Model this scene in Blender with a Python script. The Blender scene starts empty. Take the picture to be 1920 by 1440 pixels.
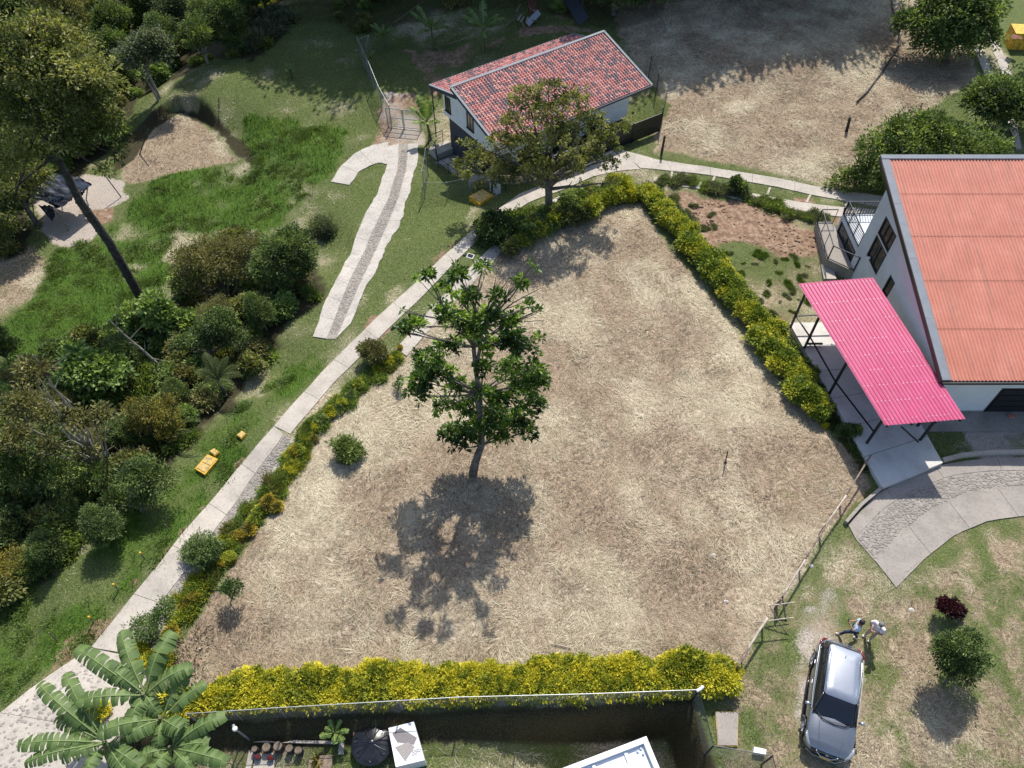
import bpy, math, random
import numpy as np
from mathutils import Vector, Matrix, Euler

S = bpy.context.scene
C = S.collection
rnd = random.Random(7)
rs = np.random.RandomState(11)
R = math.radians

# ------------------------------------------------------------------ camera, sky, sun, exposure
F, PITCH, CH = 1356.0, R(51.5), 30.0
cam = bpy.data.cameras.new('camera'); cam.sensor_width = 36; cam.lens = 36*F/1920
cam.clip_start = 0.5; cam.clip_end = 2000
co = bpy.data.objects.new('camera', cam); C.objects.link(co)
co.location = (0, 0, CH); co.rotation_euler = (R(90)-PITCH, 0, 0); S.camera = co

SUN_EL, SUN_AZ = R(53), R(11)
w = bpy.data.worlds.new('World'); S.world = w; w.use_nodes = True
nt = w.node_tree; bg = nt.nodes['Background']
sky = nt.nodes.new('ShaderNodeTexSky'); sky.sky_type = 'NISHITA'; sky.sun_disc = False
sky.sun_elevation = SUN_EL; sky.sun_rotation = SUN_AZ; sky.air_density = 1.0; sky.dust_density = 1.5
nt.links.new(sky.outputs[0], bg.inputs[0]); bg.inputs[1].default_value = 0.148
sl = bpy.data.lights.new('sun', 'SUN'); sl.energy = 4.8; sl.angle = R(0.5); sl.color = (1, .94, .85)
so = bpy.data.objects.new('sun', sl); C.objects.link(so)
sd_ = Vector((-math.sin(SUN_AZ)*math.cos(SUN_EL), -math.cos(SUN_AZ)*math.cos(SUN_EL), -math.sin(SUN_EL)))
so.rotation_euler = sd_.to_track_quat('-Z', 'Y').to_euler(); so.location = (0, 0, 60)
S.view_settings.view_transform = 'Standard'; S.view_settings.look = 'None'
S.view_settings.exposure = 0.27; S.view_settings.gamma = 1.0; S.view_settings.use_curve_mapping = False
S.render.engine = 'CYCLES'

# ------------------------------------------------------------------ turning photograph pixels into places
sp, cp = math.sin(PITCH), math.cos(PITCH)
def rays(px, py):
    px = np.asarray(px, float); py = np.asarray(py, float)
    dx = px-960; u = -(py-720)
    return np.stack([dx, F*cp+u*sp, -F*sp+u*cp], -1)
def P(px, py, z=0.0):
    d = rays(px, py); t = (z-CH)/d[..., 2]
    r = d*t[..., None]; r[..., 2] += CH
    return r
def PX(px, py, X):
    d = rays(px, py); t = X/d[0]; return Vector((X, d[1]*t, CH+d[2]*t))
def PY(px, py, Y):
    d = rays(px, py); t = Y/d[1]; return Vector((d[0]*t, Y, CH+d[2]*t))
def V(px, py, z=0.0): return Vector(P(px, py, z))

def vnoise(x, y, sc, seed=0):
    x = np.asarray(x, float)/sc+seed*17.3; y = np.asarray(y, float)/sc+seed*9.1
    xi = np.floor(x).astype(np.int64); yi = np.floor(y).astype(np.int64); fx = x-xi; fy = y-yi
    fx = fx*fx*(3-2*fx); fy = fy*fy*(3-2*fy)
    def h(a, b):
        n = (a*374761393+b*668265263+seed*144665) & 0x7fffffff
        n = ((n ^ (n >> 13))*1274126177) & 0x7fffffff
        return ((n ^ (n >> 16)) & 0xffff)/65535.0
    return (h(xi, yi)*(1-fx)+h(xi+1, yi)*fx)*(1-fy)+(h(xi, yi+1)*(1-fx)+h(xi+1, yi+1)*fx)*fy
def fbm(x, y, sc, seed=0, o=4):
    r = 0; a = .5; t = 0
    for i in range(o): r = r+a*vnoise(x, y, sc/(2**i), seed+i*3); t += a; a *= .55
    return r/t
def sstep(a, b, v):
    t = np.clip((v-a)/(b-a), 0, 1); return t*t*(3-2*t)
def polydist(x, y, poly):
    """signed distance to a polygon, positive inside"""
    x = np.asarray(x, float); y = np.asarray(y, float)
    best = np.full(x.shape, 1e9); ins = np.zeros(x.shape, bool); n = len(poly)
    for i in range(n):
        ax, ay = poly[i][:2]; bx, by = poly[(i+1) % n][:2]
        ex, ey = bx-ax, by-ay; L = ex*ex+ey*ey+1e-12
        t = np.clip(((x-ax)*ex+(y-ay)*ey)/L, 0, 1)
        best = np.minimum(best, (x-ax-t*ex)**2+(y-ay-t*ey)**2)
        c = ((ay > y) != (by > y)); xx = ax+(y-ay)*ex/(ey if abs(ey) > 1e-9 else 1e-9)
        ins ^= c & (x < xx)
    d = np.sqrt(best); return np.where(ins, d, -d)

# ------------------------------------------------------------------ relief of the hillside
CT = [(600,1200,0),(900,1200,0),(1300,1200,0),(1500,900,0),(1300,600,0),(1150,450,0),(900,600,0),(800,800,0),(1100,900,0),
 (600,1000,0),(1050,700,0),(1700,1300,0),(1850,1100,.1),(1600,1050,0),(1800,800,0),(1400,1350,0),(1560,1300,0),
 (100,1350,0),(300,1050,0),(520,800,0),(700,620,0),(860,470,0),(1000,380,0),(1250,310,0),(1600,380,-.2),(1400,430,-.1),
 (400,900,-.4),(200,1150,-.3),(450,700,-.9),(150,900,-1.8),(0,1200,-1),(0,1000,-2.2),(640,590,-.3),(740,300,-1.2),(700,400,-1),
 (848,283,-1.3),(925,330,-.35),(1178,240,-.3),(820,350,-.9),(560,450,-1.8),(350,300,-2.4),(350,400,-2.6),(250,430,-2.7),(100,430,-2.7),
 (50,620,-2.6),(300,600,-2.6),(0,0,-6),(250,60,-4.5),(400,-20,-4),(500,150,-1),(600,230,-1.4),(600,60,-.3),(750,150,-.6),(960,40,.6),(1400,60,1.2),(1500,250,.4),
 (1300,200,.3),(1850,250,.4),(1900,50,1),(1700,340,0),(0,250,-5),(150,170,-5),(60,330,-3.5),(1560,560,-.5),(1500,640,-.2)]
_c = np.array([list(P(a, b, z)[:2])+[z] for a, b, z in CT])
TER = [tuple(P(*q)[:2]) for q in ((300,1350,1.3),(355,1335,1.3),(700,1320,1.3),(1000,1308,1.3),(1312,1293,1.3))]
TER[0] = (TER[1][0]-3.2, TER[1][1]-.5)
TER += [(7.75, 4.6), (7.6, -10), (-13.0, -10)]
CUT = [tuple(P(a, b, -2.4)[:2]) for a, b in ((205,330),(240,262),(290,215),(335,196),(372,205),(408,232),(440,268),(478,300),(470,420),(300,470),(190,400))]
def gz(x, y):
    x = np.asarray(x, float); y = np.asarray(y, float)
    num = 0; den = 0
    for cx, cy, cz in _c:
        k = 1/((x-cx)**2+(y-cy)**2+3.0)**2; num = num+k*cz; den = den+k
    z = num/den
    z = z+(fbm(x, y, 6, 5)-.5)*.35*np.clip((np.abs(x+1)-6)/10, .25, 1)
    # cut terrace at the upper left
    d = polydist(x, y, CUT); inside = sstep(-.15, .45, d+ (vnoise(x,y,.8,3)-.5)*.4)
    c0 = P(350, 190, -2.4); wgt = np.exp(-(((x-c0[0])/7.5)**2+((y-c0[1])/5.5)**2)**2)
    z = np.where(d > -20, z*(1-inside*wgt)+(-2.7)*inside*wgt+(1-inside)*wgt*.35, z)
    # excavated lower yard with its earth bank
    d = polydist(x, y, TER)
    z = z-(.8+1.5*sstep(-2.5, 3, x))*sstep(.12, .9, d+(vnoise(x, y, .7, 9)-.5)*.25)
    return z
def G(px, py, dz=0.0):
    d = rays(px, py); z = np.zeros(d.shape[:-1])
    for i in range(14):
        t = (z+dz-CH)/d[..., 2]; z = .4*z+.6*gz(d[..., 0]*t, d[..., 1]*t)
    r = d*t[..., None]; r[..., 2] = z
    return r
def GV(px, py): return Vector(G(px, py))
def poly(pts): return [tuple(q[:2]) for q in G([a for a, b in pts], [b for a, b in pts])]

# ------------------------------------------------------------------ objects and tags
def np_mesh(name, verts, faces, tint=None, smooth=False):
    verts = np.asarray(verts, np.float32); faces = np.asarray(faces, np.int32)
    me = bpy.data.meshes.new(name); k = faces.shape[1]
    me.vertices.add(len(verts)); me.vertices.foreach_set('co', verts.ravel())
    me.loops.add(faces.size); me.loops.foreach_set('vertex_index', faces.ravel())
    me.polygons.add(len(faces)); me.polygons.foreach_set('loop_start', np.arange(0, faces.size, k, dtype=np.int32))
    me.polygons.foreach_set('loop_total', np.full(len(faces), k, np.int32))
    if smooth: me.polygons.foreach_set('use_smooth', np.ones(len(faces), bool))
    if tint is not None:
        at = me.attributes.new('tint', 'FLOAT', 'POINT'); at.data.foreach_set('value', np.asarray(tint, np.float32))
    me.update(calc_edges=True); return me
def root_loc(p):
    v = Vector((0, 0, 0))
    while p is not None: v += Vector(p.location); p = p.parent
    return v
def link(name, me, mat=None, parent=None, kind=None):
    if mat is not None and not me.materials: me.materials.append(mat)
    o = bpy.data.objects.new(name, me); C.objects.link(o); o.parent = parent
    if kind: o['kind'] = kind
    return o
def tag(o, label, cat=None, group=None, kind=None):
    if label: o['label'] = label
    if cat: o['category'] = cat
    if group: o['group'] = group
    if kind: o['kind'] = kind
    return o
def thing(name, label, cat, loc=(0,0,0), rz=0, group=None):
    o = bpy.data.objects.new(name, None); C.objects.link(o); o.location = loc; o.rotation_euler = (0,0,rz)
    o.empty_display_size = .2
    return tag(o, label, cat, group)
def children(o): return [c for c in bpy.data.objects if c.parent == o]
def copy_tree(o, parent=None, kids=None):
    c = o.copy(); C.objects.link(c); c.parent = parent
    for ch in children(o): copy_tree(ch, c)
    return c

class MB:
    """collects shapes for one mesh; world=True means coordinates are scene coordinates"""
    def __init__(s): s.v = []; s.f = []
    def add(s, vs, fs):
        n = len(s.v); s.v += [Vector(q) for q in vs]; s.f += [tuple(i+n for i in f) for f in fs]; return s
    def box(s, c, size, rz=0, rot=None):
        M = rot if rot is not None else Matrix.Rotation(rz, 3, 'Z'); c = Vector(c); h = [q/2 for q in size]
        vs = [c+M@Vector((a*h[0], b*h[1], d*h[2])) for a in (-1,1) for b in (-1,1) for d in (-1,1)]
        return s.add(vs, [(0,1,3,2),(4,6,7,5),(0,4,5,1),(2,3,7,6),(0,2,6,4),(1,5,7,3)])
    def bar(s, a, b, w, h=None, up=Vector((0,0,1))):
        a = Vector(a); b = Vector(b); h = h or w; d = (b-a); L = d.length
        if L < 1e-6: return s
        d.normalize(); x = d.cross(up)
        if x.length < 1e-3: x = d.cross(Vector((0,1,0)))
        x.normalize(); y = x.cross(d)
        vs = [p+x*i*w/2+y*j*h/2 for p in (a, b) for i, j in ((-1,-1),(1,-1),(1,1),(-1,1))]
        return s.add(vs, [(3,2,1,0),(4,5,6,7),(0,1,5,4),(1,2,6,5),(2,3,7,6),(3,0,4,7)])
    def tube(s, pts, rad, n=6, cap=True):
        pts = [Vector(q) for q in pts]; rad = rad if hasattr(rad, '__len__') else [rad]*len(pts)
        base = len(s.v); px = None
        for i, q in enumerate(pts):
            d = (pts[min(i+1, len(pts)-1)]-pts[max(i-1, 0)]).normalized()
            x = (px - d*px.dot(d)) if px is not None else d.orthogonal()
            if x.length < 1e-4: x = d.orthogonal()
            x.normalize(); px = x; y = d.cross(x)
            for k in range(n):
                a = 2*math.pi*k/n; s.v.append(q+(x*math.cos(a)+y*math.sin(a))*rad[i])
        for i in range(len(pts)-1):
            for k in range(n):
                a = base+i*n+k; b = base+i*n+(k+1) % n; s.f.append((a, b, b+n, a+n))
        if cap:
            s.f.append(tuple(base+k for k in reversed(range(n)))); e = base+(len(pts)-1)*n; s.f.append(tuple(e+k for k in range(n)))
        return s
    def lathe(s, c, prof, n=24):
        c = Vector(c); base = len(s.v)
        for r_, z in prof:
            for k in range(n):
                a = 2*math.pi*k/n; s.v.append(c+Vector((r_*math.cos(a), r_*math.sin(a), z)))
        for i in range(len(prof)-1):
            for k in range(n):
                a = base+i*n+k; b = base+i*n+(k+1) % n; s.f.append((a, b, b+n, a+n))
        s.f.append(tuple(base+k for k in reversed(range(n)))); e = base+(len(prof)-1)*n; s.f.append(tuple(e+k for k in range(n)))
        return s
    def prism(s, poly, z0, z1):
        n = len(poly); A = sum(poly[i][0]*poly[(i+1)%n][1]-poly[(i+1)%n][0]*poly[i][1] for i in range(n))
        if A < 0: poly = list(reversed(poly))
        f0 = z0 if callable(z0) else (lambda x, y: z0); f1 = z1 if callable(z1) else (lambda x, y: z1)
        vs = [(x, y, f0(x, y)) for x, y in poly]+[(x, y, f1(x, y)) for x, y in poly]
        fs = [tuple(reversed(range(n))), tuple(range(n, 2*n))]+[(i, (i+1) % n, n+(i+1) % n, n+i) for i in range(n)]
        return s.add(vs, fs)
    def build(s, name, mat, parent=None, world=True, kind=None, smooth=False, bevel=0):
        off = root_loc(parent) if world else Vector((0,0,0))
        me = bpy.data.meshes.new(name); me.from_pydata([tuple(q-off) for q in s.v], [], s.f)
        me.materials.append(mat)
        if smooth:
            for p in me.polygons: p.use_smooth = True
        me.update(); o = bpy.data.objects.new(name, me); C.objects.link(o); o.parent = parent
        if kind: o['kind'] = kind
        if bevel:
            b = o.modifiers.new('bevel', 'BEVEL'); b.width = bevel; b.segments = 2; b.limit_method = 'ANGLE'
        return o

# ------------------------------------------------------------------ materials
def new_mat(name):
    m = bpy.data.materials.new(name); m.use_nodes = True; t = m.node_tree
    return m, t, t.nodes['Principled BSDF']
def N(t, typ, **kw):
    n = t.nodes.new(typ)
    for k, v in kw.items():
        if k in n.inputs.keys() if isinstance(k, str) else False: n.inputs[k].default_value = v
        else: setattr(n, k, v)
    return n
def ramp(t, src, stops):
    r = t.nodes.new('ShaderNodeValToRGB'); e = r.color_ramp.elements
    while len(e) > 1: e.remove(e[-1])
    e[0].position = stops[0][0]; e[0].color = (*stops[0][1], 1)
    for p_, c in stops[1:]:
        q = e.new(p_); q.color = (*c, 1)
    t.links.new(src, r.inputs[0]); return r.outputs[0]
def noise(t, scale, detail=4, rough=.6, coord=None, dist=0):
    n = t.nodes.new('ShaderNodeTexNoise'); n.inputs['Scale'].default_value = scale
    n.inputs['Detail'].default_value = detail; n.inputs['Roughness'].default_value = rough; n.inputs['Distortion'].default_value = dist
    if coord is None:
        tc = t.nodes.new('ShaderNodeTexCoord'); coord = tc.outputs['Object']
    t.links.new(coord, n.inputs['Vector']); return n.outputs['Fac']
def mixc(t, fac, a, b, mode='MIX'):
    m = t.nodes.new('ShaderNodeMix'); m.data_type = 'RGBA'; m.blend_type = mode
    for i, v in ((0, fac), (6, a), (7, b)):
        if isinstance(v, (int, float)): m.inputs[i].default_value = v
        elif isinstance(v, tuple): m.inputs[i].default_value = (*v, 1)
        else: t.links.new(v, m.inputs[i])
    return m.outputs[2]
def mathn(t, op, a, b=0.0):
    m = t.nodes.new('ShaderNodeMath'); m.operation = op
    for i, v in ((0, a), (1, b)):
        if isinstance(v, (int, float)): m.inputs[i].default_value = v
        else: t.links.new(v, m.inputs[i])
    return m.outputs[0]
def bump(t, bs, h, strength=.3, dist=.02):
    b = t.nodes.new('ShaderNodeBump'); b.inputs['Strength'].default_value = strength; b.inputs['Distance'].default_value = dist
    t.links.new(h, b.inputs['Height']); t.links.new(b.outputs[0], bs.inputs['Normal'])
def simple(name, col, rough=.6, metal=0, var=.15, sc=3, bumpy=0, spec=.5, coat=0):
    m, t, b = new_mat(name)
    f = noise(t, sc, 5, .65)
    dark = tuple(c*(1-var*2) for c in col); lite = tuple(min(1, c*(1+var)) for c in col)
    t.links.new(ramp(t, f, [(.3, dark), (.7, lite)]), b.inputs['Base Color'])
    b.inputs['Roughness'].default_value = rough; b.inputs['Metallic'].default_value = metal
    b.inputs['Specular IOR Level'].default_value = spec; b.inputs['Coat Weight'].default_value = coat
    if bumpy: bump(t, b, noise(t, sc*8, 4, .7), bumpy, .02)
    return m
def attr(t, name):
    a = t.nodes.new('ShaderNodeAttribute'); a.attribute_name = name; return a
def foliage(name, stops, rough=.55, trans=.42, spec=.35):
    m, t, b = new_mat(name)
    a = attr(t, 'tint').outputs['Fac']
    col = ramp(t, a, stops)
    col2 = mixc(t, mathn(t, 'MULTIPLY', noise(t, 1.3, 2), .5), col, mixc(t, 1.0, col, (.75, .8, .7), 'MULTIPLY'))
    t.links.new(col2, b.inputs['Base Color']); b.inputs['Roughness'].default_value = rough
    b.inputs['Specular IOR Level'].default_value = spec
    tr = t.nodes.new('ShaderNodeBsdfTranslucent'); t.links.new(mixc(t, 1.0, col2, (1.0, 1.0, .45), 'MULTIPLY'), tr.inputs[0])
    mx = t.nodes.new('ShaderNodeMixShader'); mx.inputs[0].default_value = trans
    out = t.nodes['Material Output']; t.links.new(b.outputs[0], mx.inputs[1]); t.links.new(tr.outputs[0], mx.inputs[2]); t.links.new(mx.outputs[0], out.inputs[0])
    return m
def concrete(name, col, dirt=(.16,.13,.10), amt=.5, sc=1.0):
    m, t, b = new_mat(name)
    tc = t.nodes.new('ShaderNodeNewGeometry').outputs['Position']
    f1 = noise(t, .9*sc, 6, .62, tc); f2 = noise(t, 9*sc, 5, .7, tc); f3 = noise(t, 60, 3, .6, tc)
    c = ramp(t, f1, [(.25, tuple(q*.72 for q in col)), (.5, col), (.75, tuple(min(1, q*1.16) for q in col))])
    c = mixc(t, mathn(t, 'MULTIPLY', ramp(t, f2, [(.52, (0,0,0)), (.72, (1,1,1))]), amt), c, dirt)
    c = mixc(t, .35, c, ramp(t, f3, [(.3, (.25,.25,.25)), (.7, (.9,.9,.9))]), 'OVERLAY')
    t.links.new(c, b.inputs['Base Color']); b.inputs['Roughness'].default_value = .9
    bump(t, b, f2, .35, .02)
    return m
M = {}
M['concrete'] = concrete('pale_concrete', (.40,.365,.32), amt=.65)
M['concrete_grey'] = concrete('grey_concrete', (.27,.245,.22), dirt=(.10,.085,.07), amt=.6)
M['slab'] = concrete('smooth_slab_concrete', (.52,.51,.48), dirt=(.3,.29,.27), amt=.3)
M['cobble'] = simple('cobble_stone', (.27,.245,.22), .85, var=.3, sc=5, bumpy=.4)
M['wall'] = simple('white_wall_paint', (.74,.76,.78), .8, var=.05, sc=1.2, bumpy=.08)
M['grey_wall'] = simple('light_grey_wall_paint', (.55,.59,.64), .8, var=.05, sc=1.2, bumpy=.06)
M['dark_wall'] = simple('charcoal_wall_paint', (.045,.05,.065), .8, var=.1, sc=2)
M['flash'] = simple('grey_roof_flashing', (.19,.21,.24), .7, .0, var=.08, sc=2)
M['black'] = simple('black_paint', (.012,.013,.016), .45, var=.1)
M['dark_metal'] = simple('dark_steel', (.03,.033,.045), .45, .5, var=.1)
M['galv'] = simple('galvanised_wire', (.33,.36,.38), .5, .6, var=.1)
M['white'] = simple('white_metal', (.82,.83,.85), .4, .0, var=.05)
M['tin'] = simple('white_tin', (.62,.68,.75), .35, .4, var=.08, sc=2)
M['yellow'] = simple('yellow_utility_paint', (.72,.42,.035), .7, var=.35, sc=6, bumpy=.2)
M['rust'] = simple('red_brown_rust', (.17,.06,.04), .85, var=.35, sc=6)
M['soil'] = simple('red_brown_soil', (.27,.18,.12), .95, var=.3, sc=2, bumpy=.6)
M['bark'] = simple('grey_bark', (.16,.14,.12), .95, var=.4, sc=4, bumpy=.6)
M['darkbark'] = simple('dark_bark', (.055,.05,.045), .95, var=.4, sc=3, bumpy=.7)
M['palebark'] = simple('pale_bark', (.27,.25,.21), .9, var=.3, sc=5, bumpy=.4)
M['wood'] = simple('weathered_wood', (.23,.18,.135), .9, var=.35, sc=5, bumpy=.4)
M['palewood'] = simple('pale_split_wood', (.46,.40,.33), .85, var=.25, sc=5, bumpy=.3)
M['glass'] = simple('dark_window_glass', (.02,.024,.03), .06, 0, var=.2, spec=.8)
def leafm(k, name, *cols, **kw):
    n = len(cols)
    if k in ('l_dark','l_mid','l_olive','l_brown','l_magnolia','l_lime','g_green'): cols = tuple(tuple(min(.6, q*1.85) for q in c) for c in cols)
    M[k] = foliage(name, [(i/(n-1), c) for i, c in enumerate(cols)], **kw)
leafm('l_dark', 'dark_green_leaves', (.018,.032,.013), (.045,.073,.024), (.095,.135,.042), (.17,.22,.075))
leafm('l_mid', 'mid_green_leaves', (.03,.052,.016), (.075,.112,.032), (.14,.185,.055), (.24,.29,.10))
leafm('l_olive', 'olive_leaves', (.035,.045,.014), (.085,.10,.032), (.15,.165,.055), (.25,.24,.10))
leafm('l_magnolia', 'glossy_green_leaves', (.016,.036,.011), (.04,.078,.02), (.08,.14,.03), (.18,.26,.045), rough=.35, spec=.5)
leafm('l_brown', 'brown_green_leaves', (.05,.048,.022), (.09,.09,.036), (.13,.14,.05), (.24,.20,.09))
leafm('l_yellow', 'golden_hedge_leaves', (.17,.22,.03), (.42,.43,.035), (.62,.57,.045), (.76,.68,.07), trans=.35)
leafm('l_yg', 'yellow_green_leaves', (.13,.19,.03), (.27,.34,.04), (.43,.46,.05), (.62,.58,.07), trans=.3)
leafm('l_orange', 'golden_brown_leaves', (.10,.10,.025), (.26,.23,.04), (.46,.36,.045), (.60,.48,.07), trans=.3)
leafm('l_lime', 'light_green_leaves', (.05,.085,.022), (.10,.15,.04), (.17,.24,.07), (.26,.33,.11))
leafm('l_silver', 'grey_green_leaves', (.06,.085,.05), (.13,.16,.10), (.22,.26,.17), (.34,.37,.27))
leafm('l_var', 'variegated_leaves', (.06,.12,.03), (.14,.24,.06), (.30,.37,.16), (.6,.62,.45))
leafm('l_burg', 'burgundy_leaves', (.012,.003,.006), (.035,.008,.014), (.07,.012,.022), (.11,.02,.03))
leafm('l_banana', 'banana_leaf', (.05,.095,.03), (.10,.165,.05), (.16,.235,.08), (.27,.36,.14), rough=.55, spec=.3, trans=.3)
leafm('l_fern', 'fern_frond', (.04,.065,.015), (.08,.12,.03), (.16,.19,.06), (.38,.40,.20), trans=.3)
leafm('g_green', 'green_grass_blades', (.025,.045,.010), (.06,.095,.022), (.11,.155,.035), (.24,.26,.09), trans=.3)
leafm('g_lush', 'lush_grass_blades', (.022,.05,.008), (.055,.11,.014), (.11,.18,.022), (.24,.31,.06), trans=.35)
leafm('g_tuss', 'bright_tussock_blades', (.04,.085,.014), (.085,.16,.026), (.15,.24,.045), (.28,.36,.09), trans=.35)
leafm('g_straw', 'dry_cut_grass', (.12,.10,.07), (.33,.27,.19), (.56,.485,.36), (.76,.71,.57), trans=.15, rough=.8, spec=.2)
# ------------------------------------------------------------------ what grows where (masks in ground coordinates)
Z = {
 'plot': poly([(1195,385),(1230,440),(1330,560),(1430,690),(1540,800),(1600,860),(1625,900),(1560,990),(1500,1085),(1450,1150),(1395,1240),(1310,1300),(300,1345),(330,1240),(400,1110),(480,1010),(535,940),(575,850),(680,740),(760,650),(830,560),(920,470),(1010,440),(1120,390)]),
 'plot2': poly([(1225,150),(1232,285),(1330,300),(1500,330),(1600,345),(1680,230),(1760,200),(1830,150),(1790,60),(1690,-40),(1180,-60),(1160,60)]),
 'lawn': poly([(1400,1240),(1500,1100),(1590,985),(1680,1100),(1780,990),(1980,960),(2050,1500),(1340,1500),(1345,1300)]),
 'yard': poly([(300,1385),(700,1375),(1300,1320),(1380,1500),(250,1500)]),
 'cutfloor': poly([(245,300),(300,225),(345,215),(400,250),(440,300),(330,322),(245,345),(220,330)]),
 'cutbank': poly([(205,330),(240,255),(290,205),(335,182),(375,192),(415,222),(450,262),(490,300),(470,310),(430,280),(390,235),(335,214),(292,240),(250,300)]),
 'lushA': poly([(290,345),(330,320),(440,310),(470,300),(450,225),(560,230),(640,250),(620,330),(560,390),(500,430),(350,440),(300,560),(230,620),(60,700),(-30,640),(60,560),(100,470),(170,460),(235,400)]),
 'drypatchA': poly([(-60,470),(60,460),(95,500),(60,560),(-60,640)]),
 'lushB': poly([(300,930),(420,760),(560,690),(640,650),(560,760),(430,900),(300,1050),(180,1200),(40,1310),(-60,1320),(-60,1150)]),
 'greenstrip': poly([(520,470),(640,340),(720,300),(700,400),(620,560),(570,640),(600,660),(560,720),(470,760),(480,600)]),
 'greenT': poly([(790,330),(930,330),(920,380),(800,500),(700,600),(660,605),(700,520),(765,390)]),
 'tarp': poly([(165,325),(232,335),(236,370),(200,410),(165,460),(110,465),(80,440),(60,380),(120,330)]),
 'tarpsoil': poly([(160,395),(215,385),(215,410),(185,425),(165,415)]),
 'mound': poly([(1258,368),(1300,358),(1400,378),(1480,405),(1560,440),(1560,480),(1490,490),(1380,460),(1330,480),(1290,450),(1270,410)]),
 'garden': poly([(1215,345),(1640,400),(1560,520),(1480,620),(1540,740),(1500,720),(1330,520),(1230,400)]),
 'soil1': poly([(770,100),(1010,60),(1120,60),(1050,20),(900,110),(870,150),(800,180),(700,210),(790,235),(820,200)]),
 'gatepath': poly([(720,170),(800,185),(800,235),(785,290),(700,300),(715,230)]),
 'gravel': poly([(1700,795),(1840,790),(1990,800),(1990,850),(1770,862)]),
 'gravelgrass': poly([(1690,790),(1990,765),(1990,855),(1765,866)]),
 'track': poly([(1585,1000),(1640,1060),(1590,1110),(1575,1160),(1600,1240),(1630,1330),(1600,1480),(1500,1480),(1500,1300),(1520,1200),(1515,1140),(1535,1085)]),
 'verge': poly([(430,900),(520,790),(700,600),(880,420),(990,355),(1000,365),(890,440),(720,620),(530,830),(330,1080),(190,1240),(60,1330),(20,1310),(150,1210),(290,1060)]),
 'forest': poly([(-200,-60),(560,-60),(530,60),(480,110),(400,110),(330,150),(255,185),(230,260),(150,330),(60,330),(50,470),(-200,520)]),
 'thicket': poly([(-100,700),(60,680),(180,640),(250,590),(330,560),(360,470),(450,440),(590,470),(600,560),(520,640),(450,760),(360,830),(300,900),(180,960),(130,1060),(60,1120),(-100,1180)]),
 'rearwood': poly([(560,-60),(1260,-60),(1250,40),(1150,60),(980,20),(820,30),(700,60),(560,40)]),
 'bank': TER,
 'rightgreen': poly([(1830,-20),(2000,-40),(2000,300),(1910,300),(1890,150),(1860,70)]),
 'roadside': poly([(1232,300),(1400,330),(1645,375),(1650,350),(1500,335),(1330,300),(1235,285)]),
 'house1side': poly([(800,300),(900,300),(900,340),(1180,250),(1235,150),(1245,210),(1180,300),(900,370),(800,400)]),
}
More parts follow.
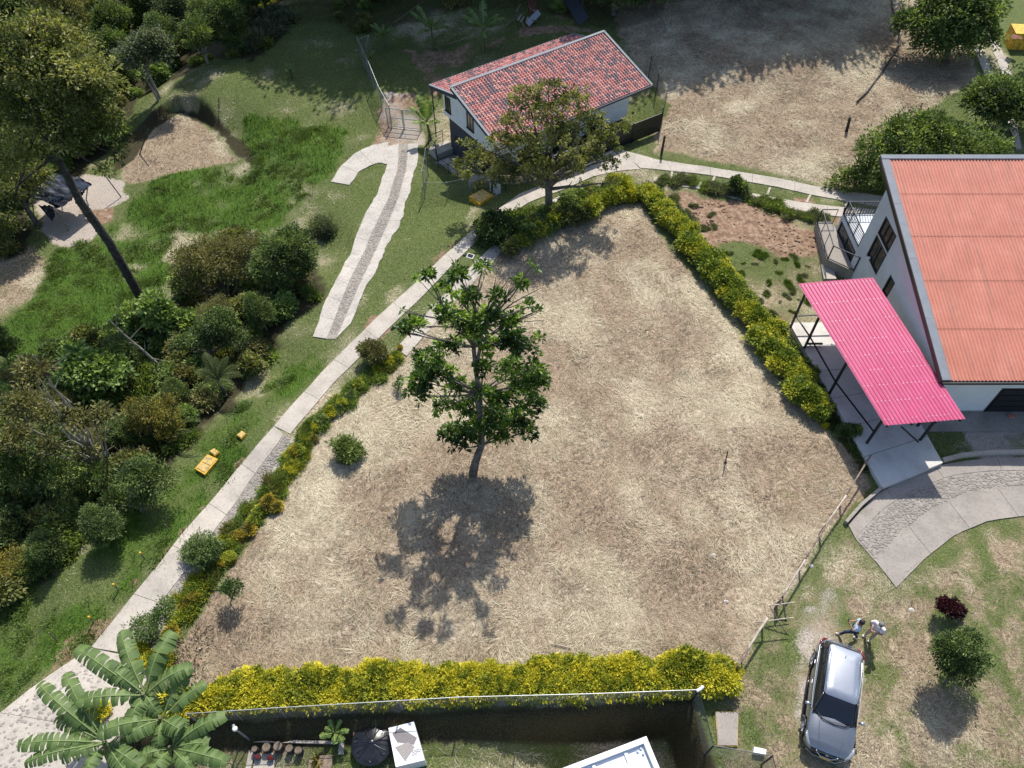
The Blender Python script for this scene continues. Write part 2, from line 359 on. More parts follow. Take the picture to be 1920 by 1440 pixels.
def masks(x, y):
    n1 = fbm(x, y, 2.2, 1)-.5; n2 = fbm(x, y, 6.0, 2)-.5; n3 = fbm(x, y, .7, 3)-.5
    def z(k, wd=.7, am=1.0): return sstep(-wd, wd, polydist(x, y, Z[k])+n1*2.4*am+n3*1.2*am)
    plot = np.maximum(z('plot', .3, .35), z('plot2', .8))
    lawn = z('lawn', .8); yard = z('yard', .3)
    green = .78+n2*1.0+n1*.9; green = green*(1-plot)
    green = green*(1-lawn)+lawn*np.clip(.50+n2*.5+n1*.8+n3*1.2, 0, 1)
    green = np.where(plot > .5, np.clip((n2*2+n1*3-1.05), 0, .55), green)
    green = np.maximum(green, z('greenT')*.95); green = np.maximum(green, z('lushB')*(.95+n3*.8)); green = np.maximum(green, z('greenstrip')*(.75+n1)); green = np.maximum(green, z('rightgreen')*.95)
    green = np.maximum(green, z('roadside')*.7); green = np.maximum(green, z('house1side', .4)*.95)
    green = np.maximum(green, sstep(-1.2, 0, polydist(x, y, Z['lawn']))*sstep(.8, -.2, np.abs(polydist(x, y, Z['lawn'])))*.0)
    green = green*(1-z('drypatchA')*.6)*(1-z('cutfloor', .4, .5)*.85)
    lush = np.maximum(z('lushA')*(.8+n1*1.6), z('lushB')*np.clip(.35+n1*2.6+n2, 0, 1)); lush = np.clip(lush, 0, 1)*(1-z('cutfloor', .3, .3))
    soil = np.maximum.reduce([z('mound')*.95, z('soil1')*(.55+n1*2), z('tarpsoil', .3, .4), z('gatepath', .3)*(.45+n1*2), z('verge', .3, .8)*(.35+n1*1.5+n3), z('bank', .5, .1)*(1-yard)*.8])
    soil = np.maximum(soil, z('garden')*np.clip(.25+n1*3, 0, 1)); soil = np.clip(soil, 0, 1)
    pale = np.maximum.reduce([z('tarp', .3, .5), z('gravel', .4)*np.clip(.5+n1*4, 0, 1), z('track', .8, .8)*np.clip(.42+n1*1.6+n3*.8, 0, .85), z('gatepath', .3)*np.clip(.2+n2*3, 0, 1)])
    pale = pale*(1-z('tarpsoil', .3, .4))
    litter = np.maximum.reduce([z('forest'), z('thicket')*.85, z('rearwood')*.5, z('cutbank', .25, .3)*.85, z('bank', .3, .1)*(1-sstep(.6, 1.3, polydist(x, y, Z['bank'])))])
    d = {'green': green, 'lush': lush, 'soil': soil, 'pale': pale, 'litter': litter}
    for k in d: d[k] = np.clip(d[k], 0, 1)
    d['brown'] = np.clip(np.clip(.5+n2*1.7+n1*1.5, 0, 1)+z('cutfloor')*.5+z('lawn')*.35+z('drypatchA')*.3+z('garden')*.6, 0, 1)
    # the straw is thinner towards the lower left and the far end of the plot
    ref = G([430], [1230])[0]; ref2 = G([1080], [480])[0]
    d['brown'] = np.clip(d['brown']+.75*np.exp(-((x-ref[0])**2+(y-ref[1])**2)/22)+.5*np.exp(-((x-ref2[0])**2+(y-ref2[1])**2)/50), 0, 1)
    d['straw'] = np.clip(1-d['green']-d['lush']-d['soil']-d['pale']-d['litter'], 0, 1)
    return d

# ------------------------------------------------------------------ ground sheet
def axis(lo, hi, st, far):
    a = list(np.arange(lo, hi+1e-6, st)); s = st; l = a[0]
    left = []
    while l > -far: s *= 1.35; l -= s; left.append(l)
    s = st; h = a[-1]; right = []
    while h < far: s *= 1.35; h += s; right.append(h)
    return np.array(left[::-1]+a+right)
gx = axis(-40, 40, .22, 600); gy = axis(3.5, 76, .22, 700)
XX, YY = np.meshgrid(gx, gy); ZZ = gz(XX, YY)
# rougher lie of the land under the cut grass
mk = masks(XX, YY)
ZZ = ZZ+(fbm(XX, YY, .9, 21)-.5)*.10*mk['straw']+(fbm(XX, YY, 1.1, 22)-.5)*.22*mk['lush']+(fbm(XX, YY, .8, 23)-.5)*.25*mk['soil']*(polydist(XX, YY, Z['mound']) > -1)
ny, nx = XX.shape
idx = np.arange(ny*nx).reshape(ny, nx)
fc = np.stack([idx[:-1,:-1], idx[:-1,1:], idx[1:,1:], idx[1:,:-1]], -1).reshape(-1, 4)
gme = np_mesh('ground', np.stack([XX, YY, ZZ], -1).reshape(-1, 3), fc, smooth=True)
for k in ('green', 'lush', 'soil', 'pale', 'litter', 'brown'):
    a = gme.attributes.new(k, 'FLOAT', 'POINT'); a.data.foreach_set('value', mk[k].ravel().astype(np.float32))
m, t, b = new_mat('hillside_ground'); M['ground'] = m
pos = t.nodes.new('ShaderNodeNewGeometry').outputs['Position']
def aniso(sx, sy, scale, rot):
    mp = t.nodes.new('ShaderNodeMapping'); mp.inputs['Rotation'].default_value = (0, 0, rot); mp.inputs['Scale'].default_value = (sx, sy, 1)
    wp = t.nodes.new('ShaderNodeTexNoise'); wp.inputs['Scale'].default_value = .8; t.links.new(pos, wp.inputs['Vector'])
    ad = t.nodes.new('ShaderNodeVectorMath'); ad.operation = 'MULTIPLY_ADD'; t.links.new(wp.outputs['Color'], ad.inputs[0]); ad.inputs[1].default_value = (1.6, 1.6, 0); t.links.new(pos, ad.inputs[2])
    t.links.new(ad.outputs[0], mp.inputs[0]); return noise(t, scale, 4, .7, mp.outputs[0])
s1 = aniso(1, .22, 16, .5); s2 = aniso(.22, 1, 16, .9)
fine = mathn(t, 'MULTIPLY', mathn(t, 'ADD', s1, s2), .5)
big = noise(t, .55, 5, .6, pos); med = noise(t, 3.2, 5, .65, pos); hi = noise(t, 14, 4, .7, pos)
straw = ramp(t, fine, [(.34, (.13,.105,.078)), (.44, (.31,.25,.18)), (.54, (.50,.43,.32)), (.66, (.68,.62,.49))])
brown = ramp(t, fine, [(.32, (.11,.075,.052)), (.48, (.27,.20,.14)), (.62, (.46,.37,.27))])
br = attr(t, 'brown').outputs['Fac']
bf = ramp(t, mathn(t, 'ADD', mathn(t, 'MULTIPLY', br, .7), mathn(t, 'MULTIPLY', med, .5)), [(.45, (0,0,0)), (.8, (1,1,1))])
base = mixc(t, bf, straw, brown)
green = ramp(t, hi, [(.28, (.035,.05,.018)), (.5, (.095,.125,.04)), (.7, (.22,.235,.095))])
lush = ramp(t, hi, [(.3, (.022,.05,.010)), (.52, (.055,.115,.014)), (.72, (.13,.2,.03))])
soil = ramp(t, med, [(.3, (.13,.08,.055)), (.5, (.26,.17,.115)), (.7, (.40,.31,.23))])
pale = ramp(t, hi, [(.3, (.24,.20,.17)), (.55, (.42,.37,.32)), (.72, (.55,.51,.46))])
litt = ramp(t, hi, [(.3, (.018,.015,.01)), (.5, (.045,.04,.022)), (.75, (.09,.085,.035))])
def wgt(k, amp=.5):
    f = mathn(t, 'ADD', attr(t, k).outputs['Fac'], mathn(t, 'MULTIPLY', mathn(t, 'SUBTRACT', hi, .5), amp*1.6))
    return ramp(t, f, [(.32, (0,0,0)), (.68, (1,1,1))])
c = mixc(t, wgt('green', .9), base, green); c = mixc(t, wgt('lush', .7), c, lush); c = mixc(t, wgt('soil', .6), c, soil)
c = mixc(t, wgt('pale', .5), c, pale); c = mixc(t, wgt('litter', .5), c, litt)
t.links.new(c, b.inputs['Base Color']); b.inputs['Roughness'].default_value = .95; b.inputs['Specular IOR Level'].default_value = .15
bump(t, b, mathn(t, 'ADD', fine, mathn(t, 'MULTIPLY', hi, .8)), .9, .06)
gnd = link('ground', gme, M['ground'], kind='structure')

# ------------------------------------------------------------------ concrete roads, built slab by slab
ROADPOLY = []
def ribbon_slabs(parent, left, right, mat, name='concrete_slab', step=2.4, th=.12, lift=.055, gap=.018, jitter=.0, jl=.025, jr=.025):
    """left/right: pixel edges of the strip, same number of points; pieces are cut across it"""
    Lw = G([p[0] for p in left], [p[1] for p in left]); Rw = G([p[0] for p in right], [p[1] for p in right])
    ROADPOLY.append([tuple(q[:2]) for q in Lw]+[tuple(q[:2]) for q in Rw[::-1]])
    mid = (Lw+Rw)/2; seg = np.linalg.norm(np.diff(mid[:, :2], axis=0), axis=1); cum = np.concatenate([[0], np.cumsum(seg)])
    n = max(1, int(round(cum[-1]/step)))
    def at(A, s): return np.array([np.interp(s, cum, A[:, 0]), np.interp(s, cum, A[:, 1])])
    for i in range(n):
        s0, s1 = cum[-1]*i/n+gap/2, cum[-1]*(i+1)/n-gap/2; sub = 8 if max(jl, jr) > .03 else 5
        ls = [at(Lw, s0+(s1-s0)*k/sub) for k in range(sub+1)]; rs_ = [at(Rw, s0+(s1-s0)*k/sub) for k in range(sub+1)]
        vs = []; dz = rnd.uniform(-jitter, jitter); w_ = max(np.linalg.norm(a-bb) for a, bb in zip(ls, rs_)); m_ = max(1, int(round(w_/.6)))
        pts = np.array([[a+(bb-a)*j/m_ for j in range(m_+1)] for a, bb in zip(ls, rs_)]); 
        for col_, am_ in ((0, jl), (m_, jr)):
            dv_ = pts[:, 0]-pts[:, m_]; dv_ = dv_/np.linalg.norm(dv_, axis=1)[:, None]; pts[:, col_] += dv_*((fbm(pts[:, col_, 0], pts[:, col_, 1], 1.3, 8, 3)-.5)*3*am_)[:, None]
        zz_ = gz(pts[..., 0], pts[..., 1])
        W_ = m_+1
        for lv in (lift+dz, -th):
            for i_ in range(sub+1):
                for j in range(W_): vs.append((pts[i_, j, 0], pts[i_, j, 1], zz_[i_, j]+lv))
        o_ = (sub+1)*W_; fs = []
        for i_ in range(sub):
            for j in range(m_): a = i_*W_+j; fs += [(a, a+W_, a+W_+1, a+1)]
            a = i_*W_; fs += [(a, a+o_, a+o_+W_, a+W_)]; a = i_*W_+m_; fs += [(a, a+W_, a+o_+W_, a+o_)]
        for j in range(m_): fs += [(j, j+1, j+1+o_, j+o_)]; a = sub*W_+j; fs += [(a, a+o_, a+o_+1, a+1)]
        mb = MB(); mb.add(vs, fs); mb.build(name, mat, parent)
def stones(name, pxpoly, n, mat, parent, r=(.06,.16), lift=.05, h=.024, poly_w=None):
    pw = poly_w or poly(pxpoly); xs = [q[0] for q in pw]; ys = [q[1] for q in pw]
    N_ = n*14; x = rs.uniform(min(xs), max(xs), N_); y = rs.uniform(min(ys), max(ys), N_)
    d = polydist(x, y, pw); ok = d > .1; x, y = x[ok], y[ok]
    # thin out close neighbours
    keep = []; grid = {}
    for i in range(len(x)):
        k = (int(x[i]/(r[1]*1.15)), int(y[i]/(r[1]*1.15)))
        if k in grid: continue
        grid[k] = 1; keep.append(i)
        if len(keep) >= n: break
    x, y = x[keep], y[keep]; z = gz(x, y)+lift
    V_ = []; F_ = []; T_ = []; nb = 7
    for i in range(len(x)):
        rr = rs.uniform(*r); e = rs.uniform(.65, 1); a0 = rs.uniform(0, 6.28); base = len(V_); tt = rs.rand()
        for lev, (s, hz) in enumerate(((1, -.03), (.85, h*.7), (.45, h))):
            for k in range(nb):
                a = a0+2*math.pi*k/nb; q = rr*s*(1+.18*math.sin(k*2.3+i)); V_.append((x[i]+q*math.cos(a), y[i]+q*e*math.sin(a), z[i]+hz)); T_.append(tt)
        V_.append((x[i], y[i], z[i]+h*1.1)); T_.append(tt)
        for lev in range(2):
            for k in range(nb):
                a = base+lev*nb+k; b2 = base+lev*nb+(k+1) % nb; F_.append((a, b2, b2+nb)); F_.append((a, b2+nb, a+nb))
        for k in range(nb): F_.append((base+2*nb+k, base+2*nb+(k+1) % nb, base+3*nb))
    me = np_mesh(name, np.array(V_)-np.array(root_loc(parent)), F_, T_, smooth=True)
    return link(name, me, mat, parent, kind='stuff')
m, t, b = new_mat('set_stones'); M['stones'] = m
t.links.new(ramp(t, attr(t, 'tint').outputs['Fac'], [(0, (.19,.17,.15)), (.5, (.24,.22,.195)), (1, (.31,.285,.255))]), b.inputs['Base Color']); b.inputs['Roughness'].default_value = .9

road = thing('road', None, None); road['kind'] = 'structure'
# upper fork: two wheel tracks with a grass strip between
upL = [(515,800),(600,702),(665,637),(735,570),(800,512),(860,455),(915,407),(975,364)]
upR = [(545,815),(628,716),(690,655),(757,590),(818,530),(876,470),(930,423),(990,381)]
ribbon_slabs(road, upL, upR, M['concrete'])
ribbon_slabs(road, [(975,364),(1040,340),(1085,318),(1130,290),(1160,277)], [(990,381),(1052,358),(1110,332),(1160,321),(1200,318)], M['concrete'], step=2.6)
ribbon_slabs(road, [(1160,281),(1230,300),(1300,310),(1400,325),(1500,344),(1655,368)], [(1200,316),(1245,320),(1300,325),(1400,341),(1500,361),(1655,388)], M['concrete'], step=2.8)
ribbon_slabs(road, [(742,655),(800,590),(850,535),(905,480),(960,428),(1010,390),(1060,362)], [(762,668),(820,602),(870,549),(922,494),(975,440),(1025,402),(1072,376)], M['concrete'])
ribbon_slabs(road, [(1225,334),(1300,340),(1400,362),(1500,380),(1640,394)], [(1225,346),(1300,353),(1400,379),(1500,398),(1632,413)], M['concrete'], step=2.8)
# cross beams between the two upper tracks
for a, bb in (((1444,352),(1438,366)), ((1520,364),(1512,380)), ((1260,322),(1258,336)), ((1340,331),(1333,347)), ((1590,376),(1584,388))):
    A, B_ = GV(*a), GV(*bb); MB().bar(A+Vector((0,0,.0)), B_+Vector((0,0,.0)), .14, .08).build('cross_beam', M['concrete'], road)
# middle: full width, two tracks with a stone strip
mL = [(172,1215),(235,1135),(300,1058),(370,970),(440,886),(500,816),(515,800)]
mC1 = [(232,1225),(285,1152),(345,1075),(405,992),(467,905),(520,833),(532,815)]
mC2 = [(262,1235),(320,1162),(375,1085),(432,1003),(490,916),(540,840),(548,822)]
mR = [(290,1245),(350,1170),(402,1092),(455,1010),(510,925),(560,846),(572,826)]
ribbon_slabs(road, mL, mC1, M['concrete']); ribbon_slabs(road, mC1, mC2, M['concrete_grey'], lift=.03, step=3.2); ribbon_slabs(road, mC2, mR, M['concrete'])
stones('set_stone', mC1[1:]+mC2[1:][::-1], 1100, M['stones'], road, lift=.03, r=(.045,.10), h=.018)
# bottom: wide apron with stones set in concrete
ribbon_slabs(road, [(-130,1480),(0,1338),(60,1290),(172,1215)], [(150,1560),(230,1380),(262,1300),(292,1243)], M['concrete'], step=3.6)
stones('set_stone', [(-100,1450),(10,1340),(80,1290),(165,1235),(215,1245),(200,1330),(130,1440),(60,1500)], 300, M['concrete_grey'], road, r=(.05,.11), h=.012)

M['worn'] = concrete('worn_ribbed_concrete', (.42,.395,.36), dirt=(.15,.125,.10), amt=.95)
spur = thing('path', None, None); spur['kind'] = 'structure'
ribbon_slabs(spur, [(585,632),(632,520),(672,430),(706,365),(722,320),(728,275)], [(612,636),(655,530),(697,437),(730,370),(745,320),(748,270)], M['worn'], step=1.6, jl=.12)
ribbon_slabs(spur, [(612,636),(655,530),(697,437),(730,370),(745,320),(748,270)], [(630,636),(677,530),(720,437),(748,370),(762,320),(766,270)], M['concrete_grey'], lift=.03, step=1.2)
ribbon_slabs(spur, [(630,636),(677,530),(720,437),(748,370),(762,320),(766,270)], [(655,610),(697,520),(740,437),(768,370),(784,305),(783,270)], M['worn'], step=1.6, jr=.2)
ribbon_slabs(spur, [(622,342),(640,312),(665,288),(695,272),(728,266)], [(655,348),(672,326),(694,311),(712,305),(728,308)], M['worn'], step=1.8, jl=.2, jr=.15)
stones('set_stone', [(615,630),(655,530),(697,437),(730,370),(745,320),(750,280),(764,280),(762,320),(748,370),(720,437),(677,530),(632,630)], 700, M['stones'], spur, r=(.05,.12), lift=.03, h=.018)

far_road = thing('road', None, None); far_road['kind'] = 'structure'
ribbon_slabs(far_road, [(1795,-30),(1815,60),(1833,110),(1850,150),(1868,200),(1890,235),(1905,280)], [(1808,-30),(1828,60),(1848,105),(1862,150),(1880,200),(1906,235),(1915,280)], M['concrete'], step=2.6)
ribbon_slabs(far_road, [(1826,-30),(1845,50),(1862,100),(1880,145)], [(1838,-30),(1860,50),(1878,95),(1896,142)], M['concrete'], step=2.6)

drive = thing('driveway', None, None); drive['kind'] = 'structure'
def arc(pts): return pts
o0 = [(1590,985),(1640,930),(1700,896),(1765,872),(1840,862),(1990,855)]
o1 = [(1603,1010),(1655,955),(1715,918),(1780,893),(1850,884),(1990,880)]
o2 = [(1640,1052),(1690,1000),(1750,955),(1815,925),(1880,915),(1990,912)]
o3 = [(1680,1103),(1730,1050),(1790,1002),(1850,977),(1920,968),(1990,965)]
ribbon_slabs(drive, o0, o1, M['concrete_grey'], step=3); ribbon_slabs(drive, o1, o2, M['concrete_grey'], lift=.035, step=3); ribbon_slabs(drive, o2, o3, M['concrete_grey'], step=3)
stones('set_stone', o1+o2[::-1], 1900, M['stones'], drive, lift=.035, r=(.045,.10), h=.018)
kb = MB(); kp = [GV(*q) for q in ((1765,866),(1800,857),(1850,852),(1920,850),(1990,850))]
for i in range(4): kb.bar(kp[i]+Vector((0,0,.1)), kp[i+1]+Vector((0,0,.1)), .18, .3)
kb.build('kerb', M['concrete'], drive)
kb = MB(); kp = [GV(*q) for q in ((1583,983),(1612,950),(1650,918))]
for i in range(2): kb.bar(kp[i]+Vector((0,0,.1)), kp[i+1]+Vector((0,0,.1)), .14, .35)
kb.build('kerb', M['concrete_grey'], drive)

clod = thing('soil_mound', None, None); clod['kind'] = 'structure'
stones('soil_clod', [(1270,372),(1400,382),(1480,410),(1550,445),(1545,480),(1480,480),(1380,455),(1330,470),(1290,440)], 260, M['soil'], clod, r=(.03,.13), lift=.0, h=.04)
stones('soil_clod', [(880,95),(1010,60),(1060,70),(1000,110),(900,140)], 70, M['soil'], clod, r=(.04,.14), lift=.0, h=.05)

# ------------------------------------------------------------------ grass as real blades
def on_road(x, y, margin=0.02):
    r = np.zeros(x.shape, bool)
    for p_ in ROADPOLY:
        xs = [q[0] for q in p_]; ys = [q[1] for q in p_]
        k = (x > min(xs)-1) & (x < max(xs)+1) & (y > min(ys)-1) & (y < max(ys)+1)
        if k.any():
            d = polydist(x[k], y[k], p_); r[k] |= d > rs.uniform(-.02, .15, d.shape)
    return r
NOGRASS = []
def visible(x, y, m=60):
    z = y*cp-(0-CH)*0; zc = y*cp+CH*sp; u = y*sp-CH*cp
    px = 960+F*x/zc; py = 720-F*u/zc
    return (px > -m) & (px < 1920+m) & (py > -m) & (py < 1440+m)
def grass(name, n, wfun, length, width, lay, mat, label, cat, tsh=0.0, tnoise=.3, clump=.5):
    """single-triangle blades; lay 0 = upright, 1 = lying flat"""
    N_ = int(n*3.2); x = rs.uniform(-38, 38, N_)
    u_ = rs.rand(N_); y = 5+(66)*u_**1.35
    d = masks(x, y); wv = wfun(d, x, y)*(clump+(1-clump)*1.6*fbm(x, y, .8, 31))
    ok = (rs.rand(N_) < wv) & visible(x, y); x, y = x[ok], y[ok]
    ok = ~on_road(x, y)
    for pw in NOGRASS: ok &= polydist(x, y, pw) < 0
    x, y = x[ok][:n], y[ok][:n]; k = len(x); z = gz(x, y)+.01
    d = masks(x, y)
    L = rs.uniform(.5, 1.2, k)*length; W = rs.uniform(.6, 1.3, k)*width*(1+np.clip(y-20, 0, 50)/40)
    swirl = fbm(x, y, 2.6, 41)*14; a = swirl+rs.normal(0, .75 if lay > .5 else 3, k)
    el = rs.uniform(.0, .35, k) if lay > .5 else rs.uniform(.45, 1.35, k)
    dx, dy, dz = np.cos(a)*np.cos(el), np.sin(a)*np.cos(el), np.sin(el)
    sx, sy = -np.sin(a), np.cos(a); zz = z+(rs.rand(k)*.05 if lay > .5 else 0)
    v = np.empty((k, 3, 3), np.float32)
    v[:,0] = np.stack([x-sx*W/2, y-sy*W/2, zz], -1); v[:,1] = np.stack([x+sx*W/2, y+sy*W/2, zz+.004], -1)
    v[:,2] = np.stack([x+dx*L, y+dy*L, zz+dz*L], -1)
    tv = np.clip(.5+tsh+(fbm(x, y, 1.4, 51)-.5)*1.6*tnoise*2+rs.normal(0, .2, k), 0, 1)
    if lay > .5: tv = np.clip(tv-(d['brown']-.5)*.55, 0, 1)
    me = np_mesh(name, v.reshape(-1, 3), np.arange(3*k, dtype=np.int32).reshape(-1, 3), np.repeat(tv, 3))
    o = link(name, me, mat); tag(o, label, cat, kind='stuff'); return o
# ================================================================== house with the tiled roof
ze = 3.0
E1 = V(935, 277, ze); E2 = V(1222, 159, ze); uu = (E2-E1); uu.z = 0; HL = uu.length; uu.normalize(); nn = Vector((-uu.y, uu.x, 0))
def H1(a, b, z): q = E1+uu*a+nn*b; return Vector((q.x, q.y, z))
h1 = thing('tiled_house', 'two-storey white and charcoal house under a mottled red tiled gable roof', 'house', H1(6, 4, 0))
def h1box(mb, a0, a1, b0, b1, z0, z1):
    return mb.prism([H1(a0,b0,0)[:2], H1(a1,b0,0)[:2], H1(a1,b1,0)[:2], H1(a0,b1,0)[:2]], z0, z1)
RIDGE_B, RZ, EZ = 5.5, 4.62, 3.0
def roofz(b): return EZ+(RZ-EZ)*b/RIDGE_B if b <= RIDGE_B else 3.87-(b-RIDGE_B-.05)*.24
# upper storey: gable-shaped prism
def gable_prism(a0, a1, b0, b1, z0, drop=.14):
    prof = [(b0, z0), (b0, roofz(b0)-drop), (RIDGE_B, RZ-drop), (RIDGE_B+.02, 3.72), (b1, roofz(b1)-drop), (b1, z0)]
    vs = [H1(a0, b, z) for b, z in prof]+[H1(a1, b, z) for b, z in prof]; n = len(prof)
    return MB().add(vs, [tuple(range(n)), tuple(reversed(range(n, 2*n)))]+[(i, i+n, (i+1)%n+n, (i+1)%n) for i in range(n)])
aL, aR = .42, HL-1.15
gable_prism(aL, aR, .9, 7.4, 1.62).build('upper_wall', M['wall'], h1)
h1box(MB(), aL+.02, aR-.05, .95, 6.8, -2.2, 1.62).build('lower_wall', M['dark_wall'], h1)
h1box(MB(), 1.5, aR, .90, .947, .45, 1.61).build('front_wall', M['wall'], h1)
# roofs: deck boards under the tiles, then rows of curved tiles
def deck(a0, a1, b0, b1, z0, z1, th=.10):
    vs = [H1(a, b, z+dz) for dz in (-th, 0) for a, b, z in ((a0,b0,z0),(a1,b0,z0),(a1,b1,z1),(a0,b1,z1))]
    return MB().add(vs, [(3,2,1,0),(4,5,6,7),(0,1,5,4),(1,2,6,5),(2,3,7,6),(3,0,4,7)])
deck(-.02, HL-.02, -.05, RIDGE_B, EZ-.09, RZ-.09).build('roof_deck', M['dark_wall'], h1)
deck(.42, HL+.1, RIDGE_B+.03, 9.1, 3.76, 2.93).build('roof_deck', M['dark_wall'], h1)
def tiles(a0, a1, b0, b1, z0, z1, nc, nr, parent):
    """curved tiles, each an island with its own tint: convex barrel with a flat pan, lapped down the slope"""
    V_, F_, T_ = [], [], []; ns = 6
    for r_ in range(nr):
        for c_ in range(nc):
            t0, t1 = (r_-.12)/nr, (r_+1)/nr; base = len(V_); tt = rs.rand()
            tt2 = .1+.25*rs.rand() if tt < .27 else .45+.55*rs.rand()
            for k, tb in enumerate((t0, t1)):
                b_ = b0+(b1-b0)*tb; zb = z0+(z1-z0)*tb+(.035 if k == 0 else 0)
                for j in range(ns+1):
                    u_ = j/ns; a = a0+(a1-a0)*(c_+u_*1.0)/nc
                    hz = .075*math.sin(math.pi*min(1, u_/.72)) if u_ < .72 else -.012
                    p_ = H1(a, b_, zb+hz+.01); V_.append(tuple(p_-root_loc(parent))); T_.append(tt2)
            for j in range(ns): F_.append((base+j, base+j+1, base+ns+2+j, base+ns+1+j))
    me = np_mesh('roof_tiles', V_, F_, T_, smooth=True); return me
m, t, b = new_mat('mottled_clay_tile'); M['tile'] = m
cc = ramp(t, attr(t, 'tint').outputs['Fac'], [(0, (.09,.08,.11)), (.34, (.20,.13,.15)), (.42, (.38,.14,.13)), (.7, (.46,.18,.165)), (1, (.56,.30,.27))])
cc = mixc(t, .25, cc, ramp(t, noise(t, 12, 4), [(.3, (.15,.12,.12)), (.7, (.85,.75,.7))]), 'OVERLAY')
t.links.new(cc, b.inputs['Base Color']); b.inputs['Roughness'].default_value = .55; b.inputs['Specular IOR Level'].default_value = .4
link('roof_tiles', tiles(.1, HL-.12, .0, RIDGE_B-.1, EZ, RZ-.06, 56, 25, h1), M['tile'], h1, kind='stuff')
link('roof_tiles', tiles(.52, HL+.0, 9.05, RIDGE_B+.1, 3.0, 3.82, 54, 15, h1), M['tile'], h1, kind='stuff')
for aa, bb in ((H1(-.02,-.05,EZ-.02), H1(-.02,RIDGE_B+.05,RZ+.02)), (H1(HL-.02,-.05,EZ-.02), H1(HL-.02,RIDGE_B+.05,RZ+.02)), (H1(.40,9.15,2.98), H1(.40,RIDGE_B+.1,3.84)), (H1(HL+.1,9.15,2.98), H1(HL+.1,RIDGE_B+.1,3.84))):
    MB().bar(aa+Vector((0,0,.06)), bb+Vector((0,0,.06)), .17, .04).build('verge_flashing', M['flash'], h1)
    MB().bar(aa-Vector((0,0,.12)), bb-Vector((0,0,.12)), .06, .24).build('barge_board', M['dark_wall'], h1)
MB().bar(H1(-.05,RIDGE_B,RZ+.05), H1(HL+.02,RIDGE_B,RZ+.05), .22, .06).build('ridge_cap', M['flash'], h1)
for a0, a1, b_, z_ in ((-.02, HL, -.12, EZ-.02), (.42, HL+.1, 9.2, 2.96)):
    g = MB(); g.bar(H1(a0,b_,z_), H1(a1,b_,z_), .12, .12).build('gutter', M['dark_wall'], h1)
MB().tube([H1(.45,9.15,2.9), H1(.47,9.0,2.6), H1(.47,9.0,-1.1)], .045).build('downpipe', M['dark_metal'], h1)
MB().tube([H1(-.15,-.1,2.9), H1(.2,.5,2.4), H1(.36,.85,2.3), H1(.36,.85,-.4)], .045).build('downpipe', M['dark_metal'], h1)
# windows in the left wall
def h1_window(b0, b1, z0, z1, nm=2):
    w_ = MB(); a = aL-.03; fr = .07
    for (x0, x1, y0, y1) in ((b0,b0+fr,z0,z1),(b1-fr,b1,z0,z1),(b0+fr,b1-fr,z0,z0+fr),(b0+fr,b1-fr,z1-fr,z1)): h1box(w_, a-.03, a+.06, x0, x1, y0, y1)
    for k in range(1, nm): c0 = b0+(b1-b0)*k/nm; h1box(w_, a-.02, a+.05, c0-.025, c0+.025, z0+fr, z1-fr)
    f = w_.build('window', M['black'], h1); h1box(MB(), a+.0, a+.02, b0+fr, b1-fr, z0+fr, z1-fr).build('pane', M['glass'], f)
    h1box(MB(), a-.07, a+.02, b0-.05, b1+.05, z0-.07, z0).build('sill', M['dark_wall'], f)
h1_window(6.45, 7.1, 2.1, 3.2, 2); h1_window(3.55, 4.35, 2.15, 3.3, 2)
h1_window(3.3, 6.1, .3, .55, 5)
d_ = MB(); h1box(d_, aL-.04, aL+.05, 1.7, 2.65, -.95, 1.15); dd = d_.build('door', M['black'], h1)
h1box(MB(), aL-.05, aL-.03, 1.85, 2.5, -.8, 1.0).build('pane', M['glass'], dd)
# front windows of the long wall, and an air vent
for a0 in (2.2, 5.2, 8.2):
    w_ = MB(); h1box(w_, a0, a0+1.5, .84, .92, .2, 1.5); f = w_.build('window', M['black'], h1)
    h1box(MB(), a0+.08, a0+1.42, .82, .835, .28, 1.42).build('pane', M['glass'], f)
MB().box(H1(.12,.4,.35), (.35,.35,.5)).build('meter_box', M['dark_wall'], h1)
# paved terrace with steps beside the left wall
ft = MB(); ft.prism([H1(-1.6,6.4,0)[:2], H1(-1.3,2.0,0)[:2], H1(-.9,-.2,0)[:2], H1(aL,-.2,0)[:2], H1(aL,6.4,0)[:2]], -2.2, lambda x, y: -1.15+.55*max(0, min(1, (6.4-(Vector((x, y, 0))-E1).dot(nn))/6.4)))
M['paving'] = concrete('terrace_paving', (.20,.19,.185), dirt=(.08,.075,.07), amt=.4)
ft.build('terrace', M['paving'], h1)
for k in range(5):
    h1box(MB(), -1.15+.0*k, -.35, 2.4+k*.75, 3.0+k*.75, -1.02+.05*k*0-.06*k+.25, -.98-.06*k+.30).build('paving_slab', M['concrete'], h1)
# upper landing with railing behind
h1box(MB(), -1.0, aL+.3, 6.6, 7.7, -1.6, -.75).build('landing', M['concrete'], h1)
def railing(parent, pts, h=1.0, n_h=3, mat=None, name='railing', r=.025, post_step=1.2):
    mat = mat or M['dark_metal']; rl = MB()
    for i in range(len(pts)-1):
        a, b_ = Vector(pts[i]), Vector(pts[i+1]); L = (b_-a).length; k = max(1, int(L/post_step))
        for j in range(k+1): q = a+(b_-a)*j/k; rl.tube([q, q+Vector((0,0,h))], r, 5)
        for j in range(n_h): z = h*(1-.28*j); rl.tube([a+Vector((0,0,z)), b_+Vector((0,0,z))], r if j == 0 else r*.6, 5)
    return rl.build(name, mat, parent)
railing(h1, [H1(.3,7.7,-.75), H1(-.95,7.65,-.75), H1(-1.0,6.6,-.78), H1(-1.45,5.6,-1.1), H1(-1.35,3.0,-1.0)], h=.95, n_h=4)
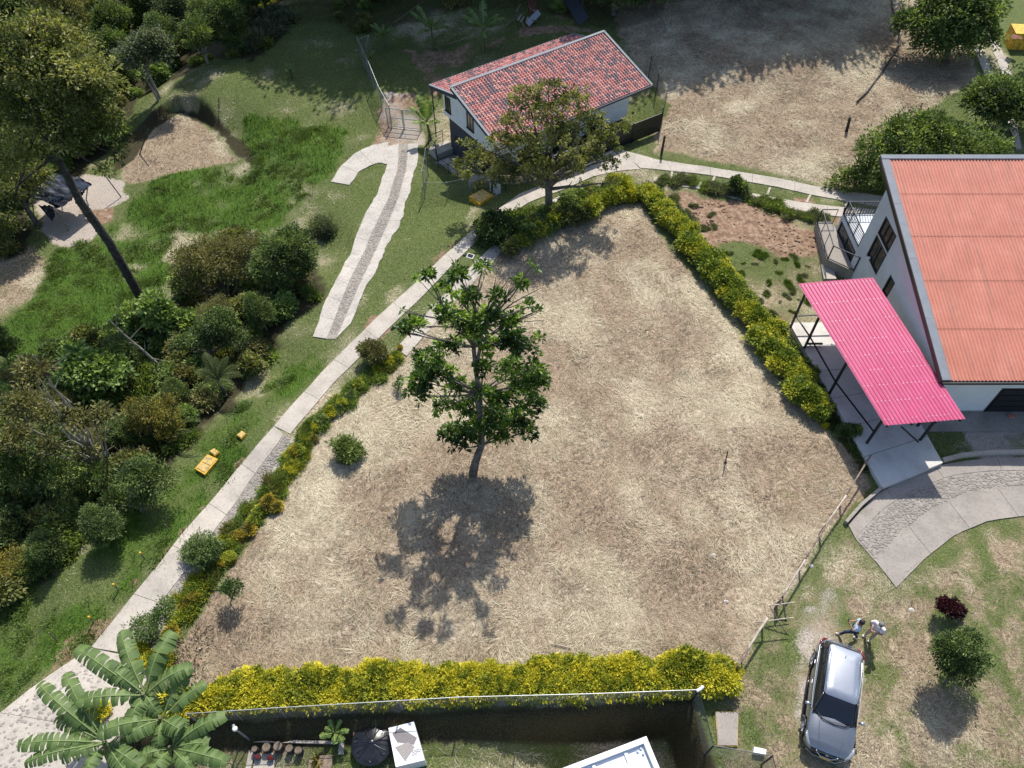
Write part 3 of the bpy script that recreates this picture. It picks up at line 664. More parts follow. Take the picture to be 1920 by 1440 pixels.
railing(h1, [H1(-1.05,1.2,-.8), H1(-.85,-.25,-.6), H1(.3,-.3,-.5)], h=.95, n_h=3)
# black panel fence and gate on the road side
fb = thing('black_fence', 'black slatted metal fence at the right end of the tiled house', 'fence', H1(HL, -1.2, 0))
q0, q1 = GV(1128, 290), GV(1236, 247)
def slat_fence(parent, a, b_, h, n, mat, post=True):
    a, b_ = Vector(a), Vector(b_); bar0 = MB().bar((0,0,.05), (0,0,h), .075, .04)
    me = None
    for i in range(n+1):
        q = a+(b_-a)*i/n
        if me is None: o = bar0.build('slat', mat, parent, world=False); me = o.data
        else: o = bpy.data.objects.new('slat', me); C.objects.link(o); o.parent = parent
        o.location = q-root_loc(parent)
    for z in (.12, h*.5, h): MB().bar(a+Vector((0,0,z)), b_+Vector((0,0,z)), .05, .05).build('rail', mat, parent)
    for q in (a, (a+b_)/2, b_): MB().bar(q, q+Vector((0,0,h+.1)), .09).build('post', mat, parent)
slat_fence(fb, q0, q1, 1.5, 46, M['black'])
gt = thing('sliding_gate', 'dark horizontal-panel sliding gate beside the road below the tiled house', 'gate', GV(1090, 312))
g0, g1 = GV(1010, 340), GV(1128, 296)
for k in range(6): MB().bar(g0+Vector((0,0,.2+.24*k)), g1+Vector((0,0,.2+.24*k)), .05, .19).build('panel', M['dark_wall'], gt)
for q in (g0, g1): MB().bar(q, q+Vector((0,0,1.65)), .12).build('post', M['black'], gt)
MB().bar(g0+Vector((0,0,1.6)), g1+Vector((0,0,1.6)), .07).build('rail', M['flash'], gt)
mp = thing('meter_pillar', 'small grey meter pillar with white conduit beside the road and yellow cover', 'utility box', GV(932, 362))
q = GV(932, 362); MB().box(q+Vector((0,0,.5)), (.4,.35,1.0), .6).build('body', M['grey_wall'], mp, bevel=.02)
MB().box(q+Vector((-.03,-.19,.6)), (.2,.02,.26), .6).build('hatch', M['dark_wall'], mp)
MB().tube([q+Vector((-.45,0,.1)), q+Vector((-.45,0,1.9)), q+Vector((-.2,.1,2.2))], .03).build('conduit', M['white'], mp)
rw = thing('low_wall', 'low concrete wall end at the corner of the dark house terrace', 'wall', GV(893, 350))
q = GV(893, 352); MB().prism([GV(878,345)[:2], GV(925,336)[:2], GV(927,345)[:2], GV(882,357)[:2]], q.z-.3, q.z+.55).build('body', M['concrete_grey'], rw)

# ================================================================== house with the corrugated roof (right edge)
h2 = thing('corrugated_house', 'pale grey two-storey house under a large coral corrugated roof', 'house', (25, 27, 0))
XW = 20.5; y0, y1 = 22.0, 33.0
zf, zb_, yf, yb = 3.36, 6.6, 21.35, 34.6; xl, xr = 20.3, 36.0
def r2z(y): return zf+(zb_-zf)*(y-yf)/(yb-yf)
def yz(px, py): q = PX(px, py, XW); return q.y, q.z
# left wall with real openings: grid of rectangular pieces around them
ops = []
def op(c): # corners in the picture -> rectangle on the wall
    p_ = [yz(*q) for q in c]; ys = sorted(q[0] for q in p_); zs = sorted(q[1] for q in p_)
    return ((ys[0]+ys[1])/2, (ys[2]+ys[3])/2, (zs[0]+zs[1])/2, (zs[2]+zs[3])/2)
oA = op([(1627,476),(1645,437),(1662,480),(1641,518)]); oB = op([(1648,434),(1664,400),(1662,477),(1678,447)])
oC = op([(1671,513),(1677,533),(1653,547),(1662,560)])
oB = (oA[0], oA[1], oA[3]+.12, min(oB[3], r2z(oA[0])-.35))
ZG = -1.2
ybs = sorted(set([y0, y1, oA[0], oA[1], oC[0], oC[1]]))
wl = MB()
def wseg(ya, yb2, za, zt):
    wl.add([(XW, ya, za), (XW, yb2, za), (XW, yb2, zt(yb2)), (XW, ya, zt(ya)), (XW+.18, ya, za), (XW+.18, yb2, za), (XW+.18, yb2, zt(yb2)), (XW+.18, ya, zt(ya))],
           [(0,3,2,1),(4,5,6,7),(0,1,5,4),(3,7,6,2),(0,4,7,3),(1,2,6,5)])
top = lambda y: r2z(y)-.16
for i in range(len(ybs)-1):
    ya, yb2 = ybs[i], ybs[i+1]; mid = (ya+yb2)/2; holes = [o for o in (oA, oB, oC) if o[0]-1e-3 < mid < o[1]+1e-3]
    z_ = ZG
    for o in sorted(holes, key=lambda o: o[2]):
        wseg(ya, yb2, z_, lambda y, a=o[2]: a); z_ = o[3]
    wseg(ya, yb2, z_, top)
wl.build('side_wall', M['grey_wall'], h2)
fw = MB(); fw.prism([(XW+.18, y0), (xr-.4, y0), (xr-.4, y0+.18), (XW+.18, y0+.18)], -.3, zf+.02).build('front_wall', M['wall'], h2)
MB().prism([(XW+.19, y1-.18), (xr-.4, y1-.18), (xr-.4, y1), (XW+.19, y1)], ZG, r2z(y1)-.2).build('back_wall', M['grey_wall'], h2)
MB().prism([(XW+.19, y0+.2), (xr-.45, y0+.2), (xr-.45, y1-.2), (XW+.19, y1-.2)], .6, .75).build('floor', M['slab'], h2)
MB().prism([(XW+2.6, y0+.2), (XW+2.75, y0+.2), (XW+2.75, y1-.2), (XW+2.6, y1-.2)], ZG, 3.2).build('inner_wall', M['wall'], h2)
MB().prism([(XW+.2, oA[0]-.1), (XW+2.6, oA[0]-.1), (XW+2.6, oA[1]+.6), (XW+.2, oA[1]+.6)], oA[3]-.02, oA[3]+.1).build('upper_floor', M['slab'], h2)
MB().prism([(XW-.03, y0-.03), (xr-.4, y0-.03), (xr-.4, y0-.002), (XW-.03, y0-.002)], -.3, .16).build('plinth', M['concrete_grey'], h2)
def h2_window(o, nm, name='window'):
    f = MB(); fr = .07
    for (a, b_, c_, d_) in ((o[0],o[0]+fr,o[2],o[3]),(o[1]-fr,o[1],o[2],o[3]),(o[0]+fr,o[1]-fr,o[2],o[2]+fr),(o[0]+fr,o[1]-fr,o[3]-fr,o[3])):
        f.prism([(XW-.02, a), (XW+.12, a), (XW+.12, b_), (XW-.02, b_)], c_, d_)
    for k in range(1, nm): c0 = o[0]+(o[1]-o[0])*k/nm; f.prism([(XW+.0, c0-.03), (XW+.1, c0-.03), (XW+.1, c0+.03), (XW, c0+.03)], o[2]+fr, o[3]-fr)
    w_ = f.build(name, M['black'], h2); MB().prism([(XW+.05, o[0]+fr), (XW+.06, o[0]+fr), (XW+.06, o[1]-fr), (XW+.05, o[1]-fr)], o[2]+fr, o[3]-fr).build('pane', M['thin_glass'], w_)
m, t, b = new_mat('clear_window_glass'); M['thin_glass'] = m
b.inputs['Base Color'].default_value = (.05,.06,.07,1); b.inputs['Roughness'].default_value = .03; b.inputs['Alpha'].default_value = .45
h2_window(oA, 2); h2_window(oB, 3); h2_window(oC, 1)
# front door with horizontal panels
d0, d1 = PY(1842, 772, y0), PY(1878, 728, y0); dx0 = d0.x; dz1 = d1.z
dz1 = max(dz1, 1.9)
fd = MB().prism([(dx0, y0-.05), (dx0+2.3, y0-.05), (dx0+2.3, y0+.0), (dx0, y0+.0)], .12, dz1).build('door', M['black'], h2)
for k in range(4): MB().prism([(dx0+.1, y0-.08), (dx0+2.2, y0-.08), (dx0+2.2, y0-.052), (dx0+.1, y0-.052)], .22+k*(dz1-.2)/4, .22+(k+.82)*(dz1-.2)/4).build('panel', M['dark_metal'], fd)
# roof: five lapped courses of corrugated sheet
m, t, b = new_mat('coral_corrugated_sheet'); M['coral'] = m
n1 = noise(t, .9, 4); cc = ramp(t, n1, [(.3, (.44,.165,.115)), (.55, (.49,.195,.14)), (.75, (.54,.235,.175))])
cc = mixc(t, .22, cc, ramp(t, noise(t, 22, 4, .7), [(.35, (.2,.12,.1)), (.65, (.9,.8,.75))]), 'OVERLAY')
mpg = t.nodes.new('ShaderNodeMapping'); mpg.inputs['Scale'].default_value = (5, .35, .35); t.links.new(t.nodes.new('ShaderNodeTexCoord').outputs['Object'], mpg.inputs[0])
cc = mixc(t, ramp(t, noise(t, 1.0, 5, .65, mpg.outputs[0]), [(.48, (0,0,0)), (.72, (.5,.5,.5))]), cc, (.25,.13,.10))
t.links.new(cc, b.inputs['Base Color']); b.inputs['Roughness'].default_value = .6; b.inputs['Specular IOR Level'].default_value = .35
cy = [PY(1768, 712, 21.5).y]
def corr(x0, x1, ya, yb2, za, zb2, pitch, amp):
    n = int((x1-x0)/pitch)*8; V_ = []; F_ = []
    xs_ = [x0+(x1-x0)*i/n for i in range(n+1)]
    for yy, zz in ((ya, za), (yb2, zb2)):
        for x in xs_: V_.append((x, yy, zz+amp*math.sin(2*math.pi*(x-x0)/pitch)))
    for i in range(n): F_.append((i, i+1, n+2+i, n+1+i))
    return V_, F_
def z_on_roof(py, px=1700):
    # intersection of view ray with roof plane -> y
    d = rays(px, py); s_ = (zb_-zf)/(yb-yf)
    t_ = (zf-CH-s_*yf)/(d[2]-s_*d[1]); return d[1]*t_
seams = [yf, z_on_roof(614, 1800), z_on_roof(524, 1790), z_on_roof(441, 1760), z_on_roof(362, 1730), yb-.18]
for k in range(5):
    ya, yb2 = seams[k]-(.12 if k else 0), seams[k+1]; xx = xl+.42
    nsh = 3; wdt = (xr-xx)/nsh
    V_, F_ = corr(xx, xr, ya, yb2, r2z(ya)+.05+.02*(k > 0), r2z(yb2)+.05, .178, .03)
    me = np_mesh('roof_sheet', np.array(V_)-np.array(h2.location), F_, smooth=True); link('roof_sheet', me, M['coral'], h2)
dk = MB(); dk.add([(x, y, r2z(y)-dz) for dz in (.14, .0) for x, y in ((xl,yf),(xr,yf),(xr,yb),(xl,yb))], [(3,2,1,0),(4,5,6,7),(0,1,5,4),(1,2,6,5),(2,3,7,6),(3,0,4,7)]).build('roof_deck', M['dark_wall'], h2)
def rslab(x0, x1, ya, yb2, lo, hi, nm, mat):
    MB().add([(x, y, r2z(y)+dz) for dz in (lo, hi) for x, y in ((x0,ya),(x1,ya),(x1,yb2),(x0,yb2))], [(3,2,1,0),(4,5,6,7),(0,1,5,4),(1,2,6,5),(2,3,7,6),(3,0,4,7)]).build(nm, mat, h2)
ys_ = [yf, 24.6, 28.0, 31.4, yb]
for k in range(4): rslab(xl-.02, xl+.40, ys_[k]+.006, ys_[k+1]-.006, .004, .10, 'verge_flashing', M['flash'])
rslab(xl-.025, xr, yb-.24, yb+.03, .06, .13, 'top_flashing', M['flash'])
rslab(xl-.05, xl-.025, yf, yb, -.2, .06, 'barge_board', M['black'])
MB().bar((xl, yf-.06, zf-.06), (xr, yf-.06, zf-.06), .12, .13).build('gutter', M['black'], h2)
# rear porch: glazed lower storey with balcony above and a railed deck beside it
pD = op([(1590,448),(1598,475),(1567,500),(1574,523)])
py0, py1 = y1+.02, max(pD[1]+.6, y1+3.2)
zfl = pD[3]+.25
MB().prism([(XW, py0), (XW+5, py0), (XW+5, py1), (XW, py1)], zfl, zfl+.28).build('balcony_floor', M['grey_wall'], h2)
MB().prism([(XW+.02, py1-.2), (XW+5, py1-.2), (XW+5, py1), (XW+.02, py1)], ZG, zfl).build('porch_wall', M['grey_wall'], h2)
oD = (py0+.08, py1-.25, ZG+.3, zfl-.06); f = MB(); fr = .08
for (a, b_, c_, d_) in ((oD[0],oD[0]+fr,oD[2],oD[3]),(oD[1]-fr,oD[1],oD[2],oD[3]),(oD[0]+fr,oD[1]-fr,oD[2],oD[2]+fr),(oD[0]+fr,oD[1]-fr,oD[3]-fr,oD[3])): f.prism([(XW, a), (XW+.12, a), (XW+.12, b_), (XW, b_)], c_, d_)
c0 = (oD[0]+oD[1])/2; f.prism([(XW, c0-.05), (XW+.1, c0-.05), (XW+.1, c0+.05), (XW, c0+.05)], oD[2]+fr, oD[3]-fr)
w_ = f.build('sliding_door', M['black'], h2); MB().prism([(XW+.05, oD[0]+fr), (XW+.06, oD[0]+fr), (XW+.06, oD[1]-fr), (XW+.05, oD[1]-fr)], oD[2]+fr, oD[3]-fr).build('pane', M['thin_glass'], w_)
def bal(parent, pts, h, step=.12, nm='balcony_railing', mat=None):
    rl = MB(); mat = mat or M['dark_metal']
    for i in range(len(pts)-1):
        a, b_ = Vector(pts[i]), Vector(pts[i+1]); L = (b_-a).length; k = int(L/step)
        for j in range(k+1): q = a+(b_-a)*j/k; rl.bar(q, q+Vector((0,0,h)), .03 if j % 6 else .06)
        for z in (.08, h): rl.bar(a+Vector((0,0,z)), b_+Vector((0,0,z)), .05)
    return rl.build(nm, mat, parent)
bal(h2, [(XW+.06, py0+.1, zfl+.28), (XW+.06, py1-.06, zfl+.28), (XW+5, py1-.06, zfl+.28)], 1.0, .16)
dkz = .30
MB().prism([(XW-1.35, py0+.3), (XW-.01, py0-.8), (XW-.01, py1+.6), (XW-1.1, py1+.6)], dkz-1.4, dkz).build('deck', M['concrete_grey'], h2)
bal(h2, [(XW-.05, py0-.75, dkz), (XW-1.3, py0+.3, dkz), (XW-1.05, py1+.55, dkz), (XW-.05, py1+.55, dkz)], 1.05, .9, 'deck_railing')
MB().box((XW-.08, y1-1.6, 2.1), (.14,.14,.14)).build('wall_light', M['white'], h2, bevel=.03)
q = GV(1555, 512); MB().prism([GV(1538,498)[:2], GV(1560,498)[:2], GV(1566,527)[:2], GV(1543,527)[:2]], q.z-.4, q.z+.18).build('step', M['concrete'], h2)
MB().prism([(XW-.3, y0-1.2), (xr, y0-1.2), (xr, y0-.035), (XW-.3, y0-.035)], -.3, .07).build('front_walk', M['concrete_grey'], h2)

# ================================================================== carport
cpz = .22
cs = thing('carport_slab', None, None); cs['kind'] = 'structure'
sl_px = [(1480,605),(1500,603),(1572,603),(1660,740),(1775,858),(1768,870),(1656,916)]
slw = [tuple(V(a, b_, cpz)[:2]) for a, b_ in sl_px]
# lay it as bays with joints
A0, A1, B0, B1 = V(1480,605,cpz), V(1655,916,cpz), V(1600,600,cpz), V(1768,868,cpz)
B0 = Vector((A0.x+4.2, A0.y+.1, cpz))
nb = 6
for k in range(nb):
    t0, t1 = k/nb+.0015, (k+1)/nb-.0015
    a, b_, c_, d_ = A0.lerp(A1, t0), A0.lerp(A1, t1), B0.lerp(B1, t1), B0.lerp(B1, t0)
    MB().prism([a[:2], b_[:2], c_[:2], d_[:2]], -.55, cpz).build('slab_bay', M['slab'], cs)
NOGRASS.append([A0[:2], A1[:2], B1[:2], B0[:2]]); NOGRASS.append([(XW-.3, y0-1.2), (40, y0-1.2), (40, 40), (XW-.3, 40)])
NOGRASS.append([H1(-1.6,-.2,0)[:2], H1(aR,.5,0)[:2], H1(aR,8.5,0)[:2], H1(-1.6,8.5,0)[:2]])
cpt = thing('carport', 'open steel carport with magenta ribbed roof beside the grey house', 'carport', (18, 24, 0))
RC = [V(1497,532,3.0), V(1637,521,3.15), V(1810,786,3.15), V(1660,798,3.0)]   # far-left, far-right, near-right, near-left
m, t, b = new_mat('magenta_ribbed_sheet'); M['magenta'] = m
n1 = noise(t, .8, 4); n2 = noise(t, 6, 4)
cc = ramp(t, n1, [(.3, (.38,.024,.115)), (.7, (.45,.038,.15))]); cc = mixc(t, .18, cc, ramp(t, n2, [(.3, (.2,.2,.2)), (.7, (.85,.8,.82))]), 'OVERLAY')
mpg = t.nodes.new('ShaderNodeMapping'); mpg.inputs['Scale'].default_value = (6, .5, .5); t.links.new(t.nodes.new('ShaderNodeTexCoord').outputs['Object'], mpg.inputs[0])
cc = mixc(t, ramp(t, noise(t, 1.0, 5, .65, mpg.outputs[0]), [(.45, (0,0,0)), (.75, (.3,.3,.3))]), cc, (.42,.14,.22))
t.links.new(cc, b.inputs['Base Color']); b.inputs['Roughness'].default_value = .42; b.inputs['Specular IOR Level'].default_value = .5
nribs = 20; nsheet = 5; bolt = MB()
for s_ in range(nsheet):
    V_ = []; prof = []
    for r_ in range(nribs//nsheet):
        for u_, hz in ((0,0),(.16,.0),(.26,.055),(.42,.055),(.52,0),(.70,0),(.74,.012),(.80,.012),(.84,0)): prof.append(((s_*(nribs//nsheet)+r_+u_)/nribs, hz))
    prof.append(((s_+1)*(nribs//nsheet)/nribs+.004, .004))
    for tt in (0, 1):
        a, b_ = RC[0].lerp(RC[3], tt), RC[1].lerp(RC[2], tt)
        for u_, hz in prof: V_.append(tuple(a.lerp(b_, min(u_, 1.0))+Vector((0,0,hz+.003*s_))-cpt.location))
    n = len(prof); F_ = [(i, i+1, n+i+1, n+i) for i in range(n-1)]
    link('roof_sheet', np_mesh('roof_sheet', V_, F_), M['magenta'], cpt)
for tt in (.03,.17,.31,.45,.56,.66,.76,.86,.97):
    a, b_ = RC[0].lerp(RC[3], tt), RC[1].lerp(RC[2], tt)
    for r_ in range(nribs):
        if rnd.random() < .6:
            q = a.lerp(b_, (r_+.34)/nribs)+Vector((0,0,.07)); bolt.lathe(q, [(.02,-.01),(.02,.01),(.01,.02)], 6)
bolt.build('roof_screws', M['white'], cpt, kind='stuff')
posts = [V(1482,614,cpz), V(1508,653,cpz), V(1555,738,cpz), V(1625,831,cpz)]
for q in posts+[V(1722,829,.05), Vector((20.4,21.0,.05)), Vector((RC[1].x-.15, RC[1].y-.3, cpz))]:
    tz = 2.94; MB().bar(q, (q.x, q.y, tz), .10).build('post', M['black'], cpt)
for tt in (.02, .25, .5, .75, .98):
    a, b_ = RC[0].lerp(RC[3], tt), RC[1].lerp(RC[2], tt); MB().bar(a+Vector((.05,0,-.06)), b_+Vector((-.05,0,-.06)), .06, .08).build('rafter', M['black'], cpt)
for u_ in (.04, .35, .65, .96):
    a, b_ = RC[0].lerp(RC[1], u_), RC[3].lerp(RC[2], u_); MB().bar(a+Vector((0,0,-.14)), b_+Vector((0,0,-.14)), .07, .08).build('purlin', M['black'], cpt)
up = Vector((0,0,1))
for i in range(3): MB().bar(posts[i]+up*.95, posts[i+1]+up*.95, .06).build('rail', M['black'], cpt)
MB().bar(posts[0]+up*.95, posts[0]+up*.95+Vector((3.0,.1,0)), .07).build('rail', M['black'], cpt)
MB().bar(posts[1]+up*.15+Vector((.1,.2,0)), posts[1]+up*.15+Vector((1.0,.2,0)), .09).build('wheel_stop', M['black'], cpt)
MB().bar(V(1690,800,2.4), V(1722,829,1.6), .06).build('brace', M['black'], cpt)

# ================================================================== lower yard: white roof, tank, box
wr = thing('white_roof_building', 'corner of a flat white metal roof with raised parapet at the bottom edge', 'building', V(1150, 1470, 0))
zz = .3
K = V(1212, 1380, zz); L1 = V(1055, 1440, zz); ud = (L1-K).normalized(); vd = Vector((ud.y, -ud.x, 0));
if vd.y > 0: vd = -vd
def W(a, b_, z): q = K+ud*a+vd*b_; return Vector((q.x, q.y, z))
def wbox(mb, a0, a1, b0, b1, z0, z1): return mb.prism([W(a0,b0,0)[:2], W(a1,b0,0)[:2], W(a1,b1,0)[:2], W(a0,b1,0)[:2]], z0, z1)
wbox(MB(), .05, 6, .05, 6, -2.3, zz-.32).build('wall', M['wall'], wr)
wbox(MB(), .18, 6, .18, 6, zz-.30, zz-.2).build('roof_tray', M['tin'], wr)
wbox(MB(), 0, 6, 0, .2, zz-.3, zz).build('parapet', M['white'], wr, bevel=.01); wbox(MB(), 0, .2, .205, 6, zz-.3, zz).build('parapet', M['white'], wr, bevel=.01)
for a0 in (.9, 2.2): wbox(MB(), a0, a0+.12, .22, 6, zz-.2, zz-.12).build('roof_rib', M['white'], wr)
wbox(MB(), .42, 2.4, .62, 2.6, zz-.19, zz-.02).build('skylight', M['slab'], wr, bevel=.02)
for a0, b0 in ((.35,.3),(.34,.5),(.5,.36)): MB().lathe(W(a0,b0,zz-.2), [(.05,0),(.05,.06),(.02,.08)], 10).build('vent', M['tin'], wr)

tk = thing('water_tank', 'round black water tank with a ribbed segmented lid beside a pink pipe', 'tank', V(697, 1393, -.8))
tq = V(697, 1393, -.35); tb = float(gz(tq.x, tq.y))
m = simple('black_plastic', (.018,.02,.026), .28, var=.25, sc=6); M['plastic'] = m
MB().lathe((tq.x, tq.y, 0), [(.62,tb-.1),(.70,tb+.1),(.74,-.5),(.74,-.46),(.70,-.45)], 40).build('body', M['plastic'], tk, smooth=False)
MB().lathe((tq.x, tq.y, 0), [(.80,-.47),(.80,-.39),(.74,-.36),(.45,-.27),(.12,-.23),(.09,-.20)], 40).build('lid', M['plastic'], tk, smooth=True)
for k in range(7):
    a = 2*math.pi*k/7+.3; d = Vector((math.cos(a), math.sin(a), 0)); s_ = Vector((-d.y, d.x, 0)); q = Vector((tq.x, tq.y, 0))
    lp = [q+d*.14+up*-.215, q+d*.40+s_*.035+up*-.25, q+d*.62+s_*.10+up*-.30, q+d*.68+up*-.32, q+d*.62-s_*.10+up*-.30, q+d*.40-s_*.035+up*-.25, q+d*.14+up*-.215]
    MB().tube(lp, .02, 6).build('lid_rib', M['plastic'], tk)
pp = thing('pipe', 'dusty pink plastic pipe bent around the black tank', 'pipe', tq)
M['pink'] = simple('pink_pipe', (.42,.20,.17), .5, var=.15)
MB().tube([V(664,1385,-.5), V(664,1362,-.35), V(668,1357,-.35), V(700,1355,-.35), V(755,1356,-.35)], .045, 8).build('body', M['pink'], pp)
wb = thing('printed_box', 'white cardboard box printed with a grey folded cloth beside the black tank', 'box', V(765, 1420, -.8))
bz0, bz1 = -.85, .15
bc = [V(728,1365,bz1), V(776,1353,bz1), V(796,1425,bz1), V(742,1438,bz1)]
MB().prism([q[:2] for q in bc], bz0, bz1).build('body', M['white'], wb)
def onbox(u_, v_, lift=.004): return bc[0].lerp(bc[1], u_).lerp(bc[3].lerp(bc[2], u_), v_)+up*lift
M['print_d'] = simple('grey_print', (.20,.185,.19), .8, var=.12, sc=30); M['print_l'] = simple('light_grey_print', (.30,.28,.27), .8, var=.15, sc=30)
MB().add([onbox(*q) for q in ((.10,.17),(.45,.07),(.96,.42),(.78,.58),(.62,.52),(.22,.42))], [(5,4,3,2,1,0)]).build('picture', M['print_d'], wb)
MB().add([onbox(u_, v_, .006) for u_, v_ in ((.10,.52),(.60,.47),(.80,.63),(.35,.93))], [(3,2,1,0)]).build('picture', M['print_l'], wb)
for k in range(4): MB().add([onbox(u_, v_, .005) for u_, v_ in ((.62,.72+k*.035),(.84,.70+k*.035),(.84,.715+k*.035),(.62,.735+k*.035))], [(3,2,1,0)]).build('text_line', M['black'], wb)
ringp = [onbox(.90+.06*math.cos(a), .735+.035*math.sin(a), .006) for a in np.linspace(0, 6.283, 15)]
MB().tube(ringp, .012, 4).build('logo', M['black'], wb)
# ================================================================== leaves
leafm('g_litter', 'brown_leaf_litter', (.06,.04,.03), (.13,.09,.06), (.20,.14,.10), trans=.1)
def leaf_cloud(blobs, ncl, per, L, Wd, spread=.35, up_=.25, shell=.55, seed=1, tvar=.5, droop=.15, fold=.12, tshift=0):
    """blobs: (x,y,z,rx,ry,rz[,weight]); rosettes of pointed leaves scattered through their volume. returns verts, faces, tint, centres"""
    q = np.random.RandomState(seed); bl = np.array([list(b)+[1.0] if len(b) == 6 else list(b) for b in blobs], float)
    vol = bl[:,3]*bl[:,4]*bl[:,5]; pr = (vol**.75)*bl[:,6]; pr /= pr.sum(); bi = q.choice(len(bl), ncl, p=pr)
    d = q.normal(size=(ncl, 3)); d /= np.linalg.norm(d, axis=1)[:, None]
    d[:, 2] = np.where(d[:, 2] < -.3, -d[:, 2]*.6, d[:, 2])
    rr = shell+(1-shell)*q.rand(ncl)**.7; rr *= q.uniform(.82, 1.12, ncl); rr = np.where(q.rand(ncl) < .14, rr*q.uniform(1.0, 1.38, ncl), rr)
    c = bl[bi, :3]+d*bl[bi, 3:6]*rr[:, None]
    # ragged outline: drop clusters by 3-D noise
    ct = q.normal(0, .22, ncl)+ (vnoise(c[:,0]*1.0+c[:,2]*.7, c[:,1]+c[:,2]*.4, max(.4, bl[:,3].mean()*.7), seed)-.5)*tvar*1.4
    n = ncl*per; cc = np.repeat(c, per, 0); dd = np.repeat(d, per, 0)
    off = q.normal(size=(n, 3)); off /= np.linalg.norm(off, axis=1)[:, None]
    ld = off*1.0+dd*.55+np.array([0, 0, up_]); ld /= np.linalg.norm(ld, axis=1)[:, None]
    st = cc+off*(spread*q.rand(n)**.5)[:, None]
    LL = L*q.uniform(.6, 1.2, n); WW = Wd*q.uniform(.7, 1.2, n)
    side = np.cross(ld, q.normal(size=(n, 3))*.6+np.array([0, 0, 1.0])); side /= (np.linalg.norm(side, axis=1)[:, None]+1e-9)
    nrm = np.cross(side, ld)
    v = np.empty((n, 4, 3)); mid = st+ld*(LL*.5)[:, None]
    v[:,0] = st; v[:,2] = st+ld*LL[:, None]+np.array([0, 0, -1])*(LL*droop)[:, None]
    v[:,1] = mid-side*(WW/2)[:, None]+nrm*(LL*fold)[:, None]; v[:,3] = mid+side*(WW/2)[:, None]+nrm*(LL*fold)[:, None]
    b = np.arange(n)*4
    f = np.concatenate([np.stack([b, b+1, b+2], -1), np.stack([b, b+2, b+3], -1)])
    t_ = np.clip(.42+tshift+np.repeat(ct, per)+q.normal(0, .14, n), 0, 1)
    return v.reshape(-1, 3), f, np.repeat(t_, 4), c
def cloud_mesh(name, *a, **k):
    v, f, t_, c = leaf_cloud(*a, **k); return np_mesh(name, v, f, t_)
def limb(mb, a, b_, r0, r1, wob=.12, n=6, sides=6, seed=0):
    q = random.Random(seed); a = Vector(a); b_ = Vector(b_); L = (b_-a).length; pts = []; off = Vector((0,0,0))
    for i in range(n+1):
        t_ = i/n; e = math.sin(math.pi*t_)
        off = off+Vector((q.uniform(-1,1), q.uniform(-1,1), q.uniform(-.5,.5)))*wob*L/n
        pts.append(a.lerp(b_, t_)+off*e)
    mb.tube(pts, [r0+(r1-r0)*i/n for i in range(n+1)], sides); return pts
def tree(name, label, cat, base, blobs, leafmat, barkmat, ncl, per, L, Wd, r=.16, group=None, fork=.35, seed=1, nlimb=10, lean=None, parts=True, **kw):
    """blobs in coordinates relative to base"""
    th = thing(name, label, cat, base, 0, group)
    v, f, t_, c = leaf_cloud(blobs, ncl, per, L, Wd, seed=seed, **kw)
    link('crown', np_mesh('crown', v, f, t_), M[leafmat], th)
    q = random.Random(seed); mb = MB()
    cen = Vector(np.average(np.array([b[:3] for b in blobs]), axis=0)); fk = Vector((cen.x*fork*.8, cen.y*fork*.8, cen.z*fork))
    if lean: fk = Vector(lean)
    limb(mb, (0,0,-.3), fk, r*1.15, r*.85, .05, 6, 8, seed)
    for i in range(nlimb):
        b_ = blobs[i % len(blobs)]; tgt = Vector(b_[:3])+Vector((q.uniform(-.6,.6)*b_[3], q.uniform(-.6,.6)*b_[4], q.uniform(-.3,.7)*b_[5]))
        st = fk if i % 2 else Vector((0,0,0)).lerp(fk, q.uniform(.7, 1))
        p_ = limb(mb, st, tgt, r*.55, r*.10, .18, 6, 5, seed*31+i)
        for k in range(2):
            s_ = p_[q.randint(2, 5)]; limb(mb, s_, s_+Vector((q.uniform(-1,1)*b_[3]*.8, q.uniform(-1,1)*b_[4]*.8, q.uniform(.1,.8)*b_[5])), r*.22, r*.05, .2, 4, 4, seed*77+i*5+k)
    mb.build('trunk', M[barkmat], th, world=False, smooth=True); return th
def rel(base, lst):
    """[(px,py,Y,r...)] -> blobs relative to base"""
    out = []
    for a in lst:
        q = PY(a[0], a[1], a[2])-Vector(base); r_ = a[3:] if len(a) > 5 else (a[3], a[3], a[3]*(a[4] if len(a) > 4 else .8)); out.append((q.x, q.y, q.z, *r_))
    return out

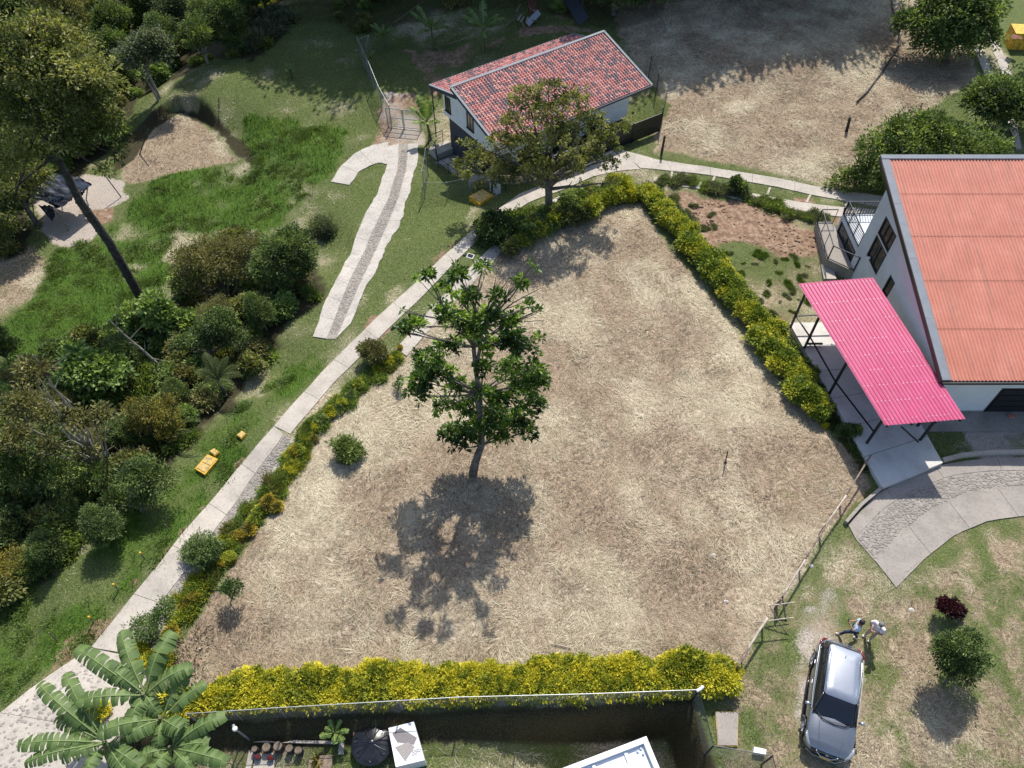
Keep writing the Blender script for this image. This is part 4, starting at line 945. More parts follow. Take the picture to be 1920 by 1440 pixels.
# ---- tree in the middle of the plot
B = GV(884, 893); Y0 = B.y
ct = thing('broadleaf_tree', 'tall open-branched tree with dark glossy rosettes standing alone in the middle of the dry plot', 'tree', B)
CTB = ([(850,815,Y0-.1,.62),(905,800,Y0+.3,.75),(970,790,Y0+.5,.75),(880,765,Y0-.4,.6),(940,745,Y0+.1,.7),(990,720,Y0+.9,.75),(960,690,Y0-.2,.65),
 (1005,690,Y0+.5,.45),(1018,712,Y0+.4,.3),(785,715,Y0-.3,.6),(825,700,Y0+.2,.65),(800,675,Y0+.6,.6),(850,725,Y0-.7,.5),(840,650,Y0+.2,.5),(915,650,Y0+.1,.45),(960,640,Y0+.9,.6),
 (985,655,Y0+.1,.45),(905,690,Y0+.9,.4),(780,610,Y0+.8,.42),(760,615,Y0+.3,.3),(830,590,Y0+1.2,.5),(870,600,Y0-.5,.5),(915,595,Y0+.9,.6),(955,600,Y0+.2,.45),(880,560,Y0+1.2,.55),(930,555,Y0+.1,.35),
 (840,540,Y0+.2,.35),(800,520,Y0+.6,.35),(860,515,Y0+1.3,.35),(905,500,Y0+.6,.3),(990,575,Y0+.6,.26),(1008,582,Y0+.9,.18),(975,530,Y0+.4,.3),(1012,635,Y0+.9,.2),(890,625,Y0+1.4,.5),(870,840,Y0+.1,.3),(990,810,Y0-.1,.4),(940,820,Y0+.6,.45),(760,585,Y0+.4,.2),(745,620,Y0+.5,.2),(995,500,Y0+.9,.22),(830,760,Y0-.2,.5),(1000,760,Y0+.2,.5),(930,780,Y0-.4,.5),(885,815,Y0-.2,.5),(790,740,Y0-.2,.4),(900,730,Y0,.4),(970,650,Y0,.4)])
bl2 = []
for b_ in CTB:
    h_ = 2.85+(790-b_[1])*.0315+.2*(b_[2]-Y0); q_ = V(b_[0], b_[1], h_)-B; bl2.append((q_.x, q_.y, q_.z, b_[3]*1.08, b_[3]*1.08, b_[3]*.85))
bl = bl2
def CP(px, py, dz=0): return V(px, py, max(0, 2.85+(790-py)*.0315)+dz)-B
v, f, t_, cen = leaf_cloud(bl, 1150, 12, .27, .11, spread=.09, up_=.5, shell=.2, seed=5, tvar=.9, droop=.28, fold=.08, tshift=.08)
link('crown', np_mesh('crown', v, f, t_), M['l_magnolia'], ct)
mb = MB(); fk1 = CP(903,835); fk2 = CP(899,740); fk3 = CP(888,650)
mb.tube([(0,0,-.3), (fk1.x*.4,fk1.y*.4,fk1.z*.5), fk1, fk2], [.24,.19,.17,.12], 9)
limb(mb, fk2, fk3, .11, .09, .04, 6, 7, 3); s2 = CP(893,690,-.1); limb(mb, fk1, s2, .12, .09, .05, 6, 7, 4); limb(mb, s2, CP(905,610), .09, .07, .05, 5, 7, 8)
jn = CP(905,610)
for i, b_ in enumerate(bl):
    tgt = Vector(b_[:3]); src = fk1 if tgt.z < fk1.z+1.6 else (fk2 if tgt.z < fk3.z-.4 else (fk3 if i % 2 else jn))
    pts = limb(mb, src, tgt, .055, .018, .10, 6, 5, 60+i)
    for k in range(2): limb(mb, pts[4], tgt+Vector((rnd.uniform(-.6,.6)*b_[3]*1.3, rnd.uniform(-.6,.6)*b_[3]*1.3, rnd.uniform(0,.8)*b_[3])), .022, .008, .15, 4, 4, 300+i*3+k)
for a in ((1015,540),(1000,505),(955,520),(1020,600),(985,612),(930,520)):  # bare twigs at the top right
    pts = limb(mb, jn, CP(a[0], a[1]), .05, .012, .10, 7, 5, a[0])
    for k in range(3): limb(mb, pts[3+k], pts[5]+Vector((rnd.uniform(-.6,.6), rnd.uniform(-.6,.6), rnd.uniform(.1,.7))), .018, .006, .15, 4, 4, a[1]+k)
mb.build('trunk', M['bark'], ct, world=False, smooth=True)

# ---- tree by the tiled house
B = GV(1029, 398); Y0 = B.y
tree('broadleaf_tree', 'olive-green ragged tree growing from the hedge in front of the tiled house', 'tree', B,
 rel(B, [(1030,165,Y0+.6,.8),(985,185,Y0+.4,.9),(1075,190,Y0+.4,1.0),(1020,215,Y0-.4,1.2),(960,230,Y0+1.2,.8),(1100,235,Y0,1.2),(1050,260,Y0-.8,1.3),(985,275,Y0+.3,1.3),(1130,265,Y0+1,1.0),
 (1160,245,Y0+.5,.7),(900,300,Y0+.4,1.0),(940,265,Y0+.2,.8),(880,270,Y0+.3,.55),(945,325,Y0-.6,1.1),(1010,320,Y0-1,1.3),(870,330,Y0+.6,.6),(1070,310,Y0-.6,1.1),(1105,290,Y0+.3,.8),(860,310,Y0+.5,.4),
 (1145,310,Y0-.2,.6),(1165,290,Y0+1,.5),(900,345,Y0,.5),(1150,345,Y0-.8,.4),(960,150+40,Y0+.8,.5),(1180,225,Y0+1,.4)]),
 'l_olive', 'bark', 1250, 13, .23, .085, r=.24, seed=9, nlimb=25, fork=.5, spread=.10, up_=.15, shell=.45, tvar=.9, tshift=.06)

# ---- tall tree leaning over the tarpaulin
B = GV(266, 562); Y0 = B.y
tt = thing('tall_tree', 'tall tree with a long dark ringed trunk leaning up left over the black tarpaulin', 'tree', B)
pts = [PY(266,562,Y0), PY(205,455,Y0-.2), PY(150,378,Y0-.3), PY(105,290,Y0), PY(70,235,Y0+.3)]
pts = [p_-B for p_ in pts]
mb = MB(); mb.tube([pts[0]-Vector((0,0,.4))]+pts, [.30,.28,.24,.22,.16,.10], 10)
for k in range(16):
    t_ = .06+k*.055; i = min(3, int(t_*4)); q = pts[i].lerp(pts[i+1], t_*4-i); dirv = (pts[i+1]-pts[i]).normalized(); rr = .275-.09*t_
    mb.tube([q-dirv*.03, q, q+dirv*.03], [rr*.9, rr*1.13, rr*.9], 10)
bl = rel(B, [(60,130,Y0+1.5,2.4),(120,110,Y0+2.5,2.0),(170,170,Y0+1.5,1.7),(110,220,Y0,2.2),(190,240,Y0+.5,1.3),(30,210,Y0+.5,2.2),(30,295,Y0-.5,1.5),(130,270,Y0-.1,1.0),(5,370,Y0-.6,1.1),(225,290,Y0+.1,.6),(90,60,Y0+3,1.5),(200,320,Y0-.2,.5),(15,100,Y0+1.5,2.2),(10,430,Y0-1,1.0),(150,140,Y0+1,1.6)])
for i, b_ in enumerate(bl): limb(mb, pts[3+(i%2)], b_[:3], .10, .02, .12, 7, 5, 500+i)
mb.build('trunk', M['darkbark'], tt, world=False, smooth=True)
v, f, t_, c = leaf_cloud(bl, 3000, 11, .22, .10, spread=.22, shell=.30, seed=15, tvar=.8, tshift=-.02); link('crown', np_mesh('crown', v, f, t_), M['l_olive'], tt)

# ---- single trees one can point to
def PATH(px, py, z): return float(P(px, py, z)[1])
def T(name, label, cat, bp, lst, lm, bk, ncl, per, L, Wd, hc=None, **kw):
    B = GV(*bp); dY = 0 if hc is None else PATH(lst[0][0], lst[0][1], B.z+hc)-B.y-lst[0][2]
    return tree(name, label, cat, B, rel(B, [(a[0], a[1], B.y+dY+a[2])+tuple(a[3:]) for a in lst]), lm, bk, ncl, per, L, Wd, **kw)
T('round_tree', 'dense round dark green tree casting a shadow beside the old concrete path', 'tree', (548,540), [(530,480,.2,1.55),(560,500,.3,1.0),(500,500,-.1,1.1),(545,455,.6,1.1),(520,525,-.3,.9),(572,475,.3,.7)], 'l_dark', 'bark', 1500, 12, .17, .075, seed=21, tshift=.12, shell=.6, spread=.18, r=.13, hc=2.6)
T('spreading_tree', 'wide brown-green tree with twiggy crown left of the dense round tree', 'tree', (430,590), [(400,480,.4,1.6),(450,500,.3,1.5),(370,520,0,1.5),(430,550,0,1.6),(480,560,.2,1.2),(390,580,-.4,1.3),(350,490,.2,1.1),(470,460,.6,1.0),(500,600,-.1,.9)], 'l_brown', 'bark', 2300, 11, .17, .065, seed=22, shell=.35, spread=.28, r=.15, nlimb=16, hc=2.6)
T('light_green_tree', 'light green large-leaved tree standing above the tree fern', 'tree', (320,660), [(300,590,.2,1.0),(345,610,.1,1.0),(265,610,.4,.8),(320,640,-.2,1.0),(360,650,.2,.7),(285,570,.3,.7),(240,585,.4,.5)], 'l_lime', 'bark', 560, 9, .30, .19, seed=23, shell=.4, spread=.2, r=.12, hc=2.4)
T('light_green_tree', 'pale broad-leaved tree at mid left behind the bare forked branches', 'tree', (180,760), [(160,690,.2,1.2),(205,700,.2,1.1),(120,720,0,.9),(180,740,-.3,1.1),(225,735,.2,.8),(150,675,.6,.8)], 'l_lime', 'bark', 640, 9, .28, .20, seed=24, shell=.4, spread=.2, r=.12, hc=2.4)
T('forked_tree', 'thin forked pale-barked tree with sparse bronze foliage at the left edge', 'tree', (225,900), [(60,700,.2,.8),(100,780,.1,.8),(40,760,.3,.9),(150,790,0,.6),(190,780,.3,.6),(30,820,0,.8),(90,840,-.2,.7),(160,850,-.2,.6)], 'l_brown', 'palebark', 420, 9, .24, .10, seed=25, shell=.3, spread=.25, r=.12, nlimb=18, fork=.3)
T('rust_tree', 'rusty orange-green bushy tree above the dry bare twigs', 'tree', (300,840), [(300,770,.2,.9),(270,790,.1,.8),(320,800,-.1,.8),(295,820,-.2,.7),(255,765,.3,.6)], 'l_orange', 'bark', 620, 12, .13, .05, seed=26, shell=.5, spread=.22, r=.09, tshift=-.25, hc=2.0)
T('leafy_tree', 'mid green leafy tree at the left edge above the bamboo clump', 'tree', (70,960), [(40,880,.2,1.3),(100,890,.1,1.1),(20,930,0,1.0),(150,920,0,.9),(80,930,-.3,1.0),(190,890,.2,.8),(0,860,.3,1.0)], 'l_mid', 'bark', 1100, 10, .20, .07, seed=27, shell=.4, spread=.25, hc=2.6)
T('leafy_tree', 'dark leafy tree right of the bare twigs and left of the yellow covers', 'tree', (270,960), [(260,890,.2,.9),(225,930,.1,.8),(300,900,.2,.8),(270,930,-.2,.7),(200,960,-.2,.6)], 'l_dark', 'bark', 800, 10, .16, .06, seed=28, shell=.4, spread=.22, tshift=.1, hc=2.0)
T('leafy_tree', 'shaded dark tree between the spreading tree and the tree fern', 'tree', (395,680), [(390,630,.2,1.0),(440,640,.1,.8),(350,650,.3,.8),(410,600,.4,.8)], 'l_dark', 'bark', 700, 10, .17, .07, seed=29, shell=.4, spread=.22, hc=1.8)
T('bushy_tree', 'large dark bushy tree at the top right beside the yellow tank', 'tree', (1775,110), [(1770,20,.8,2.3),(1820,35,.6,2.0),(1730,50,.2,1.9),(1790,75,-.3,2.0),(1840,70,.2,1.5),(1740,85,-.5,1.5),(1700,40,.5,1.1),(1850,20,1,1.5),(1800,-10,1.4,2.2)], 'l_dark', 'bark', 1500, 11, .34, .15, seed=31, shell=.4, spread=.35, r=.25, tshift=.12)
T('bushy_tree', 'dense dark green tree overhanging the track at the right edge', 'tree', (1885,245), [(1870,180,.5,1.9),(1910,190,.4,1.9),(1840,195,.2,1.4),(1880,210,-.3,1.6),(1950,180,.4,2.2),(1825,190,.3,.8)], 'l_dark', 'bark', 1300, 11, .30, .13, seed=32, shell=.45, spread=.3, r=.2, tshift=.08)
T('spreading_tree', 'olive-green spreading tree behind the coral corrugated roof', 'tree', (1700,345), [(1700,260,.5,1.9),(1760,265,.4,1.9),(1650,285,.2,1.6),(1720,290,-.2,1.8),(1800,285,.1,1.7),(1850,280,.3,1.4),(1640,315,0,1.2),(1600,335,-.2,1.0),(1575,350,-.3,.7),(1700,320,-.3,1.5),(1660,340,-.3,1.0),(1740,240,.8,1.2),(1600,370,-.6,.45),(1790,310,0,1.5)], 'l_mid', 'bark', 2000, 11, .30, .11, seed=33, shell=.45, spread=.28, r=.25, tshift=-.05, nlimb=14)
T('round_tree', 'compact round dark green tree on the lawn to the right of the car', 'tree', (1772,1283), [(1800,1228,.1,.85),(1780,1220,.2,.6),(1825,1235,.1,.6),(1800,1255,-.1,.6),(1775,1240,0,.55),(1815,1200,.3,.5)], 'l_dark', 'bark', 950, 10, .13, .055, seed=34, shell=.55, spread=.12, r=.05, tshift=.05, hc=2.0)
T('burgundy_shrub', 'small burgundy-leaved shrub on the lawn above the round tree', 'shrub', (1777,1158), [(1782,1140,0,.42),(1770,1135,.1,.3),(1795,1145,.05,.3)], 'l_burg', 'bark', 260, 9, .12, .06, seed=35, shell=.5, spread=.08, r=.03, hc=0.75)
T('small_tree', 'small bushy sapling with a long shadow at the lower left of the dry plot', 'tree', (433,1125), [(432,1102,0,.40),(420,1105,.05,.22),(446,1108,0,.22)], 'l_magnolia', 'bark', 60, 10, .20, .05, seed=36, shell=.3, spread=.08, r=.03, hc=1.25)
T('shrub', 'bright green leafy shrub inside the plot near the left hedge', 'shrub', (652,858), [(652,845,0,.62),(640,835,.15,.45),(668,850,0,.4),(650,860,-.1,.4)], 'l_mid', 'bark', 380, 10, .17, .055, seed=37, shell=.3, spread=.15, r=.03, tshift=.12, hc=0.55)
T('shrub', 'tiny sparse sapling beside a pale tuft near the left hedge', 'shrub', (746,738), [(745,725,0,.25),(752,712,.1,.2)], 'l_mid', 'bark', 40, 8, .14, .04, seed=38, shell=.3, spread=.1, r=.02, hc=0.3)
T('shrub', 'rounded variegated shrub overhanging the road, cut like a ball', 'shrub', (378,1048), [(378,1030,0,.72),(365,1035,.1,.55),(392,1035,0,.5)], 'l_var', 'bark', 700, 11, .12, .035, seed=39, shell=.7, spread=.08, r=.03, tshift=-.1, hc=0.75)
T('shrub', 'open variegated shrub over the road edge above the large banana plants', 'shrub', (280,1195), [(270,1180,0,.6),(300,1160,.1,.5),(255,1200,-.1,.5),(310,1140,.3,.4),(285,1195,-.1,.5)], 'l_var', 'bark', 430, 10, .13, .04, seed=40, shell=.3, spread=.15, r=.03, tshift=-.12, hc=0.7)
T('shrub', 'round brown-green bush between the upper road and the yellow edging hedge', 'shrub', (702,680), [(700,660,0,.7),(688,655,.1,.45),(712,665,0,.45)], 'l_brown', 'bark', 480, 10, .13, .06, seed=41, shell=.55, spread=.12, r=.03, tshift=-.05, hc=0.75)
T('shrub', 'yellow-green shrub beside the old concrete path', 'shrub', (606,440), [(605,425,0,.75),(620,440,-.1,.6),(590,440,.1,.5)], 'l_silver', 'bark', 330, 12, .22, .03, seed=42, shell=.3, spread=.2, r=.03, hc=0.7)
T('shrub', 'dark upright sapling at the edge of the red soil mound', 'shrub', (1382,358), [(1382,348,0,.55),(1380,338,.1,.35),(1392,352,0,.35)], 'l_mid', 'bark', 130, 10, .22, .09, seed=43, shell=.3, spread=.12, r=.03, tshift=-.2, hc=0.6)
T('shrub', 'dark climbing bush at the road corner of the upper hedge', 'shrub', (928,448), [(930,425,0,1.0),(915,445,-.1,.8),(945,450,0,.9),(925,410,.1,.6),(905,425,.1,.5)], 'l_dark', 'bark', 700, 10, .19, .10, seed=44, shell=.6, spread=.16, r=.05, hc=1.0)
T('conifer_shrub', 'tall feathery yellow-tipped shrub at the lower left edge', 'shrub', (10,1110), [(15,1060,.1,.8),(25,1100,0,.7),(-10,1080,.2,.9),(5,1115,0,.7)], 'l_orange', 'bark', 600, 12, .11, .035, seed=45, shell=.5, spread=.2, r=.04, tshift=-.18, hc=1.0)
T('light_green_tree', 'silvery green tree at the edge of the upper left forest above the cut terrace', 'tree', (300,185), [(270,95,.2,1.5),(300,100,.2,1.2),(240,110,.1,1.2),(285,75,.5,1.2)], 'l_silver', 'palebark', 800, 10, .24, .12, seed=46, shell=.4, spread=.25, r=.12, lean=(-.4,.4,2.4), tshift=-.15)

# ---- woodland trees: five kinds of crown shared by many
def crown_kind(lm, bk, seed, L, Wd, R0, Hh, ncl=1500, per=10, **kw):
    q = random.Random(seed); bl = [(0,0,Hh*.6,R0*.8,R0*.8,Hh*.35)]
    for i in range(7):
        a = i*.9+q.uniform(-.3,.3); d = R0*q.uniform(.4,.75); bl.append((math.cos(a)*d, math.sin(a)*d, Hh*q.uniform(.25,.8), R0*q.uniform(.35,.6), R0*q.uniform(.3,.5), Hh*q.uniform(.1,.2)))
    return tree('woodland_tree', 'proto', 'tree', (0,0,-50), bl, lm, bk, ncl, per, L, Wd, seed=seed, r=.2, **kw)
kinds = [crown_kind('l_dark','bark',101,.27,.12,2.6,7, tshift=.05), crown_kind('l_olive','bark',102,.24,.09,2.5,8, tshift=-.1), crown_kind('l_mid','palebark',103,.26,.10,2.2,6, tshift=-.1),
         crown_kind('l_brown','bark',104,.22,.08,2.3,6, ncl=1100), crown_kind('l_silver','palebark',105,.28,.12,2.1,6, ncl=1000, tshift=-.3)]
klab = ['dark green woodland tree in the crowded upper left forest', 'olive woodland tree in the crowded upper left forest', 'mid green woodland tree in the crowded upper left forest', 'brown-green woodland tree in the crowded upper left forest', 'silvery green woodland tree in the crowded upper left forest']
wl_ = [(20,60,0),(95,35,1),(160,60,3),(230,50,2),(290,20,0),(345,45,4),(400,30,2),(455,10,0),(130,110,0),(200,130,2),(230,130,0),(330,80,0),(390,80,2),(440,60,0),(60,160,0),(15,260,1),(70,300,0),(130,240,0),(170,200,0),(20,400,0),(70,380,1),
       (500,-20,0),(350,-30,1),(200,-20,0),(60,-30,1),(-40,100,2),(-50,230,0),(-50,350,3),(-40,20,0),(560,-60,0),(420,-50,3),(280,-50,2),(120,-60,0)]
used = set()
def place_kind(k, B, s_, rz, label, group):
    if k in used: o = copy_tree(kinds[k])
    else: o = kinds[k]; used.add(k)
    o.location = B; o.scale = (s_, s_, s_*rnd.uniform(.85, 1.15)); o.rotation_euler = (0, 0, rz); o['label'] = label; o['group'] = group; return o
ORD = ['first','second','third','fourth','fifth','sixth','seventh','eighth','ninth','tenth','eleventh','twelfth','thirteenth','fourteenth','fifteenth','sixteenth','seventeenth','eighteenth']
def rowlabel(lst, px, py, col, cuts, names, tail):
    r_ = sum(py > c_ for c_ in cuts); row = sorted(a[0] for a in lst if sum(a[1] > c_ for c_ in cuts) == r_)
    return '%s, %s from the left in the %s of the %s' % (col, ORD[row.index(px)], names[r_], tail)
wcol = ['dark green tree','olive tree','mid green tree','brown-green tree','silvery green tree']
for px, py, k in wl_:
    place_kind(k, GV(px, py+40), rnd.uniform(.75, 1.1)*(.75 if px > 240 else 1), rnd.uniform(0, 6.28), rowlabel(wl_, px, py, wcol[k], [-10, 75, 190], ['back edge','upper row','middle row','front row'], 'upper left forest'), 'trees of the upper left forest')
thk = ((215,1010,0,.35),(40,1010,0,.45),(120,850,2,.45),(20,900,0,.5),(300,640,0,.4),(60,740,3,.4),(250,700,0,.4),(200,850,3,.38),(340,760,2,.3),(420,620,3,.45),(500,620,0,.35),(150,960,2,.36),(110,1050,0,.3),(0,990,2,.5),(130,800,3,.42),(20,680,0,.45),(250,840,0,.35))
for px, py, k, s_ in thk:
    place_kind(k, GV(px, py), s_, rnd.uniform(0, 6.28), rowlabel(thk, px, py, 'low '+wcol[k], [770, 930], ['upper row','middle row','bottom row'], 'left thicket'), 'low trees of the left thicket')
for px, py, k, s_ in ((1090,14,0,.85),(1150,28,0,1.0),(1215,22,0,.9),(1245,-10,1,.9),(1030,-25,0,.9)):
    place_kind(k, GV(px, py), s_, rnd.uniform(0, 6.28), {1030:'leftmost',1090:'second',1150:'middle',1215:'fourth',1245:'rightmost'}[px]+' of the dark shaded trees at the top edge behind the tiled house', 'dark trees behind the tiled house')
# the wood that goes on beyond the top of the picture and shades the upper field
for i in range(17):
    x = -20+i*3.1; y = 71.8+rnd.uniform(0, 2)
    place_kind(i % 2, Vector((x, y, float(gz(x, y)))), rnd.uniform(2.6, 3.2)*(.85 if x > 24 or x < -8 else 1), rnd.uniform(0, 6.28), 'very tall tree of the wood beyond the top of the upper field', 'tall trees beyond the upper field')
for k in range(5):
    if k not in used: raise Exception('unused kind')

# ---- hedges: each a thing, its shrubs parts of it
def shrub_meshes(tag_, n, ncl, per, L, Wd, **kw):
    return [cloud_mesh('shrub', [(0,0,.45,.55,.55,.5),(.2,.1,.65,.35,.35,.35),(-.2,-.1,.6,.35,.35,.35)], ncl, per, L, Wd, seed=200+i+tag_, **kw) for i in range(n)]
def hedge(label, items, meshes, mat, name='hedge', cat='hedge', part='shrub', sc=1.0):
    x0, y0_ = items[len(items)//2][:2]; th = thing(name, label, cat, GV(x0, y0_))
    for i, it in enumerate(items):
        px, py, s_ = it[:3]; me = meshes[rnd.randrange(len(meshes))]
        mm = it[3] if len(it) > 3 else mat
        key = (me.name, mm); 
        if key not in MCOPY: c_ = me.copy(); c_.materials.clear(); c_.materials.append(M[mm]); MCOPY[key] = c_
        o = bpy.data.objects.new(part, MCOPY[key]); C.objects.link(o); o.parent = th
        o.location = GV(px, py)-th.location+Vector((0,0,-.05)); s_ *= sc; o.scale = (s_, s_*rnd.uniform(.85,1.1), s_*rnd.uniform(.8,1.0)); o.rotation_euler = (0,0,rnd.uniform(0,6.28))
    return th
MCOPY = {}
def along(pts, step, jit=4, s_=(.8,1.1), mats=None):
    out = []
    for i in range(len(pts)-1):
        (x0, y0_), (x1, y1_) = pts[i], pts[i+1]; L = math.hypot(x1-x0, y1_-y0_); n = max(1, int(L/step))
        for k in range(n):
            t_ = k/n; it = (x0+(x1-x0)*t_+rnd.uniform(-jit,jit), y0_+(y1_-y0_)*t_+rnd.uniform(-jit,jit), rnd.uniform(*s_))
            out.append(it+((rnd.choice(mats),) if mats else ()))
    return out
ym = shrub_meshes(0, 4, 330, 10, .14, .07, spread=.09, shell=.6, tshift=.14, tvar=.9)
gm = shrub_meshes(20, 3, 300, 10, .15, .07, spread=.1, shell=.5, tshift=.0, tvar=.7)
lm_ = [cloud_mesh('shrub', [(0,0,.10,.75,.45,.16),(.45,.25,.16,.4,.35,.22),(-.35,-.2,.14,.45,.25,.2)], 150, 12, .26, .035, seed=240+i, spread=.22, shell=.1, tshift=.18, up_=.45) for i in range(4)]
hedge('thick bright golden clipped hedge along the fence at the bottom of the plot',
 along([(330,1325),(420,1318),(540,1312),(700,1303),(900,1297),(1100,1292),(1290,1283)], 17, 4, (.85,1.05))+
 along([(430,1290),(560,1283),(700,1275),(850,1278),(1000,1270),(1250,1268)], 22, 4, (.75,1.0))+
 along([(1250,1258),(1330,1250)], 18, 4, (.9,1.1))+along([(1010,1255),(1210,1258)], 26, 5, (.75,.95))+along([(700,1270),(800,1262)], 24, 4, (.75,.9))+
 [(1310,1262,1.1),(1340,1262,1.1),(1350,1282,1.1),(1325,1283,1.1),(1365,1270,.8)]+[(x, 1290+rnd.uniform(-8,8), .6, 'l_mid') for x in (470,590,800,1000,1030,1120,1230,1200)], ym, 'l_yellow')
hedge('yellow-green scalloped hedge running down the right side of the plot',
 [(1210,372,.95),(1225,385,1.0),(1240,403,.95),(1252,420,1.0),(1268,433,1.0),(1285,448,.95),(1292,470,1.05),(1308,485,1.0),(1322,500,1.0),(1335,520,1.1),(1352,538,1.1),(1368,556,1.05),(1382,575,1.1),(1395,592,1.05),
  (1412,608,1.0),(1425,640,1.15),(1445,632,1.0),(1440,665,1.1),(1462,690,1.05),(1475,700,1.1),(1490,718,1.0),(1492,745,1.05),(1515,760,1.05),(1528,775,.9),(1370,540,.8),(1345,500,.8),(1448,655,.8),(1250,398,.7)], ym, 'l_yg', sc=1.3)
hedge('loose leafless-bottomed dark shrubs behind the lower end of the right hedge', [(1480,655,.7,'l_mid'),(1500,690,.8,'l_dark'),(1520,705,.7,'l_mid'),(1530,740,.7,'l_dark'),(1550,770,.6,'l_mid'),(1582,815,.75,'l_dark'),(1602,812,.6,'l_mid'),(1545,800,.35,'l_yellow')], gm, 'l_mid', name='shrub_row', cat='shrubs')
hedge('mixed dark green and golden hedge between the road and the top of the plot',
 along([(960,470),(1010,440),(1060,415),(1110,395),(1160,378),(1185,368)], 13, 5, (.9,1.2), ['l_mid','l_olive','l_yg','l_yg'])+along([(950,440),(1000,420),(1050,400),(1100,375),(1150,362)], 16, 5, (.8,1.1), ['l_mid','l_dark','l_olive'])+[(1165,362,1.1,'l_yg'),(1178,372,1.0,'l_yellow'),(1150,350,.9,'l_yg')], gm, 'l_mid', sc=1.15)
hedge('low straggly yellow-brown hedge edging the left side of the plot along the road',
 along([(758,660),(700,705),(640,760),(590,805),(555,860),(540,885)], 9, 8, (.3,.7), ['l_orange','l_yg','l_yg','l_yellow','l_mid'])+along([(515,930),(490,960),(450,1010),(420,1060),(390,1090),(350,1140),(330,1180),(310,1230)], 9, 8, (.25,.65), ['l_orange','l_brown','l_yg','l_orange','l_yg'])+
 [(505,948,.75,'l_orange'),(520,955,.6,'l_orange'),(290,1240,.8,'l_yellow'),(310,1245,.9,'l_yellow'),(265,1225,.7,'l_yellow'),(190,1335,.8,'l_yellow'),(550,885,.5,'l_yellow')], ym, 'l_orange', sc=.88)
hedge('long green tufted grass strip on the road side of the straggly hedge',
 along([(745,672),(690,715),(630,765),(590,800),(560,850),(530,900),(480,960),(430,1020),(400,1070),(365,1120),(335,1160)], 7, 7, (.5,.9), ['l_mid','l_yg','l_lime','l_brown','l_lime']), lm_, 'l_mid', name='grass_border', cat='grass border', part='tuft')
hedge('grey-green feathery plants along the lower wheel track beside the red soil mound',
 along([(1240,345),(1300,345),(1350,358),(1420,378),(1470,395),(1510,410),(1550,415)], 13, 5, (.5,.8), ['l_silver','l_mid','l_silver'])+along([(1205,355),(1240,372),(1280,400),(1300,420)], 14, 5, (.5,.7), ['l_silver','l_mid']), lm_, 'l_silver', name='plant_border', cat='plants', part='plant', sc=1.25)
hedge('tall dark grassy clump at the upper road corner beside the climbing bush', along([(960,425),(1000,405)], 8, 5, (1.0,1.4)), lm_, 'l_dark', name='grass_clump', cat='grass clump', part='tuft')
hedge('pale drooping tall grass at the edge of the upper forest', along([(445,85),(500,60),(540,40)], 9, 14, (1.4,2.2)), lm_, 'l_silver', name='grass_clump', cat='grass clump', part='tuft')
hedge('bamboo-like grassy clump at the lower left edge of the thicket', along([(90,1050),(130,1020),(160,1010)], 8, 12, (1.2,1.7)), lm_, 'l_mid', name='grass_clump', cat='grass clump', part='tuft')
hedge('dark weedy strip along the foot of the carport slab', along([(1478,640),(1530,740),(1600,850),(1635,900)], 16, 4, (.35,.55), ['l_mid','l_dark','l_brown']), lm_, 'l_mid', name='weed_strip', cat='weeds', part='tuft')
wd = [(rnd.uniform(1345,1530), rnd.uniform(475,600), rnd.uniform(.22,.5), rnd.choice(['g_tuss','g_tuss','g_tuss','l_silver'])) for i in range(40)]
wd = [w_ for w_ in wd if w_[0] < 1540-(w_[1]-475)*.25 and w_[0] > 1345+(w_[1]-475)*.72]
hedge('loose green weeds on the bare ground between the right hedge and the soil mound', wd+[(rnd.uniform(1270,1340), rnd.uniform(385,440), .4, 'l_silver') for i in range(7)], lm_, 'l_mid', name='weed_patch', cat='weeds', part='tuft')
# undergrowth of the woods: low bushes
gb = []
ids = [('forest', 170, .9), ('thicket', 260, .85), ('rearwood', 30, .8)]
for nm_, n, s_ in ids:
    pw = Z[nm_]; xs = [q[0] for q in pw]; ys2 = [q[1] for q in pw]; th = thing('undergrowth', {'forest': 'dark mixed undergrowth beneath the upper left forest', 'thicket': 'mixed low bushes tangled through the left thicket', 'rearwood': 'shaded scrub on the slope behind the tiled house'}[nm_], 'undergrowth', (0,0,0)); k = 0
    while k < n:
        x, y = rnd.uniform(min(xs), max(xs)), rnd.uniform(min(ys2), max(ys2))
        if polydist(x, y, pw) < .4 or not visible(np.array(x), np.array(y), 120): continue
        me = rnd.choice(gm+lm_+gm); mm = rnd.choice(['l_dark','l_mid','l_mid','l_olive','l_brown','l_olive','l_lime']); key = (me.name, mm)
        if key not in MCOPY: c_ = me.copy(); c_.materials.clear(); c_.materials.append(M[mm]); MCOPY[key] = c_
        o = bpy.data.objects.new('bush', MCOPY[key]); C.objects.link(o); o.parent = th; q = rnd.uniform(.8, 2.0)*s_*(1.35 if nm_ == 'forest' else 1)
        o.location = (x, y, float(gz(x, y))-.1); o.scale = (q, q, q*rnd.uniform(.7,1.2)); o.rotation_euler = (0,0,rnd.uniform(0,6.28)); k += 1

